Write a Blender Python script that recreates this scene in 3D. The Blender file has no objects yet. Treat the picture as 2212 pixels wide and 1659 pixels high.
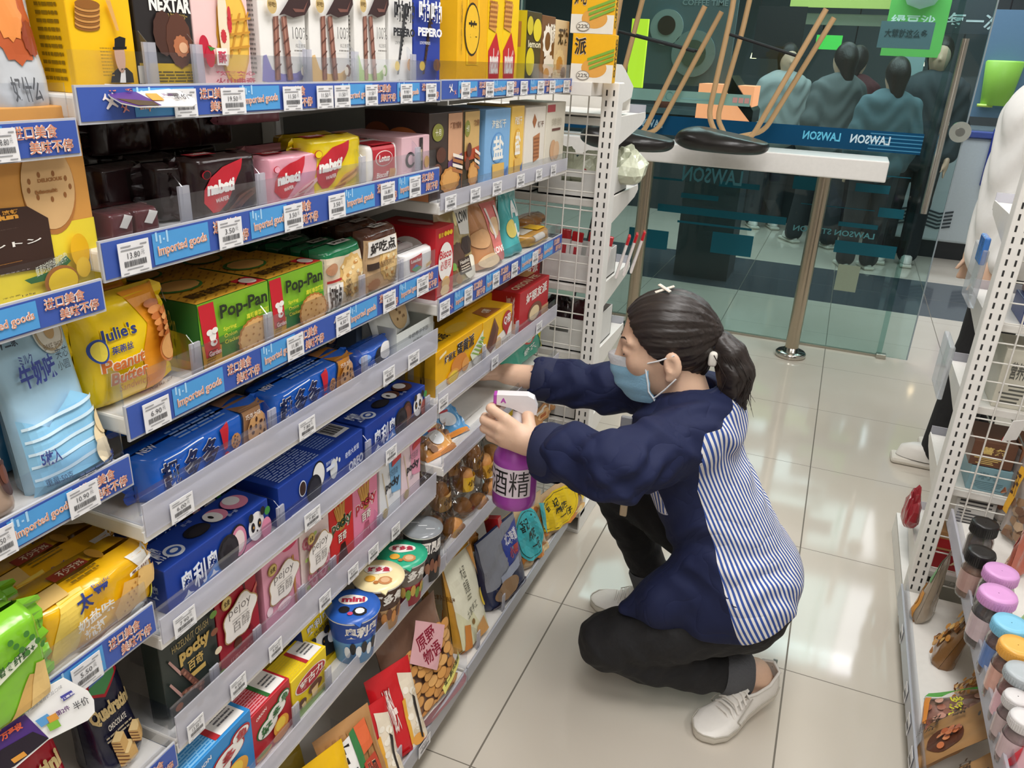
import bpy, bmesh, math, random
import numpy as np
from mathutils import Vector, Matrix, Euler
random.seed(7)
SC = bpy.context.scene
COL = SC.collection

# ---------------------------------------------------------------- camera, world, lights, exposure
IMW, IMH = 2212.0, 1659.0
FPX = 1698.7
YAW, PITCH, ROLL = -.371507, .393472, .0496675
CAM = np.array([.494494, -1.736843, 1.402861])
def _axes():
    cy_, sy_ = math.cos(YAW), math.sin(YAW); cp, sp = math.cos(PITCH), math.sin(PITCH)
    fw = np.array([sy_*cp, cy_*cp, -sp]); r = np.array([cy_, -sy_, 0.]); u = np.cross(r, fw)
    cr, sr = math.cos(ROLL), math.sin(ROLL)
    return cr*r+sr*u, -sr*r+cr*u, fw
RT, UP, FW = _axes()
cam_d = bpy.data.cameras.new('camera'); cam_d.sensor_width = 36.0; cam_d.lens = 36.0*FPX/IMW
cam_d.clip_start = .02
cam_o = bpy.data.objects.new('camera', cam_d); COL.objects.link(cam_o)
m = Matrix.Identity(4)
for i in range(3):
    m[i][0], m[i][1], m[i][2], m[i][3] = RT[i], UP[i], -FW[i], CAM[i]
cam_o.matrix_world = m
SC.camera = cam_o
SC.view_settings.view_transform = 'Standard'; SC.view_settings.look = 'None'
SC.view_settings.exposure = 0.0; SC.view_settings.gamma = 1.0; SC.view_settings.use_curve_mapping = False
W = bpy.data.worlds.new('world'); SC.world = W; W.use_nodes = True
W.node_tree.nodes['Background'].inputs[0].default_value = (.93, .96, 1, 1)
W.node_tree.nodes['Background'].inputs[1].default_value = .55
def area(name, loc, sx, sy, power, col=(1, .97, .93), rot=(0, 0, 0)):
    l = bpy.data.lights.new(name, 'AREA'); l.shape = 'RECTANGLE'; l.size = sx; l.size_y = sy; l.energy = power; l.color = col
    o = bpy.data.objects.new(name, l); o.location = loc; o.rotation_euler = rot; COL.objects.link(o); return o
# ceiling lamps of the shop: rows of panels that run along the aisle
for k, (lx, ly) in enumerate([(.5, -2.6), (.45, -.9), (.4, .9), (-1.6, .9), (2.0, -.9), (1.6, 1.6)]):
    area('ceiling_lamp_light', (lx, ly, 2.64), .5, 1.2, (24, 25, 16, 12, 14, 12)[k])
area('hall_lamp_light', (.5, 4.4, 2.9), 3.5, 1.2, 85, (.93, .97, 1))
area('hall_lamp_light', (-.5, 6.0, 2.9), 4.0, 1.0, 60, (.93, .97, 1))

def FX(u, v, ax, val):
    """the point on the plane ax = val seen at photograph pixel u, v"""
    d = FW + RT*(u-IMW/2)/FPX - UP*(v-IMH/2)/FPX
    i = 'xyz'.index(ax); t = (val-CAM[i])/d[i]
    return CAM+d*t

# ---------------------------------------------------------------- materials
def lin(c):
    if isinstance(c, str):
        c = c.lstrip('#'); c = [int(c[i:i+2], 16)/255 for i in (0, 2, 4)]
    return [x/12.92 if x <= .04045 else ((x+.055)/1.055)**2.4 for x in c]
_MC = {}
def mat(col, rough=.45, metal=0., bump=0., bscale=60., spec=.5, emit=0., coat=0.):
    key = (str(col), rough, metal, bump, bscale, spec, emit, coat)
    if key in _MC: return _MC[key]
    m = bpy.data.materials.new('mat_%03d' % len(_MC)); m.use_nodes = True
    nt = m.node_tree; b = nt.nodes['Principled BSDF']; L = lin(col)
    b.inputs['Roughness'].default_value = rough; b.inputs['Metallic'].default_value = metal
    b.inputs['Specular IOR Level'].default_value = spec; b.inputs['Coat Weight'].default_value = coat
    tc = nt.nodes.new('ShaderNodeTexCoord'); nz = nt.nodes.new('ShaderNodeTexNoise')
    nz.inputs['Scale'].default_value = bscale; nz.inputs['Detail'].default_value = 2
    nt.links.new(tc.outputs['Object'], nz.inputs['Vector'])
    mx = nt.nodes.new('ShaderNodeMix'); mx.data_type = 'RGBA'
    mx.inputs[6].default_value = (*[x*.95 for x in L], 1); mx.inputs[7].default_value = (*[min(1, x*1.04) for x in L], 1)
    nt.links.new(nz.outputs['Fac'], mx.inputs[0]); nt.links.new(mx.outputs[2], b.inputs['Base Color'])
    if bump:
        bp = nt.nodes.new('ShaderNodeBump'); bp.inputs['Strength'].default_value = bump; bp.inputs['Distance'].default_value = .01
        nt.links.new(nz.outputs['Fac'], bp.inputs['Height']); nt.links.new(bp.outputs[0], b.inputs['Normal'])
    if emit:
        b.inputs['Emission Color'].default_value = (*L, 1); b.inputs['Emission Strength'].default_value = emit
    _MC[key] = m; return m
def card(c): return mat(c, .42)
def film(c): return mat(c, .2, bump=.22, bscale=38., coat=.3)
def ink(c): return mat(c, .4)
def clear(col=(.93, .95, .98), gl=.12, rough=.08, body=0., key='clear', crinkle=0.):
    k = ('clear', col, gl, rough, body, crinkle)
    if k in _MC: return _MC[k]
    m = bpy.data.materials.new(key); m.use_nodes = True; nt = m.node_tree; nt.nodes.clear()
    out = nt.nodes.new('ShaderNodeOutputMaterial'); tr = nt.nodes.new('ShaderNodeBsdfTransparent'); tr.inputs[0].default_value = (*col, 1)
    g = nt.nodes.new('ShaderNodeBsdfGlossy'); g.inputs['Roughness'].default_value = rough
    if crinkle:
        tc = nt.nodes.new('ShaderNodeTexCoord'); vo = nt.nodes.new('ShaderNodeTexVoronoi'); vo.inputs['Scale'].default_value = 38.; nt.links.new(tc.outputs['Object'], vo.inputs['Vector'])
        bp = nt.nodes.new('ShaderNodeBump'); bp.inputs['Strength'].default_value = crinkle; bp.inputs['Distance'].default_value = .02; nt.links.new(vo.outputs['Distance'], bp.inputs['Height']); nt.links.new(bp.outputs[0], g.inputs['Normal'])
    lw = nt.nodes.new('ShaderNodeLayerWeight'); lw.inputs['Blend'].default_value = .25
    mp = nt.nodes.new('ShaderNodeMapRange'); mp.inputs['To Min'].default_value = gl*.35; mp.inputs['To Max'].default_value = min(1., gl*4)
    nt.links.new(lw.outputs['Fresnel'], mp.inputs['Value'])
    mx = nt.nodes.new('ShaderNodeMixShader'); nt.links.new(mp.outputs[0], mx.inputs[0]); nt.links.new(tr.outputs[0], mx.inputs[1]); nt.links.new(g.outputs[0], mx.inputs[2])
    last = mx
    if body:
        df = nt.nodes.new('ShaderNodeBsdfDiffuse'); df.inputs[0].default_value = (*col, 1)
        m2 = nt.nodes.new('ShaderNodeMixShader'); m2.inputs[0].default_value = body
        nt.links.new(mx.outputs[0], m2.inputs[1]); nt.links.new(df.outputs[0], m2.inputs[2]); last = m2
    nt.links.new(last.outputs[0], out.inputs[0]); _MC[k] = m; return m
WHITE = mat('#e9e7e2', .38); OFFW = mat('#dcd6cb', .4); DARK = mat('#17171a', .6); CHROME = mat('#c9c5bd', .18, 1.)
SLOT = mat('#2b2a29', .7)
CLEAR = clear((.95, .96, .98), .085); CLEARB = clear((.84, .84, .90), .14, .12, .34, 'lip_plastic')

# ---------------------------------------------------------------- meshes
def tag(o, label=None, cat=None, group=None, kind=None):
    if label: o['label'] = label
    if cat: o['category'] = cat
    if group: o['group'] = group
    if kind: o['kind'] = kind
    return o
def empty(name, loc=(0, 0, 0), label=None, cat=None, group=None, rot=(0, 0, 0)):
    o = bpy.data.objects.new(name, None); o.empty_display_size = .02; o.location = loc; o.rotation_euler = rot; COL.objects.link(o)
    return tag(o, label, cat, group)
class MB:
    def __init__(s): s.v = []; s.f = []; s.mi = []; s.m = []; s.sm = []
    def slot(s, m):
        if m not in s.m: s.m.append(m)
        return s.m.index(m)
    def add(s, v, f, m, smooth=False):
        b = len(s.v); i = s.slot(m); s.v += [tuple(p) for p in v]
        for q in f: s.f.append([b+k for k in q]); s.mi.append(i); s.sm.append(smooth)
        return s
    def box(s, lo, hi, m):
        x0, y0, z0 = lo; x1, y1, z1 = hi
        v = [(x0, y0, z0), (x1, y0, z0), (x1, y1, z0), (x0, y1, z0), (x0, y0, z1), (x1, y0, z1), (x1, y1, z1), (x0, y1, z1)]
        return s.add(v, [(0, 3, 2, 1), (4, 5, 6, 7), (0, 1, 5, 4), (1, 2, 6, 5), (2, 3, 7, 6), (3, 0, 4, 7)], m)
    def bbox(s, lo, hi, m, r=.002, seg=2, smooth=False):
        bm = bmesh.new(); bmesh.ops.create_cube(bm, size=1)
        for v in bm.verts: v.co = Vector([(lo[i]+hi[i])/2+v.co[i]*(hi[i]-lo[i]) for i in range(3)])
        bmesh.ops.bevel(bm, geom=bm.edges[:], offset=r, segments=seg, affect='EDGES', profile=.5)
        bm.verts.index_update(); s.add([v.co for v in bm.verts], [[v.index for v in f.verts] for f in bm.faces], m, smooth); bm.free(); return s
    def tube(s, pts, r, m, seg=8, cap=True, smooth=True):
        pts = [Vector(p) for p in pts]; n = len(pts); rs = r if isinstance(r, (list, tuple)) else [r]*n
        v = []; ref = None
        for i, p in enumerate(pts):
            t = (pts[min(i+1, n-1)]-pts[max(i-1, 0)]).normalized()
            if ref is None: ref = t.orthogonal().normalized()
            ref = (ref-t*ref.dot(t)).normalized(); b = t.cross(ref)
            for k in range(seg):
                a = 2*math.pi*k/seg; v.append(p+(ref*math.cos(a)+b*math.sin(a))*rs[i])
        f = [(i*seg+k, i*seg+(k+1) % seg, (i+1)*seg+(k+1) % seg, (i+1)*seg+k) for i in range(n-1) for k in range(seg)]
        s.add(v, f, m, smooth)
        if cap:
            s.add([v[k] for k in range(seg)], [list(range(seg))[::-1]], m); s.add([v[(n-1)*seg+k] for k in range(seg)], [list(range(seg))], m)
        return s
    def lathe(s, prof, m, seg=32, c=(0, 0, 0), smooth=True):
        n = len(prof); v = []
        for r, z in prof:
            for k in range(seg):
                a = 2*math.pi*k/seg; v.append((c[0]+r*math.cos(a), c[1]+r*math.sin(a), c[2]+z))
        return s.add(v, [(i*seg+k, i*seg+(k+1) % seg, (i+1)*seg+(k+1) % seg, (i+1)*seg+k) for i in range(n-1) for k in range(seg)], m, smooth)
    def prism(s, poly, axis, a, b, m):
        """poly in the plane across `axis` (x: (y,z), y: (x,z), z: (x,y)), extruded from a to b"""
        def P(p, w): return {'x': (w, p[0], p[1]), 'y': (p[0], w, p[1]), 'z': (p[0], p[1], w)}[axis]
        n = len(poly); v = [P(p, a) for p in poly]+[P(p, b) for p in poly]
        return s.add(v, [list(range(n))[::-1], list(range(n, 2*n))]+[(i, (i+1) % n, n+(i+1) % n, n+i) for i in range(n)], m)
    def build(s, name, parent=None, loc=(0, 0, 0), rot=(0, 0, 0), **kw):
        me = bpy.data.meshes.new(name); me.from_pydata(s.v, [], s.f)
        for m_ in s.m: me.materials.append(m_)
        me.polygons.foreach_set('material_index', s.mi); me.polygons.foreach_set('use_smooth', s.sm); me.update()
        o = bpy.data.objects.new(name, me); COL.objects.link(o); o.location = loc; o.rotation_euler = rot
        if parent: o.parent = parent
        return tag(o, **kw)
def fixn(o):
    bm = bmesh.new(); bm.from_mesh(o.data); bmesh.ops.recalc_face_normals(bm, faces=bm.faces[:]); bm.to_mesh(o.data); bm.free(); return o

_TX = {}
def glyphs(txt, bold=.0, res=2):
    """flat mesh of a line of text, scaled to the unit square"""
    k = (txt, bold, res)
    if k in _TX: return _TX[k]
    c = bpy.data.curves.new('t', 'FONT'); c.body = txt; c.resolution_u = res; c.offset = bold; c.fill_mode = 'FRONT'
    o = bpy.data.objects.new('t', c); COL.objects.link(o)
    me = o.evaluated_get(bpy.context.evaluated_depsgraph_get()).to_mesh()
    V = np.array([v.co[:2] for v in me.vertices]).reshape(-1, 2); F = [list(p.vertices) for p in me.polygons]
    bpy.data.objects.remove(o); bpy.data.curves.remove(c)
    if len(V):
        lo, hi = V.min(0), V.max(0); asp = (hi[0]-lo[0])/max(hi[1]-lo[1], 1e-6); V = (V-lo)/np.maximum(hi-lo, 1e-6)
    else: asp = 1
    _TX[k] = (V, F, asp); return _TX[k]

def noise3(p, sc, seed=0):
    """cheap smooth value noise on an n x 3 array"""
    q = p*sc+seed*17.13; s = np.zeros(len(q))
    for a, (i, j, k, ph) in enumerate([(1, .7, .3, .3), (-.6, 1.1, .5, 1.7), (.4, -.8, 1.2, 2.9), (1.3, .5, -.9, 4.1), (-1.1, -.6, .8, 5.2)]):
        s += np.sin(q[:, 0]*i*6.28+q[:, 1]*j*6.28+q[:, 2]*k*6.28+ph+seed)
    return s/5
# ---------------------------------------------------------------- the shop's shell
def tile_mat():
    m = bpy.data.materials.new('polished_tile'); m.use_nodes = True; nt = m.node_tree; b = nt.nodes['Principled BSDF']
    tc = nt.nodes.new('ShaderNodeTexCoord'); sep = nt.nodes.new('ShaderNodeSeparateXYZ'); nt.links.new(tc.outputs['Object'], sep.inputs[0])
    def mth(op, a, bb=None):
        n = nt.nodes.new('ShaderNodeMath'); n.operation = op
        for i, x in enumerate((a, bb)):
            if x is None: continue
            if isinstance(x, (int, float)): n.inputs[i].default_value = x
            else: nt.links.new(x, n.inputs[i])
        return n.outputs[0]
    def joint(o, wdt):
        fr = mth('FRACT', mth('DIVIDE', o, .6)); d = mth('MINIMUM', fr, mth('SUBTRACT', 1., fr)); return mth('LESS_THAN', d, wdt/.6)
    j = mth('MAXIMUM', joint(sep.outputs[0], .0021), joint(sep.outputs[1], .0013))
    nz = nt.nodes.new('ShaderNodeTexNoise'); nz.inputs['Scale'].default_value = 3.; nt.links.new(tc.outputs['Object'], nz.inputs['Vector'])
    mx = nt.nodes.new('ShaderNodeMix'); mx.data_type = 'RGBA'; nt.links.new(nz.outputs['Fac'], mx.inputs[0])
    mx.inputs[6].default_value = (*lin('#c2baac'), 1); mx.inputs[7].default_value = (*lin('#cec6ba'), 1)
    # dark band of stone across the hall outside
    band = mth('MULTIPLY', mth('GREATER_THAN', sep.outputs[1], 3.72), mth('LESS_THAN', sep.outputs[1], 4.74))
    m1 = nt.nodes.new('ShaderNodeMix'); m1.data_type = 'RGBA'; nt.links.new(band, m1.inputs[0]); nt.links.new(mx.outputs[2], m1.inputs[6]); m1.inputs[7].default_value = (*lin('#4a5057'), 1)
    m2 = nt.nodes.new('ShaderNodeMix'); m2.data_type = 'RGBA'; nt.links.new(j, m2.inputs[0]); nt.links.new(m1.outputs[2], m2.inputs[6]); m2.inputs[7].default_value = (*lin('#6e675c'), 1)
    nt.links.new(m2.outputs[2], b.inputs['Base Color'])
    rg = mth('ADD', mth('MULTIPLY', nz.outputs['Fac'], .05), .05); nt.links.new(mth('MAXIMUM', rg, mth('MULTIPLY', j, .6)), b.inputs['Roughness'])
    b.inputs['Specular IOR Level'].default_value = .42
    return m
MB().box((-4, -4.2, -.1), (5, 9.6, 0), tile_mat()).build('floor', kind='structure')
MB().box((-4, -4.2, 2.7), (5, 2.72, 2.8), mat('#efece6', .8)).build('ceiling', kind='structure')
MB().box((-4, 2.74, 3.0), (5, 9.6, 3.1), mat('#24282b', .8)).build('ceiling_hall', kind='structure')
MB().box((-4.1, -4.2, 0), (-4, 9.6, 3.0), mat('#d9d8d4', .8)).build('wall_left', kind='structure')
MB().box((5, -4.2, 0), (5.1, 9.6, 3.0), mat('#d9d8d4', .8)).build('wall_right', kind='structure')
MB().box((-4, -4.3, 0), (5, -4.2, 2.7), mat('#dcd9d2', .8)).build('wall_back', kind='structure')
MB().box((-4, 9.6, 0), (5, 9.7, 3.0), mat('#5d686b', .7)).build('wall_hall', kind='structure')

# ceiling lamps: a housing with a lit cover each (the photo shows their mirror image in the floor)
def lamp(loc, sx, sy, label, strength, z=2.7):
    r = empty('ceiling_lamp', (loc[0], loc[1], z), label, 'lamp', 'ceiling lamps')
    MB().bbox((-sx/2-.03, -sy/2-.03, -.045), (sx/2+.03, sy/2+.03, 0), WHITE, .005).build('housing', r)
    MB().box((-sx/2, -sy/2, -.05), (sx/2, sy/2, -.0455), mat('#f4f6ff', .5, emit=strength)).build('lit_cover', r)
for lx, ly in [(.5, -2.6), (.45, -.9), (.4, .9), (-1.6, .9), (2.0, -.9), (1.6, 1.6)]:
    lamp((lx, ly), .5, 1.2, 'white ceiling lamp panel of the shop', 2.5)
for x0, x1 in ((.5, 1.02), (1.06, 1.38), (-.95, -.62)):
    for k in (0, 1):
        if x0 < 0 and k: continue
        lamp(((x0+x1)/2, 3.84+.14*k), x1-x0, .055, 'thin white tube lamp in the hall mirrored in the floor', 16, 3.0)
for x, y, s in ((.1, 8.3, .22), (.62, 7.2, .45), (.2, 7.2, .3), (1.2, 8.6, .5), (1.75, 8.0, .3)):  # glowing panels added in place of the screens that the floor mirrors
    lamp((x, y), s, s*1.6, 'square lit ceiling panel of the hall', 5, 3.0)

# ---------------------------------------------------------------- glass front with its films and door
GY = 2.72
GLASS = clear((.68, .81, .79), .05, .015, .0, 'green_glass')
def pane(name, x0, x1, y, z0=.012, z1=2.7): return MB().box((x0, y, z0), (x1, y+.012, z1), GLASS).build(name, kind='structure')
pane('window_1', -3.9, -1.3, GY); pane('window_2', -1.29, .882, GY)
MB().box((-3.9, GY-.004, 0), (.895, GY+.02, .012), mat('#a9a294', .35, .6)).build('trim_1', kind='structure')
MB().box((-1.3, GY-.002, .012), (-1.29, GY+.014, 2.7), mat('#9db4ae', .3)).build('trim_2', kind='structure')
FILMC = lambda c, b: clear(tuple(lin(c)), .05, .2, b, 'window_film')
def film_rect(mb, u0, v0, u1, v1, m, y=GY-.002):
    a = FX(u0, v0, 'y', y); b = FX(u1, v1, 'y', y)
    mb.box((a[0], y-.0008, b[2]), (b[0], y, a[2]), m)
r = empty('window_sticker', (0, 0, 0), 'long blue band sticker with mirrored lettering across the glass front', 'sticker')
mb = MB(); mb.box((-2.2, GY-.003, 1.052), (.84, GY-.002, 1.15), FILMC('#1d5780', .72))
mb.build('band', r)
mb = MB()
for k in range(5): mb.box((.60, GY-.0045, 1.062+.018*k), (.84, GY-.0035, 1.067+.018*k), ink('#3f8fb8'))
mb.build('stripe_print', r)
def flat_text(mb, txt, x0, x1, z0, z1, y, m, mirror=False, bold=.02):
    V, F, _ = glyphs(txt, bold); 
    P = [((x1-p[0]*(x1-x0)) if mirror else x0+p[0]*(x1-x0), y, z0+p[1]*(z1-z0)) for p in V]
    mb.add(P, [q if mirror else q[::-1] for q in F] if False else F, m)
mb = MB()
for x0, x1, c in ((.285, .465, '#5fc3e6'), (.512, .695, '#cfe6f2'), (-.62, -.44, '#9fc6dc')):
    flat_text(mb, 'LAWSON', x0, x1, 1.085, 1.127, GY-.005, ink(c), True, .03)
mb.build('lettering', r)
r = empty('window_film', (0, 0, 0), 'pale mint film strip with small round logo on the upper glass', 'sticker')
mb = MB(); mb.box((-1.2, GY-.003, 1.222), (.0, GY-.002, 1.279), FILMC('#a7d3cc', .6)); mb.build('band', r)
mb = MB(); 
for k in range(3): mb.box((-.09+.03*k, GY-.0045, 1.237), (-.066+.03*k, GY-.0035, 1.263), ink('#cf9a97'))
mb.tube([(-.42+.02*math.cos(a*.42), GY-.004, 1.25+.02*math.sin(a*.42)) for a in range(16)], .0015, ink('#6fa7a8'), 5)
mb.box((-.36, GY-.0045, 1.238), (-.2, GY-.0035, 1.246), ink('#7fb0b0')); mb.build('logo', r)
bars = [(1554, 391, 1640, 411), (1472, 416, 1551, 435), (1420, 455, 1700, 470), (1540, 500, 1621, 556), (1463, 480, 1624, 494), (1766, 368, 1968, 384),
        (1812, 478, 1895, 497), (1900, 448, 1950, 474), (1805, 518, 1932, 560), (1716, 380, 1760, 412), (1400, 380, 1475, 392), (1850, 395, 1920, 420), (1360, 490, 1440, 540), (1730, 440, 1890, 455)]
r = empty('window_film', (0, 0, 0), 'turquoise blocks film on the lower glass below the bar table', 'sticker')
for q in bars:
    mb = MB(); film_rect(mb, *q, FILMC('#2f7f92', .45)); mb.build('block_print', r)
mb = MB(); flat_text(mb, 'LAWSON STATION', .32, .72, .62, .65, GY-.004, ink('#4f8f96'), True); flat_text(mb, 'LAWSON', -.3, .02, .82, .9, GY-.004, ink('#3f7f8c'), True); mb.build('lettering', r)
mb = MB(); film_rect(mb, 1812, 570, 1847, 632, mat('#8c9a86', .6)); tag(mb.build('paper_note'), 'small yellowed paper note taped low on the glass', 'note')
# door leaf with its lock disc and bar handle
d = empty('door_1', (0, 0, 0)); d['kind'] = 'structure'
MB().box((.855, GY-.022, .014), (1.008, GY-.01, 2.68), clear((.78, .88, .87), .05, .015, 0., 'door_glass')).build('leaf', d)
MB().box((1.004, GY-.0225, .014), (1.010, GY-.0095, 2.68), mat('#8e9aa0', .25)).build('edge_strip', d)
h = MB(); h.tube([(.911, 2.652, .785), (.911, 2.652, 1.575)], .017, CHROME, 14)
for z in (.86, 1.5): h.tube([(.911, 2.652, z), (.911, GY-.02, z)], .007, CHROME, 8)
h.build('door_handle', d)
h = MB(); h.tube([(.986, GY-.035, 1.172), (.986, GY-.01, 1.172)], .047, CHROME, 24); h.tube([(.986, GY-.045, 1.172), (.986, GY-.03, 1.172)], .02, mat('#8d8b86', .25, 1.), 16); h.build('lock', d)
MB().bbox((.855, GY-.03, .0), (.905, GY+.01, .025), mat('#b7b2a6', .3, .7), .003).build('bottom_clamp', d)

# ---------------------------------------------------------------- hall outside the glass
def sign(u0, v0, u1, v1, y, c, label, name='wall_sign', emit=0., texts=(), t=.03):
    a = FX(u0, v0, 'y', y); b = FX(u1, v1, 'y', y)
    r = empty(name, (a[0], y, b[2]), label, 'sign', None)
    w, hh = b[0]-a[0], a[2]-b[2]
    MB().box((0, 0, 0), (w, t, hh), mat(c, .5, emit=emit)).build('board', r)
    mb = MB()
    for (tx, s0, t0, s1, t1, tc) in texts:
        V, F, _ = glyphs(tx, .02); mb.add([((s0+p[0]*(s1-s0))*w, -.003, (t0+p[1]*(t1-t0))*hh) for p in V], F, mat(tc, .5, emit=emit*.8))
    if mb.v: mb.build('lettering', r)
    return r, w, hh
sign(1715, -40, 1940, 20, 6.6, '#b9c66a', 'long yellow green menu board above the stall window', emit=.35)
sign(1735, 28, 1925, 58, 6.7, '#8f9480', 'pale shop panel under the yellow menu board')
r, w, hh = sign(1932, -30, 2028, 125, 5.2, '#69b85a', 'tall green and mint drink poster hanging in the hall', emit=.3, texts=[('绿豆沙', .06, .46, .8, .6, '#dfeee6')])
MB().lathe([(0, 0), (.09, .03), (.13, .1), (.13, .12), (0, .12)], mat('#cfe3dd', .4, emit=.2), 20, (w*.5, -.02, hh*.68)).build('bowl_picture', r)
sign(1765, 75, 1815, 108, 6.3, '#4bc04d', 'small bright green lit sign in the stall', emit=.8)
sign(1905, 45, 2008, 107, 4.6, '#6e8a94', 'grey paper sheet with handwriting on the hall glass', texts=[('大荤就这么多', .1, .4, .9, .72, '#33464d')])
r, w, hh = sign(2040, -30, 2135, 75, 5.4, '#3a4148', 'dark menu board with white characters beyond the door', texts=[('每一次', .2, .1, 1.2, .45, '#c9d2d6')])
r, w, hh = sign(2150, 20, 2230, 260, 5.0, '#4b6b86', 'blue drink poster with green lemon glass beside the doorway', emit=.15)
MB().lathe([(0, 0), (.09, 0), (.12, .28), (.11, .29), (0, .29)], mat('#7fb548', .4, emit=.2), 18, (w*.35, -.03, hh*.12)).build('glass_picture', r)
MB().lathe([(0, 0), (.05, 0), (.05, .02), (0, .02)], mat('#b9d86a', .4), 18, (w*.2, -.05, hh*.1)).build('lemon_picture', r)
r, w, hh = sign(1382, -20, 1570, 190, 4.4, '#6b7c82', 'grey food poster with cup and plate on the hall wall', texts=[('COFFEE TIME', .45, .86, .9, .92, '#9fb0b4')])
for cx_, cz_, rr, c in ((.32, .62, .13, '#a9b9b6'), (.32, .64, .07, '#4c3d33'), (.62, .35, .17, '#8fa2a2'), (.62, .35, .1, '#5f6a5c')):
    MB().tube([(w*cx_, -.02-.004*(rr < .12), hh*cz_), (w*cx_, 0, hh*cz_)], rr*w*1.3, mat(c, .5), 26).build('dish_picture', r)
sign(1640, 12, 1726, 130, 6.4, '#17191b', 'black shop panel beside the white hall pillar')
sign(1366, 40, 1386, 190, 3.6, '#d8e838', 'narrow yellow neon strip sign behind the stool legs', emit=1.2)
MB().box((.82, 6.2, 0), (.98, 6.36, 3.0), mat('#9fb9bb', .6)).build('trim_3', kind='structure')
# counters of the stalls
r = empty('stall_counter', (0, 0, 0), 'long dark stall counter across the hall', 'counter')
MB().box((-2.6, 6.6, 0), (1.0, 7.2, .95), mat('#3a4045', .5)).build('front_panel', r); MB().box((-2.65, 6.55, .95), (1.02, 7.25, 1.0), mat('#5a676b', .3)).build('worktop', r)
# glowing food warmer on a stand
a = FX(1492, 292, 'y', 3.9); b = FX(1632, 195, 'y', 3.9)
r = empty('food_warmer', (a[0], 3.9, 0), 'glowing orange food warmer cabinet behind the glass', 'food warmer'); w = b[0]-a[0]
MB().box((0, 0, 0), (w, .4, a[2]), mat('#3c444b', .5)).build('stand', r)
MB().box((.01, .02, a[2]), (w-.01, .38, a[2]+.33), mat('#f3936a', .5, emit=1.8)).build('lit_case', r)
MB().prism([(w*.5, a[2]+.30), (w*1.02, a[2]+.10), (w*1.02, a[2]+.18), (w*.56, a[2]+.39)], 'y', -.02, .4, mat('#1c1614', .25)).build('dark_hood', r)
mb = MB()
for k in range(6): mb.bbox((w*.08+k*w*.14, .0, a[2]+.02), (w*.08+k*w*.14+w*.1, .05, a[2]+.06+.02*(k % 2)), mat('#f4b37e', .5, emit=.9), .01)
mb.build('food_tray', r)
# white chest freezer
r = empty('chest_freezer', (0, 0, 0), 'white chest freezer with vent slots beyond the doorway', 'freezer')
MB().bbox((.85, 5.7, .14), (2.6, 6.5, .98), mat('#cfdbe2', .4), .02).build('cabinet', r)
MB().box((.86, 5.72, 0), (2.58, 6.45, .14), mat('#23272b', .5)).build('plinth', r)
MB().bbox((.83, 5.68, .98), (2.62, 6.52, 1.03), mat('#4a5fae', .4), .008).build('lid_rim', r)
MB().box((.9, 5.75, 1.03), (2.55, 6.45, 1.04), mat('#7e949c', .2)).build('glass_lid', r)
for k, x in enumerate((.98, 1.32, 1.66, 2.0)):
    mb = MB()
    for j in range(5):
        for sgn in (-1, 1):
            mb.prism([(x, .24+.03*j), (x+sgn*.1, .265+.03*j), (x+sgn*.1, .28+.03*j), (x, .255+.03*j)], 'y', 5.694, 5.699, mat('#3a454c', .6))
    mb.build('vent_grille', r)
for x in (1.12, 1.55): MB().bbox((x, 5.66, .62), (x+.07, 5.7, 1.06), mat('#2c3fa0', .4), .01).build('blue_latch', r)
# pale crates and tubs on the stall counter
for k in range(7):
    x = -2.2+.45*k; c = ['#c8c24a', '#7f8f92', '#b5604a', '#93a88a', '#c9a85a', '#56626e', '#c9d3d0'][k]
    r = empty('food_tub', (x, 6.75, 1.0), 'food tub on the far stall counter, %s in colour' % ['yellow', 'steel grey', 'brick red', 'sage green', 'tan', 'slate', 'pale'][k], 'tub', 'tubs on the stall counter')
    MB().lathe([(0, 0), (.09, 0), (.13, .14), (.125, .145), (.115, .13), (0, .12)], mat(c, .4), 16).build('tub_body', r)
for k in range(8):
    x = .1+.3*k; z = [1.5, 1.35, 1.62, 1.42, 1.7, 1.5, 1.35, 1.6][k]
    r = empty('spot_lamp', (x-.6, 6.9, z), 'small warm spot lamp in the far stall', 'lamp', 'warm spot lamps in the stall')
    MB().lathe([(0, 0), (.03, 0), (.02, .05), (0, .06)], mat('#ffe2b0', .4, emit=6.), 10).build('bulb', r)
    MB().tube([(0, 0, .05), (0, 0, 1.45)], .006, DARK, 6).build('rod', r)
# ---------------------------------------------------------------- the snack gondola: frame and shelves
SHW = mat('#e4e1db', .35); SHG = mat('#b9bac0', .35); BLUE = ink('#3b57a8'); SKY = ink('#4f9ad6'); PALE = ink('#f0e6e2'); GREYP = mat('#a8a9b0', .3, .1)
BX = -.54
fr = empty('shelving_frame', (BX, -.8, 0), 'white metal frame behind the long biscuit shelves', 'shelving')
MB().box((-.03, -1.6, .07), (0, 1.065, 1.36), mat('#77736d', .6)).build('back_panel', fr)
for y in (-1.1825, -.4485, .275):
    mb = MB(); mb.bbox((.0, y+.8-.015, .05), (.03, y+.8+.015, 1.37), WHITE, .003); mb.build('upright', fr)
    mb = MB(); mb.bbox((.0, y+.8-.02, 0.), (.36, y+.8+.02, .06), WHITE, .004); mb.build('foot', fr)

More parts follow.
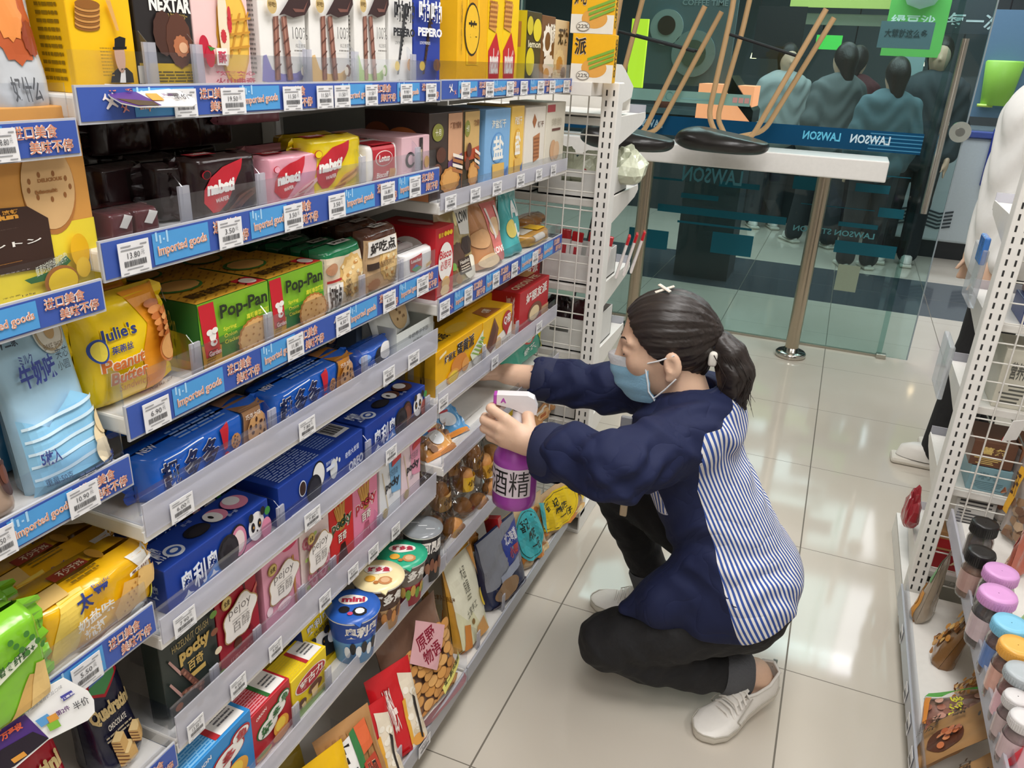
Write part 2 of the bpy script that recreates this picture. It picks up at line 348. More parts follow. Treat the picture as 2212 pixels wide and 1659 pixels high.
def text_plane(mb, txt, y0, y1, z0, z1, x, m, bold=.02, shear=0., rot=0.):
    V, F, _ = glyphs(txt, bold); cy_, cz_ = (y0+y1)/2, (z0+z1)/2; out = []
    for p in V:
        a = (p[0]-.5)*(y1-y0)+shear*(p[1]-.5)*(z1-z0); b = (p[1]-.5)*(z1-z0)
        out.append((x, cy_+a*math.cos(rot)-b*math.sin(rot), cz_+a*math.sin(rot)+b*math.cos(rot)))
    mb.add(out, F, m)
def rect(mb, x, y0, y1, z0, z1, m): mb.add([(x, y0, z0), (x, y1, z0), (x, y1, z1), (x, y0, z1)], [(0, 1, 2, 3)], m)

def promo(x, y0, y1, z0, z1):
    h = z1-z0; n = max(1, round((y1-y0)/.34)); w = (y1-y0)/n; out = []
    for k in range(n):
        mb = MB(); out.append(mb); a = y0+k*w
        # little plane
        cx_, cz_ = a+.032*w/.34, z0+h*.55
        for s, c, dx, dz in ((.3, PALE, 0, 0), (.17, ink('#e0948a'), .016, -.22*h)):
            L = h*s
            pts = [(-1, .1), (-.2, .18), (.1, 1), (.35, 1), (.25, .15), (.8, .1), (1, .4), (1.15, .4), (1.1, 0), (1.15, -.4), (1, -.4), (.8, -.1), (.25, -.15), (.35, -1), (.1, -1), (-.2, -.18), (-1, -.1)]
            mb.add([(x+.0006, cx_+dx-(p[0]*.8-p[1]*.5)*L, cz_+dz+(p[0]*.5+p[1]*.8)*L) for p in pts], [list(range(len(pts)))[::-1]], c)
        for g0, g1 in ((.17, .40), (.60, .80)):
            rect(mb, x+.0005, a+w*g0, a+w*g1, z0+h*.05, z0+h*.95, SKY)
            for j in range(4): rect(mb, x+.0008, a+w*(g0+.012+.014*j), a+w*(g0+.019+.014*j), z0+h*(.72-.08*(j % 2)), z0+h*(.98-.1*(j % 3)), ink('#a9d2f0'))
            text_plane(mb, 'Imported goods', a+w*(g0+.015), a+w*(g1-.012), z0+h*.25, z0+h*.62, x+.0012, ink('#f2e9e4'), .05, rot=.05)
            text_plane(mb, 'Imported goods', a+w*(g0+.015), a+w*(g1-.012), z0+h*.25, z0+h*.62, x+.0016, ink('#d78a62'), -.005, rot=.05)
        for g0, g1 in ((.42, .585), (.82, .985)):
            for xx, c, b in ((.0010, ink('#f5ece6'), .055), (.0014, ink('#d58560'), .0)):
                text_plane(mb, '进口美食', a+w*g0, a+w*(g1-.04), z0+h*.52, z0+h*.93, x+xx, c, b)
                text_plane(mb, '美味不停', a+w*(g0+.04), a+w*g1, z0+h*.08, z0+h*.48, x+xx, c, b)
    return out

SHELF = {}
def shelf(key, y0, y1, xf, zt, z0, z1, style, label, cut=True):
    SHELF[key] = dict(y0=y0, y1=y1, x=xf, zt=zt, z0=z0, z1=z1, style=style, n=0)
    r = empty('display_shelf', (BX+.032, (y0+y1)/2, zt), label, 'shelf', 'shelves of the biscuit gondola')
    def L(x, y, z): return (x-BX-.032, y-(y0+y1)/2, z-zt)
    MB().bbox(L(BX+.034, y0+.002, zt-.022), L(xf-.004, y1-.002, zt), SHW, .003).build('board', r)
    # brackets under both ends
    for y in (y0+.004, y1-.008):
        p = [(BX+.034, zt-.022), (xf-.10, zt-.022), (xf-.16, zt-.045), (BX+.034, zt-.075)]
        MB().prism([(a-BX-.032, b-zt) for a, b in p], 'y', y-(y0+y1)/2, y+.004-(y0+y1)/2, SHW).build('bracket', r)
    if style == 'promo':
        MB().box(L(xf-.003, y0, z0-.003), L(xf, y1, z1+.002), SHG).build('label_holder', r)
        mb = MB(); mb.box(L(xf+.0002, y0+.002, z0), L(xf+.0008, y1-.002, z1), BLUE); ps = mb.build('promo_strip', r)
        for q in promo(xf+.001, y0+.004, y1-.004, z0, z1): q.build('lettering', ps, loc=(-BX-.032, -(y0+y1)/2, -zt))
        MB().box(L(xf-.006, y0+.003, z1), L(xf-.0045, y1-.003, z1+.032), CLEAR).build('front_fence', r)
    elif style == 'clear':
        MB().box(L(xf-.004, y0, z0), L(xf-.001, y1, z0+.014), SHW).build('front_edge', r)
        MB().box(L(xf-.0005, y0+.002, z0+.008), L(xf+.0015, y1-.002, z1+.004), CLEARB).build('label_holder', r)
        MB().box(L(xf-.007, y0+.003, z1-.012), L(xf-.005, y1-.003, z1+.016), CLEAR).build('front_fence', r)
    else:
        MB().bbox(L(xf-.006, y0, z0), L(xf, y1, z1), GREYP, .002).build('label_holder', r)
    # clear end plate
    if cut: MB().box(L(xf-.20, y0+.004, zt), L(xf-.006, y0+.0055, zt+.052), CLEAR).build('end_plate', r)
    return r
yA, yB, yC, yD = -1.9, -1.180, -.449, .272
sh = [('A1', yA, yB-.003, 1.325, 1.302, 1.331, 'promo', 'first white shelf from the top of the near bay, blue strip with orange lettering'),
      ('A2', yA, yB-.003, 1.172, 1.150, 1.179, 'promo', 'second shelf from the top of the near bay, under the orange biscuit box'),
      ('A3', yA, yB-.003, .975, .949, .982, 'promo', 'third shelf from the top of the near bay, under the pale blue pouch'),
      ('A4', yA, yB-.003, .776, .746, .784, 'promo', 'fourth shelf from the top of the near bay, under the yellow cracker packs'),
      ('A5', yA, yB-.003, .552, .526, .562, 'promo', 'fifth shelf from the top of the near bay, under the dark wafer pouch'),
      ('B1', yB, yC-.003, 1.352, 1.329, 1.359, 'promo', 'top shelf of the middle bay, holding the white wafer roll boxes'),
      ('B2', yB, yC-.003, 1.206, 1.178, 1.215, 'promo', 'second shelf of the middle bay, under the wafer packs'),
      ('B3', yB, yC-.003, 1.024, 1.000, 1.037, 'promo', 'third shelf of the middle bay, under the green cracker boxes'),
      ('B4', yB, yC-.003, .886, .866, .912, 'clear', 'fourth shelf of the middle bay, under the bright blue cookie packs'),
      ('B5', yB, yC-.003, .728, .711, .752, 'clear', 'fifth shelf of the middle bay, under the long blue sandwich biscuit boxes'),
      ('B6', yB, yC-.003, .560, .540, .597, 'clear', 'sixth shelf of the middle bay, under the row of thin stick boxes'),
      ('B7', yB, yC-.003, .384, .366, .405, 'clear', 'seventh shelf of the middle bay, holding the lidded cups'),
      ('C1', yC, yD, 1.352, 1.330, 1.360, 'promo', 'top shelf of the far bay, under the tall yellow boxes'),
      ('C2', yC, yD, 1.152, 1.131, 1.165, 'clear', 'second shelf of the far bay, under the brown egg roll boxes'),
      ('C3', yC, yD, .958, .930, .970, 'promo', 'third shelf of the far bay, under the red box and gold bag'),
      ('C4', yC, yD, .750, .731, .772, 'clear', 'fourth shelf of the far bay, under the yellow pie boxes'),
      ('C5', yC, yD, .610, .591, .630, 'clear', 'fifth shelf of the far bay, half empty behind the spray bottle'),
      ('C6', yC, yD, .390, .370, .411, 'clear', 'sixth shelf of the far bay, under the bagged bread rolls'),
      ('D', yA, yC-.003, .100, .070, .112, 'grey', 'bottom shelf of the middle bay, under the red puff bags'),
      ('E', yC, yD, .100, .070, .112, 'grey', 'bottom shelf of the far bay, under the kraft and turquoise bags')]
XF = {'B7': -.14, 'C5': -.15, 'C6': -.14, 'D': -.08, 'E': -.08}
for k, y0, y1, zt, z0, z1, st, lb in sh: shelf(k, y0, y1, XF.get(k, -.165), zt, z0, z1, st, lb, cut=k not in ('B1', 'C1', 'A1', 'A2', 'A3', 'A4', 'A5', 'B2', 'D'))

TAGW = mat('#e6e5e6', .5); TAGK = ink('#4d4d50')
def price_tag(key, u0, u1, v, price, under):
    s = SHELF[key]; x = s['x']+.004; a = FX(u0, v, 'x', x); b = FX(u1, v, 'x', x); y0, y1 = a[1], b[1]
    h = min(.034, max(.024, (s['z1']-s['z0'])*.95)); zc = (s['z0']+s['z1'])/2-.002; z0, z1 = zc-h/2, zc+h/2
    if s['style'] != 'promo': h *= .85; z0, z1 = s['z0']+.004, s['z0']+.004+h
    r = empty('price_tag', (x, (y0+y1)/2, z0), 'white price tag under the '+under, 'price tag', 'price tags on the shelf edges')
    w = y1-y0
    MB().box((-.0006, -w/2, 0), (0, w/2, h), TAGW).build('paper', r)
    mb = MB(); n = 22; yy = -w*.36; random.seed(int(u0*7+v))
    while yy < w*.36:
        t = w*random.uniform(.008, .026); rect(mb, .0004, yy, yy+t, h*.26, h*.44, TAGK); yy += t+w*random.uniform(.008, .02)
    for t0, t1, s0, s1 in ((.86, .9, -.42, -.1), (.76, .8, -.42, .3), (.17, .2, -.3, .22), (.06, .09, -.42, -.25), (.06, .09, .1, .4), (.86, .9, .2, .42)):
        rect(mb, .0004, w*s0, w*s1, h*t0, h*t1, ink('#9a9a9d'))
    text_plane(mb, price, -w*.24, w*.16, h*.5, h*.68, .0005, TAGK, 0.); text_plane(mb, '元', w*.2, w*.32, h*.55, h*.7, .0005, ink('#8a8a8c'), 0.)
    mb.build('lettering', r)
TAGS = [('B1', 375, 425, 213, '16.50', 'black brownie box on the top shelf'), ('B1', 478, 530, 208, '19.50', 'pink waffle box'), ('B1', 612, 652, 204, '11.50', 'white wafer roll box with the purple splash'),
        ('B1', 685, 720, 202, '11.50', 'gap between the purple and orange splash boxes'), ('B1', 723, 757, 202, '11.50', 'white wafer roll box with the orange splash'), ('B1', 790, 816, 200, '11.50', 'white wafer roll box with the green splash'),
        ('B1', 866, 891, 198, '9.90', 'white chocolate stick box on the top shelf'), ('B1', 921, 943, 196, '9.90', 'royal blue chocolate stick box'),
        ('C1', 997, 1016, 195, '12.00', 'tall yellow sesame box'), ('C1', 1050, 1067, 192, '7.50', 'first yellow wafer box of the far bay'), ('C1', 1095, 1110, 190, '7.50', 'second yellow wafer box of the far bay'),
        ('C1', 1125, 1140, 188, '6.80', 'lemon biscuit box'), ('C1', 1162, 1176, 185, '8.80', 'brown crisp box on the top shelf'), ('C1', 1188, 1200, 183, '8.80', 'cream crisp box on the top shelf'), ('C1', 1218, 1231, 180, '9.00', 'custard pie boxes turned on the corner'),
        ('A1', -22, 37, 302, '18.80', 'grey snack bag of the near bay'), ('B2', 253, 322, 530, '13.80', 'small dark wafer packs lying low'), ('B2', 470, 522, 480, '3.50', 'black wafer pack in front'),
        ('B2', 613, 653, 452, '3.50', 'pink wafer pack in front'), ('B2', 710, 746, 430, '3.50', 'yellow wafer pack'), ('B2', 823, 853, 404, '16.80', 'red and white caramel biscuit pack'), ('B2', 885, 909, 388, '12.50', 'pale pink box of the second shelf'),
        ('C2', 962, 986, 438, '15.80', 'brown egg roll box'), ('C2', 1017, 1038, 417, '15.80', 'tan egg roll box'), ('C2', 1065, 1084, 402, '9.80', 'light blue sea salt box'), ('C2', 1117, 1133, 388, '9.80', 'warm yellow sea salt box'), ('C2', 1158, 1171, 378, '12.80', 'white biscuit box with a brown wafer'), ('C2', 1190, 1201, 372, '12.80', 'cream biscuit box with a red corner'),
        ('B3', 308, 368, 882, '6.90', 'yellow peanut butter bag'), ('B3', 620, 656, 737, '11.80', 'second green cracker box'), ('B3', 726, 757, 690, '4.50', 'green foil nut biscuit pack'), ('B3', 828, 855, 648, '4.30', 'brown foil nut biscuit pack'), ('B3', 901, 926, 612, '5.00', 'small white wafer packs'),
        ('C3', 950, 972, 662, '9.90', 'red milk biscuit box'), ('C3', 1004, 1021, 632, '14.80', 'gold chocolate bag'), ('C3', 1065, 1079, 604, '9.90', 'pink bread bag'), ('C3', 1105, 1118, 588, '9.90', 'teal bread bag'), ('C3', 1150, 1162, 566, '7.50', 'small amber packet'),
        ('A3', 143, 214, 1062, '10.90', 'pale blue milk biscuit pouch'), ('A3', -40, 33, 1152, '12.50', 'brown pouch at the picture edge'),
        ('B4', 365, 418, 1080, '6.00', 'bright blue cookie pack with brown end'), ('B4', 645, 681, 910, '7.80', 'bright blue cookie pack with fruit'), ('B4', 828, 853, 800, '4.00', 'small blue sandwich biscuit bag'), ('B4', 882, 906, 768, '4.80', 'white tray of date cakes'),
        ('C4', 948, 968, 882, '9.90', 'yellow egg pie box'), ('C4', 1062, 1076, 790, '9.90', 'yellow and white cake box'), ('C4', 1160, 1172, 690, '11.50', 'red chocolate pie box'),
        ('A4', 150, 222, 1440, '5.50', 'yellow soda cracker pack in front'), ('B5', 368, 420, 1302, '7.90', 'strawberry sandwich biscuit box'), ('B5', 655, 691, 1080, '7.80', 'blue sandwich biscuit box turned over'), ('B5', 833, 857, 942, '7.80', 'chocolate sandwich biscuit box'),
        ('B6', 402, 442, 1560, '13.50', 'dark green hazelnut stick box'), ('B6', 498, 535, 1492, '9.00', 'deep red wine stick box'), ('B6', 582, 612, 1418, '9.00', 'pink milk stick box'), ('B6', 690, 716, 1302, '10.80', 'white rose stick box'), ('B6', 752, 775, 1240, '8.50', 'bright red chocolate stick box'), ('B6', 796, 818, 1190, '8.50', 'candy pink strawberry stick box'), ('B6', 846, 864, 1130, '9.80', 'white and blue slim stick box'),
        ('D', 905, 930, 1570, '6.50', 'second red puff bag')]
for t in TAGS: price_tag(*t)

def divider(key, u, v, label, hgt=.06, dep=.16):
    s = SHELF[key]; p = FX(u, v, 'x', s['x']-.008)
    r = empty('shelf_divider', (p[0], p[1], s['zt']), label, 'divider', 'clear dividers on the shelves')
    pr = [(-dep, 0), (-.004, 0), (-.002, hgt*.8), (-.012, hgt*.97), (-.03, hgt), (-dep, hgt)]
    MB().prism(pr, 'y', -.0007, .0007, CLEAR).build('upright_plate', r)
    MB().box((-.006, -.004, 0), (-.003, .012, hgt*.8), CLEARB).build('front_tab', r)
for a in [('B1', 330, 170, 'clear divider between the yellow cat box and the black brownie box'), ('B1', 432, 170, 'clear divider between the black brownie box and the pink waffle box'),
          ('B1', 668, 165, 'clear divider between the purple and orange splash boxes'), ('B1', 770, 160, 'clear divider between the orange and green splash boxes'), ('B1', 895, 155, 'clear divider between the white and royal blue stick boxes'),
          ('B2', 400, 440, 'clear divider in front of the black wafer packs'), ('B2', 565, 400, 'clear divider between the black and pink wafer packs'), ('B2', 785, 360, 'clear divider between the yellow pack and the caramel pack'), ('B2', 905, 340, 'clear divider beside the pale pink box'),
          ('B3', 425, 780, 'clear divider between the peanut butter bag and the first cracker box'), ('B3', 583, 720, 'clear divider at the edge between the two cracker boxes'), ('B3', 785, 640, 'clear divider between the green and brown foil packs'), ('B3', 868, 600, 'clear divider beside the small white wafer packs'),
          ('B4', 590, 910, 'clear divider between the two bright blue cookie packs'), ('B4', 790, 800, 'clear divider beside the small blue sandwich biscuit bag'),
          ('B5', 605, 1080, 'clear divider between the strawberry box and the turned box'), ('B5', 797, 950, 'clear divider before the chocolate sandwich biscuit box'), ('B5', 926, 880, 'clear divider at the far end of the sandwich biscuit boxes'),
          ('B6', 560, 1400, 'clear divider between the deep red and pink stick boxes'), ('B6', 655, 1310, 'clear divider between the pink and rose stick boxes'), ('B6', 722, 1230, 'clear divider between the rose and bright red stick boxes'), ('B6', 822, 1120, 'clear divider between the candy pink and slim stick boxes'), ('B6', 470, 1500, 'clear divider between the hazelnut and deep red stick boxes'),
          ('B7', 645, 1600, 'clear divider between the red and yellow snack cartons'), ('B7', 715, 1540, 'clear divider beside the yellow mushroom carton'), ('B7', 770, 1450, 'clear divider between the panda carton and the blue cup'), ('B7', 880, 1310, 'clear divider between the cream and green lidded cups'), ('B7', 940, 1240, 'clear divider beside the grey lidded can'),
          ('E', 1035, 1400, 'clear divider between the round cookie bag and the kraft bag'), ('E', 1090, 1300, 'clear divider beside the dark blue pastry bag'), ('D', 865, 1640, 'clear divider beside the red puff bags'), ('C4', 1045, 850, 'clear divider between the egg pie box and the cake box'), ('C4', 1118, 740, 'clear divider between the cake box and the red pie box')]: divider(*a)
# ---------------------------------------------------------------- printed packs
class Pack:
    """u runs along the front from 0 to w, v up from 0 to h, n outward; the front face is n = 0 and the body reaches back to -d"""
    def __init__(s, name, label, cat, group, loc, w, h, d, base, kind='box', lean=0., yaw=0., roll=0., body=None, fin=0., p=6., wr=.0, slope=0.):
        s.w, s.h, s.d, s.kind, s.p, s.wr, s.slope = w, h, d, kind, p, wr, slope
        s.r = empty(name, tuple(loc), label, cat, group)
        s.r.rotation_mode = 'XYZ'
        s.r.matrix_world = Matrix.Translation(loc) @ Matrix.Rotation(yaw, 4, 'Z') @ Matrix.Rotation(-lean, 4, 'Y') @ Matrix.Rotation(roll, 4, 'X')
        s.parts = {}; s.lay = {}; s.seed = random.random()*9
        mb = MB()
        if kind == 'box':
            mb.bbox((-d, 0, 0), (0, w, h), base, min(.0012, d*.2), 2); s.body = mb.build(body or 'carton', s.r)
        else:
            N, Mv = 22, 22
            def grid(fn, flip):
                v = [fn(i/N, j/Mv) for j in range(Mv+1) for i in range(N+1)]
                f = [(j*(N+1)+i, j*(N+1)+i+1, (j+1)*(N+1)+i+1, (j+1)*(N+1)+i) for j in range(Mv) for i in range(N)]
                mb.add(v, [q if not flip else q[::-1] for q in f], base, True)
            grid(lambda a, b: s.surf(a, b), False); grid(lambda a, b: s.surf(a, b, back=True), True)
            s.body = mb.build(body or ('wrapper' if kind == 'pillow' else 'pouch'), s.r)
            if fin:
                fm = MB()
                if kind == 'pillow':
                    for sg, a in ((-1, 0.), (1, 1.)):
                        n = 14; v = []
                        for j in range(n+1):
                            b = j/n; x0, y0, z0 = s.surf(a, b); xm = -d/2
                            v += [(xm+.0015*math.sin(j*2.5), y0, z0), (xm+.003*math.sin(j*1.9+1), y0+sg*fin*(1+.12*(j % 2)), .06*h+z0*.88)]
                        q = [(2*j, 2*j+1, 2*j+3, 2*j+2) for j in range(n)]
                        fm = MB(); fm.add(v, q, base); fm.build('end_seal', s.r)
                else:
                    n = 22; v = []
                    for j in range(n+1):
                        a = j/n; x0, y0, z0 = s.surf(a, 1.); v += [(x0, y0, z0), (x0+.0008*(j % 2)-slope*0, y0, z0+fin)]
                    fm.add(v, [(2*j, 2*j+2, 2*j+3, 2*j+1) for j in range(n)], base); fm.build('top_seal', s.r)
    def prof(s, a, b):
        e = 1e-6
        if s.kind == 'pillow':
            pu = max(e, 1-abs(2*a-1)**(s.p*2.2))**(1/(s.p*.5)); pv = max(e, 1-abs(2*b-1)**s.p)**(1/s.p)
            return max(.02, pu*pv)
        pu = max(e, 1-abs(2*a-1)**s.p)**(1/s.p*1.4)
        pv = min(1., (b/.06+.02)**.5) * max(.0, 1-b)**.75 if s.kind == 'pouch' else max(e, 1-abs(2*b-1)**4)**.5
        return max(.012, pu*pv)
    def surf(s, a, b, back=False, eps=0.):
        pr = s.prof(a, b); c = -s.d/2
        if s.kind == 'pouch': c = -s.d/2-s.slope*b
        x = c + (-1 if back else 1)*s.d/2*pr
        if s.wr:
            q = np.array([[a*s.w, b*s.h, .3*back]]); x += s.wr*noise3(q, 16., s.seed)[0]*min(1, pr*3)
        inset = 0.
        if s.kind == 'pouch': inset = .03*s.w*math.sin(b*math.pi)*(1-2*a)
        return (x+eps, a*s.w+inset, b*s.h)
    def pos(s, face, a, b, eps):
        if s.kind == 'box':
            if face == 'F': return (eps, a*s.w, b*s.h)
            if face == 'T': return (-b*s.d, a*s.w, s.h+eps)
            if face == 'L': return (-(1-a)*s.d, -eps, b*s.h)
        if face == 'T': # seen on top of a pillow pack
            t = b*s.d; return (-t, a*s.w, s.h*(.5+.5*s.prof(a, .5)**.3)-.04*s.h*abs(2*b-1)**6+eps) if s.kind == 'pillow' else (-t, a*s.w, s.h+eps)
        if face == 'L': return (-(1-a)*s.d, -eps, b*s.h)
        return s.surf(a, b, eps=eps)
    def _mb(s, part, face, thick=.0003):
        pk_ = (part, face if part == 'lettering' else '')
        if pk_ not in s.parts: s.parts[pk_] = MB()
        s.lay[face] = s.lay.get(face, 0)+1
        return s.parts[pk_], (.0004+thick*s.lay[face])*(1 if s.kind == 'box' else 1.6)
    def flat(s, part, face, V, F, m):
        mb, eps = s._mb(part, face)
        if s.kind != 'box' and face == 'F': V = [(min(max(p[0], .012), .988), min(max(p[1], .004), .99)) for p in V]
        if s.kind != 'box' and face == 'F':
            bm = bmesh.new(); vs = [bm.verts.new((p[0], p[1], 0)) for p in V]
            for q in F:
                try: bm.faces.new([vs[k] for k in q])
                except ValueError: pass
            lo = min(p[0] for p in V), min(p[1] for p in V); hi = max(p[0] for p in V), max(p[1] for p in V)
            for ax in (0, 1):
                k = math.floor(lo[ax]*14)+1
                while k/14 < hi[ax]:
                    co = [0, 0, 0]; no = [0, 0, 0]; co[ax] = k/14; no[ax] = 1
                    bmesh.ops.bisect_plane(bm, geom=bm.verts[:]+bm.edges[:]+bm.faces[:], plane_co=co, plane_no=no); k += 1
            bm.verts.index_update(); V = [(v.co.x, v.co.y) for v in bm.verts]; F = [[v.index for v in f.verts] for f in bm.faces]; bm.free()
        mb.add([s.pos(face, p[0], p[1], eps) for p in V], F, m, False); return s
    def rect(s, a0, b0, a1, b1, c, part='printed_panel', face='F'): return s.flat(part, face, [(a0, b0), (a1, b0), (a1, b1), (a0, b1)], [(0, 1, 2, 3)], ink(c))
    def poly(s, pts, c, part='printed_panel', face='F'): return s.flat(part, face, pts, [list(range(len(pts)))], ink(c))
    def disc(s, a, b, ra, rb, c, part='picture_print', face='F', n=24, wav=0., rot=0.):
        pts = []
        for k in range(n):
            t = 2*math.pi*k/n; q = 1+wav*math.cos(t*n/2); x, y = ra*q*math.cos(t), rb*q*math.sin(t)
            pts.append((a+x*math.cos(rot)-y*math.sin(rot)*(ra/rb if rb else 1)*1, b+x*math.sin(rot)*(rb/ra if ra else 1)+y*math.cos(rot)))
        return s.flat(part, face, pts, [list(range(n))], ink(c))
    def text(s, t, a0, b0, a1, b1, c, bold=.02, part='lettering', face='F', shear=0., rise=0., out=None, ob=.05):
        if any(ord(ch) > 0x2e80 for ch in t) and (b1-b0)*s.h < .06: bold = min(bold, .028)
        if out:
            bold = min(bold, .025); s.text(t, a0-.008*(a1-a0), b0-.03*(b1-b0), a1+.008*(a1-a0), b1+.03*(b1-b0), out, bold+ob, part, face, shear, rise)
        V, F, _ = glyphs(t, bold); g = bold*.25
        P = [(a0-g*.2+(p[0])*(a1-a0+g*.4)+shear*(p[1]-.5)*(b1-b0), b0+p[1]*(b1-b0)+rise*p[0]) for p in V]
        return s.flat(part, face, P, F, ink(c))
    def lines(s, a0, b0, a1, b1, n, c, part='lettering', face='F', seed=1):
        rd = random.Random(seed); h = (b1-b0)/n
        for k in range(n):
            y = b1-h*(k+.8); x = a0
            while x < a1-.01*(a1-a0):
                l = min((a1-a0)*rd.uniform(.08, .3), a1-x); s.flat(part, face, [(x, y), (x+l, y), (x+l, y+h*.45), (x, y+h*.45)], [(0, 1, 2, 3)], ink(c)); s.lay[face] -= 1; x += l+(a1-a0)*.03
        return s
    def biscuit(s, a, b, ra, rb, c='#d79a52', hole='#a8692f', n=36, wav=.03, face='F', part='biscuit_print', holes=9, edge='#b87735'):
        s.disc(a, b, ra, rb, edge, part, face, n, wav); s.disc(a, b, ra*.9, rb*.9, c, part, face, n, wav)
        for k in range(holes):
            t = k*2.4; q = .75*math.sqrt((k+.5)/holes); s.disc(a+ra*q*math.cos(t), b+rb*q*math.sin(t), ra*.06, rb*.06, hole, part, face, 8); s.lay[face] -= 1
        return s
    def cookie(s, a, b, ra, rb, face='F', chips='#4a2a18', c='#c98d4f', n=8, part='cookie_print', seed=2):
        rd = random.Random(seed); s.disc(a, b, ra, rb, c, part, face, 22, .03)
        for k in range(n):
            t = k*2.4; q = .8*math.sqrt((k+.5)/n); s.disc(a+ra*q*math.cos(t), b+rb*q*math.sin(t), ra*.14*rd.uniform(.6, 1.3), rb*.14*rd.uniform(.6, 1.3), chips, part, face, 8); s.lay[face] -= 1
        return s
    def done(s):
        for k, mb in s.parts.items(): mb.build(k[0], s.r)
        return s.r

def bx(key, name, label, cat, group, tl, tr, d, col, kind='box', x=None, back=.022, h=None, z0=None, **kw):
    """a pack standing on shelf `key`: its front corners seen at photo points tl, tr (top left, top right)"""
    s = SHELF[key]; xx = (s['x']-back) if x is None else x
    a = FX(*tl, 'x', xx); b = FX(*tr, 'x', xx); z = s['zt'] if z0 is None else z0
    hh = h or max(.03, (a[2]+b[2])/2-z)
    base = card(col) if kind == 'box' else film(col)
    return Pack(name, label, cat, group, (xx, a[1], z), b[1]-a[1], hh, d, base, kind, **kw)
def _q(s, u, v):
    """photograph pixel -> fractions of the front face"""
    M_ = s.r.matrix_world; o = np.array(M_.translation); n = np.array(M_.to_3x3() @ Vector((1, 0, 0))); ay = np.array(M_.to_3x3() @ Vector((0, 1, 0))); az = np.array(M_.to_3x3() @ Vector((0, 0, 1)))
    if s.kind == 'pouch': n = np.array(M_.to_3x3() @ Vector((1, 0, (s.d*.35+s.slope)/s.h))); o = o-np.array(M_.to_3x3() @ Vector((s.d*.08, 0, 0)))
    d = FW + RT*(u-IMW/2)/FPX - UP*(v-IMH/2)/FPX; t = ((o-CAM)@n)/(d@n); p = CAM+d*t-o
    return (p@ay)/s.w, (p@az)/s.h
Pack.q = _q
def _tp(s, t, bl, tr, c, bold=.02, **k):
    a = s.q(*bl); b = s.q(*tr); return s.text(t, a[0], a[1], b[0], b[1], c, bold, **k)
Pack.tp = _tp
def _rp(s, bl, tr, c, part='printed_panel'):
    a = s.q(*bl); b = s.q(*tr); return s.rect(a[0], a[1], b[0], b[1], c, part)
Pack.rp = _rp
def _pp(s, pts, c, part='printed_panel'): return s.poly([s.q(*p) for p in pts], c, part)
Pack.pp = _pp
# ---------------------------------------------------------------- rows of the two top shelves
G = 'biscuit boxes on the top shelf'
p = bx('A1', 'snack_bag', 'silvery grey snack bag with amber picture at the near end of the top shelf', 'snack bag', None, (-55, 40), (118, 60), .07, '#b9bcc0', 'pouch', h=.21, p=3., wr=.004, fin=.012)
p.disc(.55, .42, .3, .17, '#b4552a', wav=.06).disc(.5, .44, .2, .1, '#e08a44', wav=.08).disc(.75, .35, .12, .07, '#8c3a1c', wav=.05).disc(.4, .62, .2, .08, '#d99a52', wav=.08).text('好什么', .3, .1, .7, .2, '#4a4c50'); p.done()
p = bx('B1', 'biscuit_box', 'golden yellow box behind the grey snack bag, only its edge in view', 'biscuit box', G, (32, 150), (76, 150), .09, '#e8b60a', h=.19, x=-.24); p.lines(.3, .2, .9, .9, 12, '#6b520c'); p.done()
p = bx('B1', 'biscuit_box', 'bright yellow box with man in top hat and wafer stack', 'biscuit box', G, (162, 150), (297, 150), .07, '#f2bd05', h=.19)
p.lines(.06, .05, .3, .95, 24, '#8a6a08', face='L').rect(.05, .7, .35, .9, '#3a2a10', face='L'); p.lines(.45, .05, .85, .95, 24, '#8a6a08', face='L', seed=4)
for k in range(9): p.disc(*p.q(188-k*.6, 57-k*6), .19, .022, '#c98f4a' if k % 2 else '#8f5a22', 'wafer_print'); 
p.pp([(222, 0), (232, 0), (252, 66), (246, 66)], '#d9a55a', 'wafer_print')
p.pp([(234, 178), (236, 158), (250, 146), (268, 146), (281, 158), (284, 178)], '#1c1a1c', 'figure_print'); p.pp([(253, 178), (256, 147), (264, 147), (266, 178)], '#e9e6e0', 'figure_print')
p.disc(*p.q(252, 119), .085, .085, '#c9a088', 'figure_print'); p.pp([(236, 107), (266, 106), (266, 100), (236, 101)], '#171517', 'figure_print'); p.pp([(240, 102), (262, 101), (263, 82), (250, 78), (239, 83)], '#171517', 'figure_print'); p.pp([(254, 152), (258, 148), (264, 152), (264, 147), (258, 149), (254, 147)], '#171517', 'figure_print')
p.lines(*p.q(215, 165), *p.q(230, 100), 9, '#b58a10'); p.done()
p = bx('B1', 'biscuit_box', 'black brownie box with two chocolate brownies and yellow foot', 'biscuit box', G, (305, 150), (424, 150), .07, '#241f1f', h=.18)
p.tp('NEXTAR', (322, 22), (408, -2), '#f0eee8', .05).tp('~choco brownies~', (338, 37), (402, 27), '#b89a4a', 0).rp((305, 181), (424, 138), '#c9a51c').lines(*p.q(340, 178), *p.q(420, 152), 4, '#5a4a18').rp((300, 180), (316, 142), '#d9d4c8')
p.disc(*p.q(352, 72), .19, .12, '#4a2c22', wav=.03).disc(*p.q(384, 88), .23, .15, '#5b3628', wav=.03).disc(*p.q(388, 100), .14, .06, '#b5704a', wav=.06).disc(*p.q(392, 103), .08, .03, '#e0b08a').disc(.1, .5, .1, .1, '#5b3628', face='L').text('乐星塔', .2, .6, .9, .9, '#d8d4cc', face='L'); p.done()
p = bx('B1', 'biscuit_box', 'pale pink box with a bitten waffle and two cherries', 'biscuit box', G, (426, 150), (544, 150), .06, '#efc9c6', h=.18)
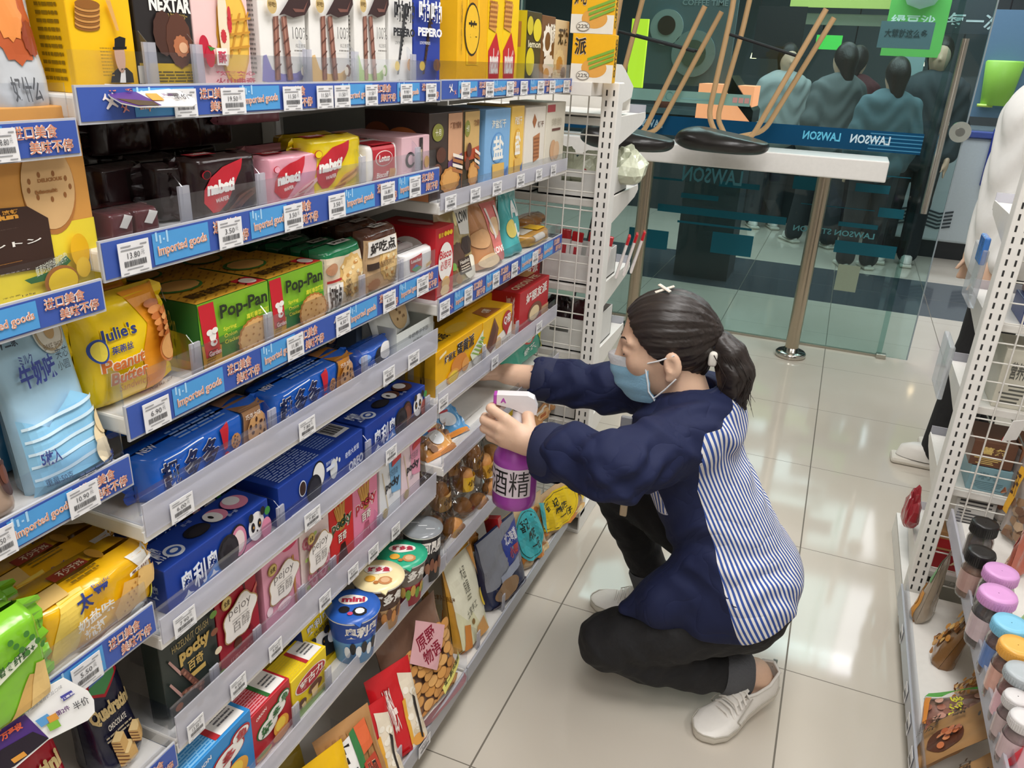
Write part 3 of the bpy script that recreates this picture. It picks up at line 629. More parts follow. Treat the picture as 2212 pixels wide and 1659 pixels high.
p.disc(*p.q(503, 76), .30, .30, '#d9a23a', 'waffle_print', wav=.02).disc(*p.q(503, 76), .27, .27, '#eec04f', 'waffle_print')
for k in range(-1, 3): p.pp([(478+k*17, 130-k*8), (482+k*17, 130-k*8), (500+k*17, 30-k*2), (496+k*17, 30-k*2)], '#c98f30', 'waffle_print')
for k in range(3): p.pp([(472, 110-k*30), (536, 102-k*30), (536, 97-k*30), (472, 105-k*30)], '#c98f30', 'waffle_print')
p.disc(*p.q(478, 56), .09, .24, '#f3ddc0', 'waffle_print').disc(*p.q(478, 78), .05, .04, '#c8323c', 'waffle_print', wav=.1).disc(*p.q(490, 50), .04, .06, '#c8323c', 'waffle_print', wav=.1).disc(*p.q(488, 28), .03, .04, '#c8323c', 'waffle_print')
p.disc(*p.q(434, 100), .085, .065, '#c21f3a', 'cherry_print').disc(*p.q(447, 121), .08, .065, '#c21f3a', 'cherry_print').pp([(440, 98), (458, 104), (448, 110)], '#4d8a3a', 'cherry_print')
p.rp((462, 140), (482, 104), '#f7eee6').tp('酥', (465, 136), (480, 110), '#cf3a58', .04).tp('软糯夹心', (458, 163), (542, 153), '#d03a5c', .03).tp('火山曲奇', (458, 183), (542, 167), '#cf2f55', .06); p.done()
for (u0, u1, us, splash, blob, lab) in ((566, 664, 546, '#8f88c0', '#5f8a3c', 'purple'), (672, 756, 660, '#e3bd84', '#6b3a22', 'orange'), (768, 834, 757, '#a9c978', '#7aa03c', 'green')):
    p = bx('B1', 'wafer_roll_box', 'white wafer roll box with a %s paint splash' % lab, 'biscuit box', 'white wafer roll boxes on the top shelf', (u0, 150), (u1, 150), .045, '#eeebe6', h=.165)
    k = (u1-u0)/100.; q = lambda a, b: (u0+a*k, b)
    p.lines(.15, .1, .85, .95, 26, '#8d8a86', face='L')
    p.pp([q(0, 175), q(2, 120), q(9, 118), q(22, 150), q(45, 160), q(75, 158), q(98, 143), q(88, 172), q(60, 181), q(25, 181)], splash, 'splash_print')
    p.pp([q(30, 172), q(55, 178), q(78, 168), q(74, 160), q(40, 165)], splash, 'splash_print')
    for a0, a1 in ((28, 34), (43, 59)):
        p.pp([q(a0-6, 36), q(a0+6, 34), q(a1+6, 172), q(a1-6, 173)], '#8a5d50', 'wafer_print'); p.pp([q(a0-3, 36), q(a0+1, 35), q(a1+1, 173), q(a1-3, 173)], '#a87766', 'wafer_print')
        for j in range(4): p.pp([q(a0-5+j*(a1-a0)/4.5, 64+j*28), q(a0-5+j*(a1-a0)/4.5, 68+j*28), q(a0+7+j*(a1-a0)/4.5, 56+j*28), q(a0+7+j*(a1-a0)/4.5, 52+j*28)], '#5d382e', 'wafer_print')
    p.pp([q(30, 33), q(45, 10), q(58, -12), q(98, -14), q(100, 10), q(88, 32), q(62, 38), q(42, 30)], '#3a2424', 'chocolate_print'); p.pp([q(60, 18), q(84, 20), q(94, 0), q(86, 26), q(66, 26)], '#7a4f46', 'chocolate_print')
    p.tp('100%', q(60, 84), q(92, 60), '#4c4846', -.01).tp('纯正脆芙', q(66, 103), q(88, 95), '#6d6862', 0).lines(*p.q(*q(63, 112)), *p.q(*q(90, 106)), 1, '#8a8680').disc(*p.q(*q(86, 152)), .07, .05, blob, 'nut_print').disc(*p.q(*q(82, 153)), .05, .035, '#efe6d2', 'nut_print').disc(*p.q(*q(12, 10)), .1, .06, '#c9ad72').tp('好吃!', q(4, 13), q(20, 4), '#6a5026', .01); p.done()
for (u0, u1, c, tc, lab, dot) in ((841, 891, '#e9e7e4', '#26262b', 'white chocolate stick box with black speckles', '#202024'), (894, 950, '#2a3f9c', '#f0f0f2', 'royal blue chocolate stick box beside the gap to the next bay', '#4a2c24')):
    p = bx('B1', 'stick_box', lab, 'biscuit box', G, (u0, 150), (u1, 150), .03, c, h=.16); k = (u1-u0)/50.; q = lambda a, b: (u0+a*k, b)
    p.pp([q(16, 160), q(20, 160), q(38, 8), q(32, 8)], '#3f2a26' if c != '#e9e7e4' else '#5a5a5c', 'stick_print')
    for j in range(14): p.disc(*p.q(*q(19+j*1.2, 145-j*9.5)), .035, .013, dot, 'stick_print', n=8)
    p.tp('PEPERO', q(3, 77), q(49, 63), tc, .05).tp('LOVE FRIENDS', q(6, 95), q(26, 90), tc, 0).tp('啪啪', q(4, 45), q(48, 5), tc, .03)
    p.disc(*p.q(*q(10, 142)), .1, .045, '#e8c23a').disc(*p.q(*q(38, 140)), .14, .06, '#d79a52' if tc != '#f0f0f2' else '#6f4a30').tp('white cookie', q(8, 178), q(42, 170), tc, 0); p.done()
p = bx('C1', 'biscuit_box', 'tall warm yellow sesame box with a gold biscuit strip', 'biscuit box', G, (987, 150), (1050, 150), .07, '#f0b40a', h=.19)
p.lines(.1, .05, .4, .95, 30, '#9a7208', face='L'); p.rp((1006, 140), (1036, -5), '#f7c71c').rp((1010, 138), (1032, 0), '#e3a216', 'strip_print').disc(*p.q(1019, 64), .26, .24, '#2f2410').disc(*p.q(1019, 64), .23, .22, '#f2c02a').tp('芝', (1010, 84), (1029, 46), '#2f2410', .03).tp('手工大作坊', (993, 120), (998, -5), '#6a4d08'); p.done()
for i, (u0, u1, lab) in enumerate(((1052, 1083, 'first of two yellow wafer boxes beside the sesame box'), (1084, 1116, 'second of two yellow wafer boxes beside the lemon box'))):
    p = bx('C1', 'wafer_box', lab, 'biscuit box', 'yellow wafer boxes on the top shelf', (u0, 150), (u1, 150), .05, '#f4ca08', h=.18)
    p.pp([(u0+2, 172), (u0+24, 172), (u0+28, 120), (u0+20, 70), (u0+2, 110)], '#c2212e', 'leaf_print').tp('nabati', (u0+4, 160), (u0+24, 105), '#f4f0ea', .03).pp([(u0+3, 60), (u0+18, 70), (u0+24, 10), (u0+8, 0)], '#d99a4a', 'wafer_print').lines(*p.q(u0+3, 60), *p.q(u0+22, 0), 6, '#a8692f', 'wafer_print'); p.done()
p = bx('C1', 'biscuit_box', 'olive and black lemon biscuit box with yellow lemons', 'biscuit box', G, (1138, 60), (1170, 60), .06, '#3a3620', h=.145)
p.rect(0, 0, 1, 1, '#c4b21c', face='L').rect(.2, .5, .8, .85, '#a8743a', face='L').rect(.4, .1, .5, .9, '#2b2614', face='L').disc(.3, .3, .28, .2, '#d9c928').disc(.7, .75, .28, .16, '#e0d030').disc(.2, .8, .2, .13, '#cfc02c').text('lemon', .1, .5, .95, .6, '#e9e4c0'); p.done()
p = bx('C1', 'biscuit_box', 'brown crisp box with white swirl lettering', 'biscuit box', G, (1171, 55), (1200, 55), .06, '#6b4526', h=.142)
p.disc(.45, .62, .34, .25, '#efe9dc', wav=.1).disc(.45, .62, .2, .14, '#6b4526').disc(.6, .25, .4, .18, '#e6dccb', wav=.08).disc(.45, .12, .22, .1, '#c08a4a').text('酥脆', .6, .6, .95, .9, '#f2ecdc'); p.done()
p = bx('C1', 'biscuit_box', 'cream crisp box beside the yellow custard boxes', 'biscuit box', G, (1201, 55), (1230, 55), .06, '#d9c093', h=.138)
p.disc(.4, .3, .36, .24, '#e6cf9c', wav=.08).disc(.4, .28, .24, .14, '#c98f3c', wav=.06).text('无糖', .2, .6, .9, .88, '#3a2f22', .04).disc(.7, .15, .2, .1, '#5b3b28'); p.done()
# two custard boxes turned towards the aisle end
for i, (v0, v1, lab) in enumerate(((176, 80, 'lower of two yellow custard pie boxes turned at the corner of the top shelf'), (78, -10, 'upper of two yellow custard pie boxes turned at the corner of the top shelf'))):
    P0 = FX(1231, v0, 'y', .262); P1 = FX(1277, v0+1, 'y', .262)
    hh = .11; z0 = 1.354+i*.1105
    p = Pack('pie_box', lab, 'biscuit box', 'custard pie boxes at the corner', (P0[0]+.0, .262, z0), .105, hh, .05, card('#f3b70c'), yaw=-math.pi/2+.12)
    p.rect(0, 0, 1, .38, '#ece7dc').disc(.55, .3, .3, .2, '#e3a54a', 'pie_print').text('派' if i == 0 else '好吃', .06, .56, .34, .92, '#2a241c', .05, out='#f6f2ea')
    for k in range(3): p.poly([(.38+.03*k, .5-.09*k), (1., .72-.09*k), (1., .66-.09*k), (.38+.03*k, .44-.09*k)], '#7fae3a')
    p.disc(.3, .14, .16, .1, '#9a938a').disc(.3, .14, .14, .085, '#ece7dc').text('22%', .18, .1, .42, .18, '#6d675f')
    p.done()
    mb = MB(); V, F, _ = glyphs('CUSTARD', .03); mb.add([(-.05*.25-.028*(1-q_[1])*1.0, .1056, hh*.12+q_[0]*hh*.8) for q_ in V], F, ink('#5a4410')); mb.build('side_lettering', p.r)

# ---- second shelf, middle bay: flow-wrapped wafer packs
GW = 'wafer packs on the second shelf'
def wafer(tl, tr, d, col, lab, leaf='#c61f30', x=None, front=True, z0=None, h=None, back=.022, wafc='#d9a24e', sh='#a8692f', yaw=0):
    p = bx('B2', 'wafer_pack', lab, 'wafer pack', GW, tl, tr, d, col, 'pillow', x=x, z0=z0, h=h, back=back, fin=.012, p=7., wr=.0022, yaw=yaw)
    if front:
        p.poly([(.2, .12), (.08, .3), (.1, .5), (.2, .68), (.4, .82), (.66, .9), (.72, .92), (.68, .75), (.56, .5), (.42, .25), (.3, .12)], leaf, 'leaf_print')
        p.text('nabati', .14, .4, .56, .62, '#f6f3ee', .06, shear=.06, rise=.03).text('WAFER', .24, .27, .44, .34, '#f6f3ee', .02, shear=.03, rise=.03)
        p.poly([(.38, .1), (.62, .32), (.9, .44), (.92, .36), (.6, .12), (.45, .05)], wafc, 'wafer_print'); p.poly([(.38, .1), (.45, .05), (.6, .12), (.62, .18)], sh, 'wafer_print'); p.poly([(.5, .2), (.8, .38), (.82, .36), (.52, .18)], sh, 'wafer_print')
        p.disc(.12, .74, .06, .07, leaf).disc(.12, .74, .05, .06, col)
        p.rect(.1, .22, .45, .55, leaf, face='T').text('nabati', .15, .28, .4, .48, '#f6f3ee', .03, face='T'); p.disc(.8, .4, .08, .12, sh, face='T')
    p.done(); return p
wafer((420, 352), (556, 318), .055, '#2b1719', 'black chocolate wafer pack with red leaf, foremost of the black ones', wafc='#6b4030', sh='#3d2218')
wafer((215, 372), (322, 342), .05, '#2a1618', 'black wafer pack behind the low small packs, end of the row', x=-.25, front=False, yaw=.1)
wafer((330, 365), (412, 340), .05, '#29171a', 'black wafer pack standing at an angle left of the foremost one', x=-.22, front=False, yaw=-.25)
wafer((300, 345), (380, 325), .05, '#271517', 'black wafer pack second in the row behind the angled one', x=-.30, front=False)
for i, (a, b, z) in enumerate((((230, 300), (330, 280), 1.29), ((340, 285), (440, 268), 1.29), ((425, 280), (505, 265), 1.29))):
    wafer(a, b, .06, '#3a2024', 'dark wafer pack lying on top of the stack, %s' % ['first from the near end', 'middle one', 'next to the pink upturned pack'][i], x=-.36, front=False, z0=1.262, h=.05)
for i, (a, b) in enumerate((((215, 390), (300, 370)), ((300, 375), (390, 352)), ((395, 350), (470, 330)))):
    wafer(a, b, .06, '#24161a', 'dark wafer pack deep in the shelf, %s' % ['near end of the back row', 'middle of the back row', 'far end of the back row'][i], x=-.40, front=False, h=.055)
for i, (a, b) in enumerate((((237, 478), (290, 466)), ((292, 470), (345, 458)))):
    p = bx('B2', 'wafer_pack', 'small maroon wafer pack lying low behind the strip, %s' % ['nearer one', 'farther one'][i], 'wafer pack', 'small maroon wafer packs', a, b, .06, '#5a2028', 'pillow', h=.03, fin=.01, wr=.002)
    p.poly([(.3, .5), (.6, .9), (.9, .8), (.6, .4)], '#d8d4cf', face='F'); p.done()
wafer((576, 333), (690, 330), .055, '#e3a0b0', 'pink strawberry wafer pack with red leaf, in front', wafc='#f0c3c0', sh='#c8656e')
wafer((560, 318), (655, 308), .05, '#e09aab', 'pink wafer pack second in the row behind the front pink one', x=-.27, front=False)
p = wafer((500, 270), (612, 262), .05, '#d98fa4', 'pink wafer pack lying upturned on top with grey print', x=-.33, front=False, z0=1.292, h=.036)
wafer((668, 308), (783, 283), .055, '#f0d312', 'yellow cheese wafer pack with red leaf, in front')
wafer((640, 296), (730, 282), .05, '#e3c510', 'yellow wafer pack second in the row, deeper in the shelf', x=-.27, front=False)
p = bx('B2', 'biscuit_pack', 'red and white caramel biscuit pack with oval script logo', 'biscuit pack', None, (790, 314), (862, 305), .12, '#ece8e4', 'pillow', p=8., wr=.001)
p.rect(.18, .02, .84, .98, '#b5202e').disc(.5, .62, .26, .2, '#ece4de', 'logo').disc(.5, .62, .24, .18, '#b5202e', 'logo').text('Lotus', .34, .54, .66, .72, '#f4ece6', .03, shear=.05).text('Biscoff', .26, .14, .62, .28, '#f4ece6', .02, shear=.05).poly([(.62, .1), (.8, .08), (.82, .32), (.66, .34)], '#c98a48', 'biscuit_print').rect(.2, .0, .85, .9, '#b5202e', face='T'); p.done()
p = bx('B2', 'biscuit_box', 'pale pink box with a big ink letter C', 'biscuit box', None, (868, 298), (928, 290), .14, '#e6bcc4')
p.disc(.28, .42, .17, .2, '#2b2327', 'logo').disc(.29, .42, .1, .13, '#e6bcc4', 'logo').rect(.36, .34, .5, .5, '#e6bcc4', 'logo').rect(.6, .1, .72, .95, '#33272a').text('my cookie', .63, .2, .69, .8, '#e9d2ae').disc(.86, .3, .09, .16, '#d7a253', 'biscuit_print'); p.done()

# ---- second shelf, far bay
GE = 'boxes on the second shelf of the far bay'
for i, (u0, u1, vt, c, c2, lab) in enumerate(((927, 1000, 243, '#3f2f28', '#d3a07c', 'brown egg roll box with nuts and a crusty biscuit'), (1001, 1037, 238, '#4a3c26', '#d0ab6c', 'tan egg roll box beside the light blue box'))):
    p = bx('C2', 'egg_roll_box', lab, 'biscuit box', GE, (u0, vt), (u1, vt-2), .13, c)
    p.poly([(.55, .98), (.98, .98), (.98, .45), (.75, .3), (.55, .45)] if i == 0 else [(.1, .98), (.98, .98), (.98, .5), (.6, .42), (.1, .5)], c2).poly([(.55, .42), (.98, .5), (.98, .38), (.55, .3)] if i == 0 else [(.1, .5), (.98, .55), (.98, .4), (.1, .38)], '#6d4a78' if i == 0 else '#b8502f')
    p.disc(.24, .78, .16, .1, '#8a8a3a', 'logo').text('十月', .16, .74, .32, .82, '#efe8d0').text('巧克力蛋卷', .6, .8, .94, .88, '#7a4a2a')
    p.disc(.6, .2, .3, .16, '#c98a42', 'biscuit_print', wav=.05).disc(.6, .21, .24, .12, '#dba25c', 'biscuit_print', wav=.06)
    for k in range(4): p.poly([(.66, .3+.06*k), (.98, .24+.06*k), (.98, .28+.06*k), (.66, .34+.06*k)], '#f0e6d8' if k % 2 else '#b07040', 'biscuit_print')
    p.disc(.3, .52, .14, .09, '#5b3426', 'nut_print').disc(.18, .35, .13, .08, '#6e4230', 'nut_print')
    p.rect(0, 0, 1, 1, '#3a2a26' if i == 0 else '#c98f6a', face='L').rect(0, 0, 1, .3, '#c8865c', face='L').disc(.6, .65, .3, .18, '#a8642f', face='L').disc(.2, .75, .2, .12, '#7a4224', face='L').rect(0, 0, 1, 1, '#33282a', face='T'); p.done()
for u0, u1, vt, c, c2, lab in ((1050, 1104, 236, '#7fb0dd', '#5f98cf', 'light blue sea salt biscuit box'), (1107, 1134, 230, '#f0c45a', '#e3ae3a', 'warm yellow sea salt biscuit box beside the light blue one')):
    p = bx('C2', 'biscuit_box', lab, 'biscuit box', GE, (u0, vt), (u1, vt-2), .11, c)
    p.text('海盐饼干', .24, .74, .8, .86, '#f2f0e4', .02).disc(.5, .48, .27, .21, c2, 'logo').disc(.5, .48, .25, .19, c, 'logo').text('盐', .3, .32, .72, .64, '#f6f3ea', .05).poly([(.3, .04), (.78, .03), (.76, .26), (.28, .27)], '#e3b65c', 'biscuit_print').poly([(.78, .03), (.92, .03), (.92, .2), (.78, .12)], '#3d6fb8').lines(.3, .4, .7, .9, 5, c2, face='L'); p.done()
for u0, u1, vt, lab, k in ((1137, 1180, 232, 'white biscuit box with a diamond and a square wafer', 0), (1183, 1223, 222, 'cream biscuit box with a red corner and folded wafers', 1)):
    p = bx('C2', 'biscuit_box', lab, 'biscuit box', GE, (u0, vt), (u1, vt-2), .1, '#e9e2d6' if not k else '#e6dfce')
    if k: p.rect(.02, .86, .42, .97, '#b8333c').rect(.3, .56, .75, .6, '#6a3a30').text('薄脆', .25, .64, .8, .76, '#c4bba8', 0).disc(.4, .26, .16, .16, '#d8aa80', 'wafer_print', rot=.5).disc(.58, .24, .16, .15, '#e3bd97', 'wafer_print', rot=-.4)
    else: p.poly([(.42, .9), (.54, .8), (.44, .68), (.33, .78)], '#a8683c', 'wafer_print').poly([(.4, .55), (.72, .6), (.74, .2), (.46, .14)], '#b9794a', 'wafer_print').lines(.44, .2, .7, .55, 6, '#9a5f38', 'wafer_print').text('饼干', .6, .68, .9, .78, '#7a5a48')
    p.done()
def FXP(u, v, p, n):
    d = FW + RT*(u-IMW/2)/FPX - UP*(v-IMH/2)/FPX; n = np.array(n, float); return CAM + d*(((np.array(p)-CAM)@n)/(d@n))
# ---------------------------------------------------------------- third shelf, middle bay
p = bx('B3', 'biscuit_bag', 'yellow and orange peanut butter sandwich bag behind a clear fence', 'snack bag', None, (192, 722), (372, 672), .06, '#f4cf0c', 'pillow', p=2.6, wr=.003, fin=.014, h=.125)
p.poly([(.62, 0), (1, 0), (1, 1), (.5, 1), (.66, .7), (.56, .4)], '#ee9a1c').text("Julie's", .12, .62, .52, .76, '#2c3a7c', .05, out='#f6d91c').text('茱蒂丝', .2, .53, .44, .6, '#2c3a7c', .02).text('Peanut', .1, .38, .56, .5, '#d9722a', .05, out='#fbf3e2').text('Butter', .16, .25, .58, .37, '#d9722a', .05, out='#fbf3e2').text('Sandwich', .24, .17, .58, .24, '#c9822a', .0)
for k in range(6): p.disc(.76+.012*k, .86-.055*k, .1, .035, '#d38a4a' if k % 2 else '#b8692f', 'biscuit_print')
for k in range(5): p.disc(.88, .78-.05*k, .09, .035, '#d99a5c' if k % 2 else '#b8692f', 'biscuit_print')
p.disc(.84, .44, .13, .14, '#c9783a', 'biscuit_print').disc(.84, .45, .11, .12, '#dba05f', 'biscuit_print').disc(.95, .5, .04, .07, '#e0b070', 'peanut_print').disc(.955, .42, .035, .05, '#e0b070', 'peanut_print').text('Net Wt.: 52.5g', .55, .08, .9, .13, '#6b4a12').disc(.07, .6, .055, .11, '#2c4a9c', 'logo').disc(.07, .6, .042, .09, '#e8d34a', 'logo').poly([(.93, .95), (.98, .95), (.985, .85), (.95, .82), (.92, .86)], '#3a5ab0', 'logo'); p.done()
p = bx('B3', 'biscuit_bag', 'folded orange and yellow bag lying behind the peanut butter bag', 'snack bag', None, (150, 690), (300, 650), .06, '#e6b41a', 'pillow', p=2.6, wr=.004, x=-.28, fin=.01, h=.11); p.poly([(.5, 0), (1, 0), (1, 1), (.6, 1)], '#e08a1c'); p.done()
def poppan(tl, tr, lab, x=None, full=True, d=.118):
    p = bx('B3', 'cracker_box', lab, 'biscuit box', 'green spring onion cracker boxes', tl, tr, d, '#2f7d33', x=x)
    p.rect(0, .34, 1, 1, '#7fb52a').poly([(0, .34), (1, .34), (1, .5), (0, .42)], '#4f9a30').rect(0, 0, 1, .12, '#c9962c', 'pattern_print')
    if full:
        p.poly([(0, 0), (.24, 0), (.26, .32), (0, .4)], '#c9962c', 'pattern_print')
        for k in range(7):
            for j in range(4): p.poly([(.02+.03*j+.01*k, .03+.04*k), (.05+.03*j+.01*k, .05+.04*k), (.04+.03*j+.01*k, .06+.04*k), (.01+.03*j+.01*k, .04+.04*k)], '#8a5f16', 'pattern_print'); p.lay['F'] -= 1
        p.poly([(.0, .98), (.2, .98), (.24, .2), (.04, .2)], '#c8202e').disc(.15, .5, .045, .09, '#f4efe8', 'logo').disc(.11, .56, .04, .045, '#f4efe8', 'logo').disc(.18, .57, .04, .045, '#f4efe8', 'logo').disc(.15, .4, .045, .05, '#f4efe8', 'logo').disc(.16, .41, .02, .02, '#c8202e', 'logo').text('Garden', .07, .22, .23, .29, '#f4efe8', .01)
        p.text('Pop-Pan', .26, .64, .95, .9, '#26301a', .03, rise=.0).text('嘉顿香葱薄饼', .62, .55, .96, .63, '#e6dc3a', .02).text('Spring', .28, .5, .46, .57, '#e6dc3a', .01).text('Onion', .28, .41, .46, .47, '#e6dc3a', .01).text('Crackers', .28, .32, .5, .38, '#e6dc3a', .01)
        p.biscuit(.73, .25, .27, .3, '#e0b070', '#b57a38', wav=.03, holes=14, n=44)
    p.rect(0, 0, 1, 1, '#c9962c', 'pattern_print', 'T')
    for k in range(9):
        for j in range(7):
            p.poly([(.03+.14*j, .04+.11*k), (.1+.14*j, .09+.11*k), (.08+.14*j, .1+.11*k), (.01+.14*j, .05+.11*k)], '#9a6a1c', 'pattern_print', 'T'); p.lay['T'] -= 1
    p.rect(.75, .02, 1, .3, '#c8202e', face='T').disc(.88, .16, .09, .1, '#f0e6dc', 'logo', 'T').text('嘉顿香葱薄饼', .1, .12, .72, .3, '#4a3210', .03, face='T').disc(.35, .62, .28, .22, '#3f7a34', face='T').disc(.36, .62, .24, .18, '#d9a860', 'biscuit_print', 'T', wav=.02)
    p.rect(0, 0, 1, 1, '#2f6d30', face='L').rect(0, 0, 1, .14, '#b5862a', 'pattern_print', 'L').text('Pop-Pan', .5, .3, .7, .85, '#c9c24a', .0, face='L'); p.done()
poppan((424, 660), (576, 606), 'first green spring onion cracker box of the front row, beside the yellow bag')
poppan((578, 602), (695, 566), 'second green spring onion cracker box of the front row, beside the foil packs')
for k, (x, a, b, c, e) in enumerate(((-.307, (340, 628), (470, 590), (475, 588), (590, 556)), (-.425, (285, 600), (400, 568), (404, 566), (510, 538)))):
    poppan(a, b, 'green cracker box %s behind the first one' % ('directly', 'last in the row')[k], x, False, .112); poppan(c, e, 'green cracker box %s behind the second one' % ('directly', 'last in the row')[k], x, False, .112)
def nutpack(tl, tr, col, lab, x=None, front=True, brown=False, h=None):
    p = bx('B3', 'biscuit_pack', lab, 'biscuit pack', 'nut biscuit foil packs on the third shelf', tl, tr, .05, col, 'pillow', x=x, p=5., wr=.003, fin=0, h=h)
    if front:
        p.poly([(.02, 0), (.98, 0), (.98, .86), (.5, .84), (.02, .88)], '#e0cfb4' if not brown else '#c9a77e').disc(.66, .5, .3, .34, '#d9b06a', 'cracker_print', wav=.06).disc(.68, .5, .25, .28, '#ecc98a', 'cracker_print', wav=.08)
        rd = random.Random(3)
        for k in range(16): p.disc(.66+rd.uniform(-.22, .22), .5+rd.uniform(-.26, .26), .035, .03, '#f4e2b8' if k % 2 else '#c98f4a', 'cracker_print', n=8); p.lay['F'] -= 1
        p.disc(.18, .7, .13, .09, '#c08a66', 'nut_print').disc(.2, .18, .16, .09, '#a8734c', 'nut_print', wav=.08)
        if brown: p.rect(.05, .62, .86, .86, '#ece8e2').text('好吃点', .08, .65, .82, .83, '#2a2422', .05).rect(.04, .42, .3, .52, '#3a2a22').text('香脆核桃饼', .32, .42, .75, .52, '#6b4a2c', .01)
        else: p.poly([(.06, .02), (.34, .02), (.4, .46), (.08, .5)], '#eee9e2').text('好吃点', .1, .06, .34, .44, '#2a2422', .04).text('香脆腰果饼', .46, .05, .6, .5, '#5b4a34', .0).rect(.06, .5, .36, .54, '#b5302c')
        p.rect(.06, .02, .3, .08, '#2c5f3a')
    p.rect(.4, .2, .8, .5, '#e6e2dc', face='T').text('好吃点', .44, .26, .76, .44, '#2a2422', .03, face='T'); p.done()
nutpack((697, 552), (786, 508), '#15784a', 'green foil nut biscuit pack with an almond cracker, in front')
for k, (a, b, x) in enumerate((((655, 545), (735, 508), -.25), ((600, 535), (680, 505), -.31), ((560, 530), (640, 500), -.37), ((520, 520), (600, 495), -.43))):
    nutpack(a, b, '#12683f', 'green foil nut biscuit pack, %s behind the front one' % ['second', 'third', 'fourth', 'fifth'][k], x, False)
nutpack((790, 512), (862, 474), '#5b3424', 'brown foil nut biscuit pack with a walnut cracker, in front', brown=True)
for k, (a, b, x) in enumerate((((750, 495), (820, 468), -.25), ((720, 488), (790, 462), -.31), ((690, 480), (755, 458), -.37))):
    nutpack(a, b, '#52301f', 'brown foil nut biscuit pack, %s behind the front one' % ['second', 'third', 'fourth'][k], x, False)
for k, (a, b, x) in enumerate((((874, 556), (936, 526), None), ((850, 540), (912, 516), -.235), ((835, 530), (890, 508), -.275))):
    p = bx('B3', 'wafer_pack', 'small white wafer pack with red label, %s' % ['foremost of three', 'middle of three', 'rearmost of three'][k], 'wafer pack', 'small white wafer packs', a, b, .035, '#e9e7e6', 'pillow', x=x, p=5., wr=.0015, fin=.006)
    p.poly([(.16, .78), (.58, .86), (.56, .3), (.36, .18), (.18, .3)], '#b8242e', 'logo').text('Loacker', .2, .6, .54, .74, '#f4eee8', .03).poly([(.2, .36), (.36, .5), (.54, .34), (.36, .2)], '#4f9a5a', 'mountain_print').poly([(.24, .4), (.36, .52), (.44, .42)], '#4a7fc0', 'mountain_print').poly([(.68, .2), (.9, .3), (.88, .44), (.7, .36)], '#d9b06a', 'wafer_print'); p.done()
# ---- third shelf, far bay
p = bx('C3', 'biscuit_box', 'tall red milk biscuit box with a white oval', 'biscuit box', None, (942, 498), (981, 480), .13, '#c4202c')
p.text('香浓', .12, .86, .4, .93, '#e9c02c', .03).disc(.5, .9, .08, .035, '#f0c81c').disc(.65, .9, .08, .035, '#f0c81c').disc(.8, .9, .08, .035, '#f0c81c').disc(.5, .5, .4, .28, '#efeae4').text('Bisco', .16, .56, .82, .68, '#c4202c', .02).text('必思可', .2, .4, .8, .53, '#c4202c', .0).disc(.5, .2, .24, .1, '#e3b265', 'biscuit_print', n=8).disc(.45, .1, .26, .08, '#f0d29a', 'biscuit_print', n=8)
p.disc(.55, .68, .28, .18, '#ece4de', face='L').text('Bisco', .36, .66, .76, .78, '#c4202c', .0, face='L').rect(0, 0, 1, .3, '#b01c28', face='L').disc(.5, .5, .2, .3, '#e0b0ac', face='T'); p.done()
p = bx('C3', 'chocolate_bag', 'gold bag of hazelnut chocolates with white top label', 'snack bag', None, (972, 468), (1046, 440), .06, '#b5a06a', 'pouch', p=3., wr=.003, lean=.05)
p.poly([(.52, .98), (.92, .98), (.86, .62), (.56, .66)], '#eeebe4').text('LOW', .56, .8, .88, .94, '#2a2624', .02).disc(.4, .42, .2, .16, '#5b4034', 'chocolate_print', wav=.05).disc(.7, .5, .2, .13, '#3a2a26', 'chocolate_print', n=6).disc(.72, .2, .24, .16, '#efe9d6', 'cream_print').rect(.36, .16, .7, .36, '#3f3029').text('Hazelnut', .39, .29, .67, .34, '#efe6d6', .01).lines(.4, .18, .66, .28, 3, '#d9ccb8').disc(.2, .18, .1, .08, '#7a5638', 'nut_print').disc(.3, .12, .08, .06, '#9a7448', 'nut_print').disc(.2, .3, .07, .05, '#6fa04a', 'leaf_print').disc(.45, .88, .04, .09, '#f0e2a0', 'painted_glint'); p.done()  # the pale narrow ellipse paints a glint onto the gold film
p = bx('C3', 'bread_bag', 'clear bag of buns with coral pink label', 'snack bag', None, (1047, 452), (1112, 424), .08, '#c98f62', 'pouch', p=3., wr=.004, lean=.05)
p.poly([(.38, .98), (.9, .96), (.98, .2), (.7, .02), (.5, .3)], '#e5807a').text('LOVE', .5, .2, .82, .3, '#f6efe8', .04).disc(.68, .6, .2, .14, '#eec79a', 'bun_print').poly([(.46, .9), (.52, .9), (.64, .45), (.58, .42)], '#f3e9e2').poly([(.76, .9), (.82, .9), (.9, .5), (.84, .5)], '#f3e9e2').disc(.2, .5, .22, .14, '#d9a878', 'bun_print').disc(.3, .16, .25, .1, '#e6c9a0', 'bun_print'); p.done()
p = bx('C3', 'bread_bag', 'teal bread bag with white letters behind the coral one', 'snack bag', None, (1110, 424), (1146, 404), .07, '#4fb3b5', 'pouch', p=3., wr=.004, lean=.04)
p.text('AI', .4, .6, .8, .85, '#eef4f2', .05).text('L', .5, .3, .8, .5, '#eef4f2', .05).disc(.3, .45, .2, .14, '#d9c86a', 'bun_print'); p.done()
p = bx('C3', 'snack_packet', 'small amber snack packet lying at the far end of the third shelf', 'snack packet', None, (1146, 512), (1196, 498), .09, '#b9893c', 'pillow', p=3., wr=.004, h=.032, fin=.008); p.rect(.1, .3, .5, .8, '#d8d0c0', face='T').rect(.55, .2, .9, .7, '#e8b81c', face='T').rect(.1, .1, .8, .4, '#e0b21c').rect(.2, .5, .6, .9, '#d9d3c8'); p.done()
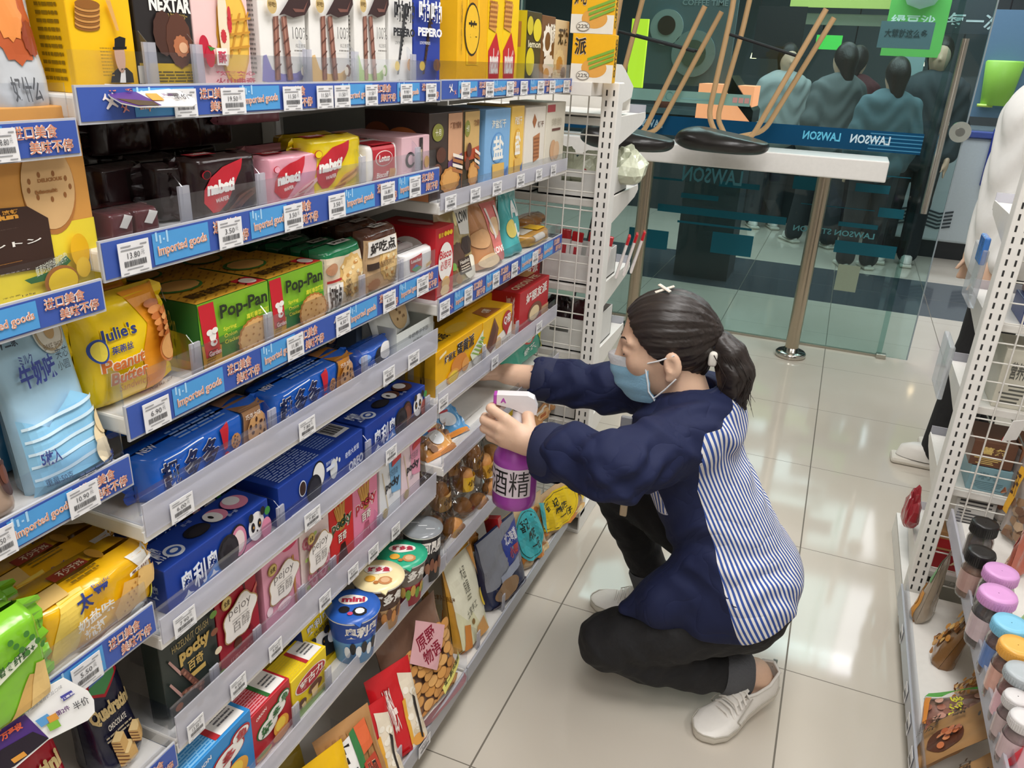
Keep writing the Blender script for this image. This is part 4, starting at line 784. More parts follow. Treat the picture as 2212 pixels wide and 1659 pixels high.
p = bx('C3', 'snack_packet', 'brown snack packet lying behind the amber one', 'snack packet', None, (1142, 496), (1185, 482), .07, '#a8743a', 'pillow', p=3., wr=.004, h=.03, x=-.27); p.done()

# ---------------------------------------------------------------- fourth shelf: bright blue cookie packs
def cookiepack(key, tl, tr, lab, end, x=None, z0=None, h=None, d=.06, d2=.3, flip=False):
    p = bx(key, 'cookie_pack', lab, 'cookie pack', 'bright blue cookie packs', tl, tr, d, '#1f66cf', 'pillow', x=x, z0=z0, h=h, p=6., wr=.0025, fin=.014)
    p.poly([(.73, 0), (1, 0), (1, 1), (.76, 1)], end, 'end_panel').poly([(.715, 0), (.73, 0), (.76, 1), (.745, 1)], '#16203c', 'end_panel')
    p.text('趣多多', .08, .14, .52, .78, '#18224a', .03, out='#f2f0ee', ob=.05, rise=.06); p.poly([(.54, .88), (.62, .96), (.59, .4), (.56, .38)], '#c6202e', 'mark_print').disc(.575, .24, .022, .09, '#c6202e', 'mark_print')
    p.cookie(.66, .46, .042, .18, seed=5).rect(.64, .2, .68, .26, '#c6202e').cookie(.87, .45, .1, .4, n=10, c='#d3a067', seed=8).text('巧克力味', .76, .78, .9, .9, '#f0e8de', .0).text('原味曲奇', .3, .03, .5, .12, '#a8c8f0', .0)
    p.poly([(.1, .9), (.4, .95), (.4, .93), (.1, .88)], '#d8e6f8'); p.lines(.3, .2, .68, .7, 4, '#9cc0ee', face='T'); p.rect(.74, .02, .98, .9, end, face='T'); p.text('NEW', .05, .3, .16, .5, '#e9eef6', .02, face='T'); p.done(); return p
cookiepack('B4', (318, 990), (578, 868), 'bright blue cookie pack with brown end, lower one at the near end', '#9c7350')
cookiepack('B4', (292, 938), (566, 822), 'bright blue cookie pack with brown end, stacked on the near one', '#8c5f44', x=-.235, z0=.951, h=.05)
cookiepack('B4', (584, 852), (768, 762), 'bright blue cookie pack with red and orange fruit end, lower one', '#c9862f')
cookiepack('B4', (560, 800), (735, 722), 'bright blue cookie pack half hidden under the third shelf, stacked on the farther one', '#2c5a34', x=-.24, z0=.944, h=.05)
p = bx('B4', 'biscuit_bag', 'small blue sandwich biscuit bag between the cookie packs and the white tray', 'biscuit pack', None, (772, 766), (852, 728), .05, '#2a5fc4', 'pillow', p=3., wr=.003, fin=.01)
p.disc(.62, .55, .2, .3, '#1c1a1e', 'biscuit_print').disc(.78, .62, .2, .3, '#ece9e6', 'biscuit_print').text('奥利奥', .1, .22, .46, .42, '#eef0f6', .04).disc(.2, .7, .12, .16, '#8fb4ea'); p.done()
for k, (a, b) in enumerate((((655, 752), (720, 722)), ((715, 735), (775, 706)))):
    p = bx('B4', 'biscuit_bag', 'dark blue biscuit bag with white cream print, deep behind the cookie packs, %s' % ['nearer', 'farther'][k], 'biscuit pack', 'dark blue biscuit bags', a, b, .05, '#23386a', 'pillow', p=3., wr=.003, x=-.30, h=.09); p.disc(.5, .55, .35, .25, '#e6e4e2', 'cream_print').disc(.45, .7, .3, .2, '#1d1b20', 'biscuit_print'); p.done()
r0 = FX(857, 724, 'x', -.187); r1 = FX(936, 686, 'x', -.187)
t = empty('display_tray', (-.187, r0[1], .887), 'open white carton tray of date cakes at the far end of the fourth shelf', 'tray'); w = r1[1]-r0[1]; hh = r0[2]-.887; PAP = card('#dfe2dc')
MB().box((-.001, 0, 0), (0, w, hh), PAP).build('front_wall', t); MB().box((-.16, 0, 0), (-.001, .001, hh*1.25), PAP).build('side_wall', t); MB().box((-.16, w-.001, 0), (-.001, w, hh*1.25), PAP).build('side_wall', t); MB().box((-.16, .001, 0), (-.001, w-.001, .001), PAP).build('bottom', t)
mb = MB(); text_plane(mb, '牛奶枣子干酥', w*.3, w*.85, hh*.5, hh*.72, .0006, ink('#6d7068'), .0); text_plane(mb, '软面包', w*.42, w*.68, hh*.2, hh*.4, .0006, ink('#6d7068'), .0); mb.build('lettering', t)
p = Pack('cake_packet', 'white packet with an oval raisin cake, leaning in the carton tray', 'snack packet', 'cake packets in the tray', (-.215, r0[1]-.005, .9), w*.9, .1, .02, film('#dfe2de'), 'pillow', p=4., wr=.002, lean=.25, roll=.12); p.disc(.68, .5, .24, .42, '#d8b98a', 'cake_print').lines(.06, .6, .3, .9, 3, '#55585a')
for k in range(6): p.disc(.6+.03*k, .3+.09*((k*2) % 5), .02, .03, '#7a5a34', 'cake_print')
p.done()
p = Pack('cake_packet', 'grey packet standing behind the oval raisin cake packet', 'snack packet', 'cake packets in the tray', (-.25, r0[1]-.002, .9), w*.86, .095, .02, film('#8d9090'), 'pillow', p=4., wr=.002, lean=.2); p.done()
t = bx('B4', 'biscuit_box', 'slate blue open carton between the small blue bag and the white tray', 'biscuit box', None, (770, 728), (838, 700), .12, '#5f6f86', x=-.26, h=.085); t.text('牛奶干酥', .2, .5, .8, .7, '#39465a'); t.done()

# ---- fourth shelf, far bay
p = bx('C4', 'pie_box', 'yellow egg pie box with a cut cake picture', 'biscuit box', None, (941, 762), (1042, 698), .07, '#eeb408')
p.rect(0, 0, 1, .26, '#ece7d8').text('好丽友', .17, .62, .4, .8, '#2e2a26', .02, out='#f3eee4').text('蛋黄派', .42, .6, .8, .9, '#2e2a26', .04, out='#f3eee4').disc(.47, .42, .17, .22, '#d98a3a', 'pie_print').disc(.34, .22, .13, .16, '#e8a94a', 'pie_print').disc(.34, .21, .1, .13, '#f3cf3a', 'pie_print').disc(.6, .3, .08, .16, '#e3a050', 'pie_print')
p.poly([(.7, .44), (1, .84), (1, .44), (.78, .18)], '#e4ead0')
for k in range(5): p.poly([(.72+.05*k, .46+.06*k), (.76+.05*k, .46+.06*k), (.92+.03*k, .3+.08*k), (.9+.02*k, .28+.08*k)], '#8db04a')
p.disc(.82, .22, .07, .1, '#c9c2b8').disc(.82, .22, .06, .085, '#e9e5da').poly([(.03, .9), (.16, .96), (.16, .9), (.03, .84)], '#f6e6b8', 'logo')
p.rect(0, 0, 1, 1, '#d9a415', face='L').text('CUSTARD', .5, .2, .66, .9, '#4a3a10', .03, face='L').rect(.1, .3, .3, .9, '#b9a98a', face='L').rect(0, .2, 1, .9, '#f0bd1c', face='T').text('蛋黄派', .05, .3, .5, .7, '#2e2a26', .04, face='T').disc(.72, .5, .2, .24, '#e8c04a', 'pie_print', 'T'); p.done()
def qd(tl, tr, lab, x=None, z0=None, h=None, d=.075):
    p = bx('C4', 'cake_box', lab, 'biscuit box', 'yellow and white cake boxes', tl, tr, d, '#f0bb12', x=x, z0=z0, h=h)
    p.poly([(0, 0), (1, 0), (1, .55), (.5, .4), (0, .3)], '#ece6da').poly([(.12, .3), (.36, .95), (.52, .6), (.44, .2), (.26, .08)], '#7a4a30', 'cake_print').poly([(.16, .34), (.36, .84), (.44, .6), (.3, .24)], '#5d3522', 'cake_print').disc(.52, .2, .1, .16, '#d8b890', 'nut_print')
    p.disc(.8, .66, .16, .26, '#b3262c', 'logo').poly([(.66, .6), (.94, .6), (.8, .26)], '#b3262c', 'logo').text('Q蒂', .68, .56, .92, .84, '#f4ece6', .05).text('摩卡巧克力', .62, .1, .92, .2, '#6b4a3a', .0)
    p.poly([(.2, .1), (.7, .1), (.6, .7), (.3, .7)], '#a8682f', 'cake_print', 'T').text('Q蒂', .38, .25, .55, .55, '#f2e8dc', .03, face='T'); p.done()
qd((1044, 697), (1107, 656), 'yellow and white cake box with a heart logo, in front')
qd((1006, 640), (1098, 598), 'yellow and white cake box stacked deeper above the front one', x=-.262, z0=.855, h=.09)
p = bx('C4', 'cake_box', 'plain yellow cake box lying under the stacked one, behind the egg pie box', 'biscuit box', None, (1000, 690), (1092, 650), .1, '#e6b010', x=-.264, h=.1); p.done()
def redpie(tl, tr, lab, x=None, z0=None, h=None):
    p = bx('C4', 'pie_box', lab, 'biscuit box', 'red chocolate pie boxes', tl, tr, .085, '#b81f28', x=x, z0=z0, h=h)
    p.text('好丽友派', .2, .62, .92, .88, '#f4ece4', .05, rise=.02).disc(.52, .3, .24, .24, '#7a4a34', 'pie_print').disc(.5, .28, .17, .18, '#e8d3a6', 'pie_print').rect(.75, .04, 1, .3, '#c9a077').text('好丽友派', .56, .1, .84, .9, '#e9c8c4', .04, face='L').rect(0, 0, 1, .25, '#d8b0a0', face='L').text('ORION PIE', .1, .2, .9, .45, '#e6c9a8', .03, face='T').rect(0, .6, 1, .9, '#8a1a20', face='T').rect(.72, .5, 1, .95, '#d8b070', face='T'); p.done()
redpie((1124, 634), (1187, 594), 'red chocolate pie box with white characters, lower and in front')
redpie((1104, 604), (1172, 566), 'red chocolate pie box stacked behind the lower one', x=-.275, z0=.868, h=.08)
redpie((1092, 640), (1165, 600), 'red chocolate pie box under the stacked one', x=-.277, h=.116)
# ---------------------------------------------------------------- fifth shelf: long blue sandwich biscuit boxes
def panda(p, a, b, r, asp, face='F'):
    p.disc(a, b, r, r*asp, '#eeeceb', 'panda_print', face); p.disc(a-r*.45, b+r*asp*.05, r*.24, r*asp*.34, '#1d1b1d', 'panda_print', face); p.disc(a+r*.35, b+r*asp*.1, r*.22, r*asp*.32, '#1d1b1d', 'panda_print', face)
    p.disc(a-r*.42, b+r*asp*.05, r*.08, r*asp*.1, '#c9923a', 'panda_print', face); p.disc(a+r*.36, b+r*asp*.1, r*.08, r*asp*.1, '#c9923a', 'panda_print', face); p.disc(a-r*.05, b-r*asp*.3, r*.1, r*asp*.08, '#1d1b1d', 'panda_print', face)
    p.disc(a-r*.7, b+r*asp*.85, r*.3, r*asp*.3, '#1d1b1d', 'panda_print', face); p.disc(a+r*.75, b+r*asp*.85, r*.3, r*asp*.3, '#1d1b1d', 'panda_print', face)
def sandwich(tl, tr, lab, cream, d=.062, x=None, back=False):
    p = bx('B5', 'sandwich_biscuit_box', lab, 'biscuit box', 'long blue sandwich biscuit boxes', tl, tr, d, '#1c3f9c', x=x)
    if not back:
        p.poly([(.3, 0), (1, 0), (1, .3), (.62, .25)], cream).poly([(.2, .0), (.4, .0), (.6, .25), (.45, .45)], '#3f86d8')
        p.disc(.66, .5, .09, .4, '#1a181b', 'biscuit_print').disc(.665, .5, .078, .35, cream, 'biscuit_print').disc(.665, .5, .055, .26, '#f0dcd9' if cream != '#5a3428' else '#7a4a3a', 'biscuit_print').disc(.55, .42, .105, .42, '#1d1b1e', 'biscuit_print').disc(.55, .42, .085, .34, '#2c2a2d', 'biscuit_print', n=18, wav=.06).disc(.55, .42, .05, .2, '#1d1b1e', 'biscuit_print', n=14, wav=.12)
        p.text('奥利奥', .1, .16, .45, .72, '#eef1f7', .06, out='#1f66cf', rise=.05).text('草莓味夹心' if cream != '#5a3428' else '巧克力味夹心', .24, .03, .5, .14, '#f3d6e0', .01)
        panda(p, .84, .58, .085, 4.); p.disc(.93, .4, .055, .26, cream if cream != '#5a3428' else '#a8564a', 'fruit_print').disc(.95, .8, .03, .1, '#3f8a3c', 'fruit_print')
        p.disc(.2, .35, .07, .22, '#dfe6f2', 'logo', 'T').disc(.2, .35, .05, .14, '#2a55b0', 'logo', 'T').disc(.2, .35, .03, .07, '#e6ecf6', 'logo', 'T').disc(.44, .45, .1, .22, '#17151a', 'biscuit_print', 'T').disc(.45, .4, .09, .16, '#2a272b', 'biscuit_print', 'T').disc(.64, .5, .085, .26, cream, 'biscuit_print', 'T').disc(.61, .5, .06, .24, '#eceae9', 'panda_print', 'T').disc(.6, .52, .014, .08, '#1d1b1d', 'panda_print', 'T').disc(.83, .5, .1, .3, cream, 'biscuit_print', 'T').disc(.83, .6, .06, .2, '#eceae9', 'panda_print', 'T').text('扭一扭', .42, .75, .5, .85, '#cfdcf2', 0, face='T').text('舔一舔', .66, .15, .75, .26, '#cfdcf2', 0, face='T')
        p.text('奥利奥', .02, .2, .14, .8, '#dfe8f6', .03, face='T').text('奥利奥', .2, .3, .8, .6, '#bcd0ef', .02, face='L')
    else:
        p.disc(.43, .62, .075, .36, '#16141a', 'biscuit_print').disc(.43, .62, .068, .32, '#eeece8', 'biscuit_print').disc(.37, .36, .085, .36, '#16141a', 'biscuit_print').disc(.37, .36, .065, .28, '#2b2930', 'biscuit_print', n=18, wav=.07).disc(.24, .6, .04, .2, '#dfe6f2', 'logo').disc(.24, .6, .034, .17, '#3a241c', 'logo').disc(.6, .52, .045, .26, '#dfe0dc', 'milk_print').disc(.64, .72, .012, .06, '#dfe0dc', 'milk_print').disc(.67, .66, .012, .06, '#dfe0dc', 'milk_print')
        p.rect(.1, .06, .3, .16, '#e6e9ef').text('奇怪大发现', .74, .56, .92, .72, '#dfe6f4', .01, rise=.04).text('OREO', .78, .14, .97, .4, '#eef1f7', .04, rise=.04).text('营养成分', .5, .74, .6, .84, '#cfdcf2', 0).rect(.5, .6, .6, .7, '#d9e0ee')
        p.lines(.06, .1, .5, .86, 11, '#9fb4de', face='T').lines(.56, .2, .74, .8, 8, '#7f9ad0', face='T', seed=6).rect(.78, .25, .96, .75, '#e6e6e6', 'barcode_print', 'T')
        for k in range(14): p.rect(.79+.0115*k, .35, .79+.0115*k+.004+.003*(k % 3), .72, '#2a2a2e', 'barcode_print', 'T'); p.lay['T'] -= 1
    p.done(); return p
sandwich((354, 1240), (577, 1072), 'long blue strawberry sandwich biscuit box with pink cream and panda', '#e08aa6')
sandwich((600, 1050), (783, 931), 'long blue sandwich biscuit box turned to its back with barcode on top', '#fff', back=True, d=.08)
sandwich((789, 923), (918, 831), 'long blue chocolate sandwich biscuit box with brown cream and panda', '#5a3428')
sandwich((300, 1150), (470, 1040), 'long blue biscuit box behind the strawberry one', '#e08aa6', x=-.262)
sandwich((500, 1010), (680, 915), 'long blue biscuit box behind the turned one', '#e9e6e2', x=-.285)
sandwich((700, 895), (850, 808), 'long blue biscuit box behind the chocolate one', '#5a3428', x=-.262)
# ---- fifth shelf, far bay
p = bx('C5', 'snack_bag', 'mint green snack bag standing at the far end of the fifth shelf', 'snack bag', None, (1108, 728), (1188, 700), .07, '#4fae94', 'pouch', x=-.22, p=3., wr=.005); p.disc(.6, .6, .16, .14, '#d9534a', 'logo').disc(.6, .6, .11, .1, '#bfe0d4', 'logo').rect(.82, .1, .95, .6, '#d9d23a').text('绿茶', .35, .25, .7, .42, '#e6f2ea', .03); p.done()
def flatsnack(loc, w, h, yaw, lean, lab, c1, c2, seed):
    p = Pack('snack_pack', lab, 'snack pack', 'snack packs lying on the fifth shelf', loc, w, h, .03, film(c1), 'pillow', p=3., wr=.003, yaw=yaw, lean=lean, fin=.008)
    p.disc(.42, .6, .26, .2, '#e6ecf2').disc(.42, .6, .22, .16, c2).disc(.62, .34, .2, .14, '#e9eef2').rect(.5, .46, .76, .5, '#c23038')
    rd = random.Random(seed)
    for k in range(5): p.disc(.14+.05*k, .7-.14*k+rd.uniform(-.03, .03), .1, .07, '#a8743e' if k % 2 else '#8a5a2c', 'biscuit_print', wav=.06)
    p.poly([(.0, .02), (1, .02), (1, .1), (0, .1)], '#d98a3a'); p.done(); return p
flatsnack((-.205, -.37, .615), .115, .14, -.3, .95, 'blue checked snack pack with brown biscuits, farther one on the fifth shelf', '#5aa2d8', '#d8dde2', 1)
flatsnack((-.185, -.445, .614), .10, .13, -.25, 1.0, 'orange and blue snack pack with round biscuits, nearer one on the fifth shelf', '#d99a4a', '#3f86cc', 2)
p = Pack('snack_pack', 'dark brown snack pack wedged between the two lying packs', 'snack pack', None, (-.225, -.415, .617), .05, .14, .02, film('#3a2a26'), 'pillow', p=3., wr=.002, yaw=-.3, lean=.95); p.done()
p = bx('C5', 'snack_bag', 'grey green crumpled bag deep on the fifth shelf', 'snack bag', None, (960, 880), (1012, 868), .06, '#5f7f80', 'pillow', x=-.36, h=.05, p=2.6, wr=.006); p.done()

# ---------------------------------------------------------------- sixth shelf: thin stick boxes
GS = 'stick biscuit boxes on the sixth shelf'
def stick(tl, tr, col, lab, d=.022): return bx('B6', 'stick_box', lab, 'biscuit box', GS, tl, tr, d, col)
p = stick((336, 1373), (457, 1283), '#27302b', 'dark green hazelnut chocolate stick box with gold lettering', .03)
p.text('Glico', .07, .86, .24, .92, '#b02a30', .03).text('榛子脆', .42, .83, .68, .91, '#b9a468').text('HAZELNUT CRUSH', .2, .72, .86, .79, '#b9a468', .0).text('pocky', .3, .53, .86, .7, '#c9a85a', .06).text('百奇', .42, .42, .7, .53, '#c9a85a', .02).rect(.42, .34, .72, .39, '#c9a85a')
for (a, b, c, e) in ((.1, .68, .6, .12), (.06, .46, .62, .2)):
    p.poly([(a, b), (a+.03, b+.01), (a+.2, b-.2), (a+.17, b-.22)], '#b98f86', 'stick_print'); p.poly([(a+.17, b-.19), (a+.23, b-.16), (c+.05, e+.03), (c-.03, e)], '#6b3f33', 'stick_print')
    for k in range(9): p.disc(a+.2+(c-a-.2)*k/8, b-.18+(e-b+.18)*k/8, .028, .018, '#a3705c' if k % 2 else '#83523f', 'stick_print', n=7); p.lay['F'] -= 1
for k, (a, b) in enumerate(((.5, .93), (.68, .95), (.85, .97), (.94, .8), (.92, .62), (.95, .4), (.9, .24), (.78, .1), (.5, .04), (.2, .06), (.14, .2), (.96, .14))): p.disc(a, b, .07, .035, ['#8a4f32', '#e3d3b4', '#a05f3c', '#6f9a3a'][k % 4], 'nut_print', rot=.6*k)
p.done()
def pejoy(tl, tr, col, lab, tc, extra, yaw=0):
    p = stick(tl, tr, col, lab, .028); extra(p)
    p.disc(.24, .78, .12, .07, '#b9974a', 'logo').disc(.24, .78, .1, .06, '#d9bd72', 'logo').text('全麦', .17, .75, .31, .81, '#5a4420', .02)
    pts = []
    for k in range(36):
        t = 2*math.pi*k/36; q = 1+.1*math.cos(5*t); pts.append((.5+.4*q*math.cos(t), .54+.2*q*math.sin(t)+.05*math.cos(t)))
    p.poly([(.5+(a-.5)*1.05, .54+(b-.54)*1.06) for a, b in pts], '#b08f5c', 'cloud_panel').poly(pts, '#ece6e1', 'cloud_panel').text('pejoy', .24, .58, .78, .7, '#6b6462', -.01).rect(.3, .555, .7, .56, '#8a8482').text('百醇', .3, .42, .72, .54, '#6b6462', -.01); p.done()
def ex_red(p): p.poly([(.5, 1), (.68, 1), (.72, .8), (.74, .3), (.7, .3), (.68, .8)], '#4f1218', 'chocolate_print').poly([(.6, .5), (1, .75), (1, .7), (.6, .42)], '#d06a5c').disc(.42, .26, .1, .06, '#5a2d18', 'chocolate_print').text('红酒巧克力味', .2, .1, .8, .16, '#d98a84', .01).text('注心饼干', .3, .04, .7, .09, '#d98a84', .01).text('Glico', .06, .88, .3, .94, '#f0d8d4', .03)
def ex_pink(p): p.disc(.75, .9, .2, .05, '#d84a6c', 'strawberry_print').poly([(.78, .75), (.84, .75), (.86, .1), (.8, .1)], '#c98a4a', 'stick_print').disc(.5, .24, .2, .06, '#f3dce2').disc(.1, .3, .08, .06, '#f3dce2').text('草莓牛奶味', .3, .2, .7, .26, '#e09ab2', .0).rect(.05, .1, .3, .6, '#b57a4a', 'stick_print', 'L')
def ex_rose(p):
    for a, b, r in ((.18, .72, .12), (.3, .66, .1), (.35, .2, .16), (.66, .22, .17), (.8, .34, .12), (.2, .3, .1)): p.disc(a, b, r, r*.6, '#d97f92', 'rose_print', wav=.08).disc(a, b, r*.7, r*.42, '#eab0b8', 'rose_print', wav=.1).disc(a, b, r*.35, r*.2, '#cf6a80', 'rose_print', wav=.1)
    for a, b in ((.1, .55), (.4, .8), (.84, .2), (.08, .2), (.5, .12)): p.disc(a, b, .07, .025, '#a8bd6c', 'leaf_print', rot=.7)
    p.disc(.72, .12, .1, .03, '#c45a86', 'butterfly_print', rot=.5).poly([(.6, .92), (.74, .98), (.66, .9)], '#8a7f8a', 'bird_print')
pejoy((459, 1279), (548, 1204), '#a3182a', 'deep red wine chocolate stick box with a white cloud panel', '#fff', ex_red)
pejoy((563, 1211), (642, 1143), '#e6a0b6', 'pink milk stick box with a white cloud panel', '#fff', ex_pink)
pejoy((645, 1136), (708, 1086), '#f0dcd8', 'white rose stick box covered in pink roses', '#fff', ex_rose)
def pocky(tl, tr, col, lab, tc, oc):
    p = stick(tl, tr, col, lab)
    for k in range(9): p.poly([(.18+.055*k, .83+.02*(k % 3)), (.22+.055*k, .84+.02*(k % 3)), (.44+.02*k, .5), (.41+.02*k, .5)], '#e0ab55' if k % 2 else '#c98f3c', 'stick_print'); p.lay['F'] -= 1
    for k in range(9): p.poly([(.42+.02*k, .32), (.45+.02*k, .32), (.3+.055*k, .04), (.24+.055*k, .04)], '#4a2418' if col == '#d32a24' else ('#d8607c' if k % 2 else '#e58aa0'), 'stick_print'); p.lay['F'] -= 1
    p.text('pocky', .08, .5, .92, .68, tc, .07, out=oc).text('百奇', .3, .36, .66, .48, '#f2ede0', .02, out='#8a5a3a'); p.disc(.72, .94, .2, .03, '#d9a83c'); p.done()
pocky((709, 1084), (760, 1041), '#d32a24', 'bright red chocolate stick box with bold letters', '#3a5234', '#efe9d4')
pocky((761, 1040), (814, 998), '#e88aa8', 'candy pink strawberry stick box with red letters', '#b82a3a', '#f4e6e0')
for tl, tr, c1, c2, lab in (((819, 995), (864, 961), '#e9ebec', '#7db4dd', 'white and sky blue slim stick box'), ((867, 958), (907, 929), '#f0d9dd', '#e79ab2', 'pale pink slim stick box at the far end of the row')):
    p = stick(tl, tr, c1, lab); p.poly([(.4, 1), (1, 1), (1, .35), (.55, .4)], c2).poly([(.1, .8), (.13, .8), (.4, .2), (.36, .2)], '#e0cfae', 'stick_print').text('纤巧百奇', .38, .64, .86, .74, '#55606b', -.01).text('pocky', .24, .46, .92, .62, '#26282c', .03).text('减糖', .4, .36, .6, .43, '#77808a', -.01).poly([(.56, .86), (1, .92), (1, .82), (.56, .78)], '#cf4a4a').disc(.2, .2, .12, .07, '#c9b27a', 'logo').rect(0, 0, 1, 1, '#2a2a2e', face='T'); p.done()
# ---------------------------------------------------------------- sixth shelf, far bay: bread rolls in clear bags
CRUMB = mat('#c68a4a', .5, bump=.2, bscale=90)
def roll(u, v, x, z, tilt, lab, lc, txt, base=False, L=.075, rr=.024):
    a = FX(u, v, 'x', x); r = empty('bread_roll', tuple(a), lab, 'bread roll', 'wrapped bread rolls in the clear bags', (tilt, 0, 0))
    mb = MB(); mb.lathe([(.001, -L/2), (rr*.6, -L*.46), (rr, -L*.25), (rr*1.05, .1*L), (rr*.8, L*.4), (.001, L/2)], CRUMB, 18); mb.build('roll', r)
    mb = MB(); n = 12
    v_ = []; 
    for j in (0, 1):
        for k in range(n+1): t = -1.1+2.2*k/n; v_.append(((rr*1.07+.002)*math.cos(t), (rr*1.07+.002)*math.sin(t), -.35*L+j*.6*L))
    mb.add(v_, [(k, k+1, n+2+k, n+1+k) for k in range(n)], film(lc)); mb.build('printed_band', r)
    mb = MB(); V, F, _ = glyphs(txt, .03); mb.add([((rr*1.07+.0035)*math.cos(-.7+1.4*q[0]), (rr*1.07+.0035)*math.sin(-.7+1.4*q[0]), -.12*L+q[1]*.26*L) for q in V], F, ink('#5a3a14')); mb.build('lettering', r)
    if base:
        mb = MB()
        for k in range(5):
            for j in range(3): t0 = -.9+.36*k; mb.add([((rr*1.07+.003)*math.cos(t0+d_), (rr*1.07+.003)*math.sin(t0+d_), -.33*L+j*.012+e_) for d_, e_ in ((0, 0), (.18, .012), (.36, 0), (.36, .004), (.18, .016), (0, .004))], [(0, 1, 4, 5), (1, 2, 3, 4)], ink('#8a5a1c'))
        mb.build('chevron_print', r)
roll(948, 1072, -.20, 0, .15, 'tan bread roll with a red oval seal, nearest the lidded can', '#d2a45c', '小面包', L=.07)
roll(1000, 1035, -.19, 0, -.1, 'bread roll with a bright yellow label in the near clear bag', '#e9b92c', '小面', L=.06)
roll(1042, 1005, -.19, 0, .1, 'upper bread roll with a gold label in the far clear bag', '#d9a238', '小面包', L=.065)
roll(978, 1150, -.175, 0, -.2, 'lower bread roll with zigzag print in the near clear bag', '#c9963c', '面包', True, L=.075)
roll(1032, 1095, -.175, 0, .1, 'lower bread roll with zigzag print in the far clear bag', '#c9963c', '面包', True, L=.075)
roll(1000, 1100, -.2, 0, .4, 'bread roll with a red corner between the two clear bags', '#b8402f', '小', L=.06)
roll(935, 1140, -.22, 0, -.3, 'plain bread roll behind the grey lidded can', '#c8924e', '包', L=.06)
for k, (u, v, z_, lab) in enumerate(((1020, 985, -.21, 'highest bread roll behind the gold labelled one'), (968, 1000, -.215, 'bread roll just under the shelf corner behind the yellow label'), (1062, 1060, -.17, 'bread roll beside the purple bottle in the far bag'), (1008, 1165, -.2, 'bread roll lowest between the zigzag ones'), (1060, 985, -.215, 'bread roll at the top of the far bag by the hand'))):
    roll(u, v, z_, 0, .3*(-1)**k, lab, ['#d8a048', '#cf9a50', '#dba85a', '#c98a3c', '#e0b048'][k], '小面包', L=.065)
def clearbag(tl, tr, lab, key='C6', x=-.155, d=.11):
    s = SHELF[key]; a = FX(*tl, 'x', x); b = FX(*tr, 'x', x)
    p = Pack('clear_bag', lab, 'clear bag', 'clear bags of bread rolls', (x, a[1], s['zt']), b[1]-a[1], a[2]-s['zt'], d, clear((.98, .96, .93), .19, .09, .0, 'bag_film', 1.), 'pouch', p=3., wr=.008, fin=.012, body='bag_film'); p.done()
clearbag((925, 1000), (1010, 960), 'crinkled clear bag of bread rolls behind the grey lidded can')
clearbag((1000, 975), (1085, 930), 'crinkled clear bag of bread rolls beside the purple bottle')
p = bx('C6', 'bread_bag', 'yellow topped bag of sandwich breads behind the purple bottle', 'snack bag', None, (1120, 880), (1180, 838), .1, '#e8c71c', 'pouch', p=3., wr=.005, x=-.2); p.poly([(.0, 0), (1, 0), (1, .55), (.6, .62), (0, .5)], '#c98f52').disc(.7, .35, .2, .12, '#e0b57c', 'bread_print').disc(.5, .18, .22, .1, '#b8743c', 'bread_print'); p.done()
for k, (a, b) in enumerate((((1165, 905), (1200, 880)), ((1192, 905), (1228, 878)))):
    p = bx('C6', 'bread_bag', 'clear wrapped flat bread at the far end of the sixth shelf, %s' % ['nearer', 'farther'][k], 'snack bag', 'wrapped flat breads', a, b, .06, '#c08a56', 'pouch', p=3., wr=.005, x=-.19); p.disc(.5, .5, .36, .22, '#dcae78', 'bread_print', rot=.5).disc(.45, .5, .2, .12, '#b5683c', 'bread_print', rot=.5).rect(.2, .75, .8, .9, '#e8dccb'); p.done()
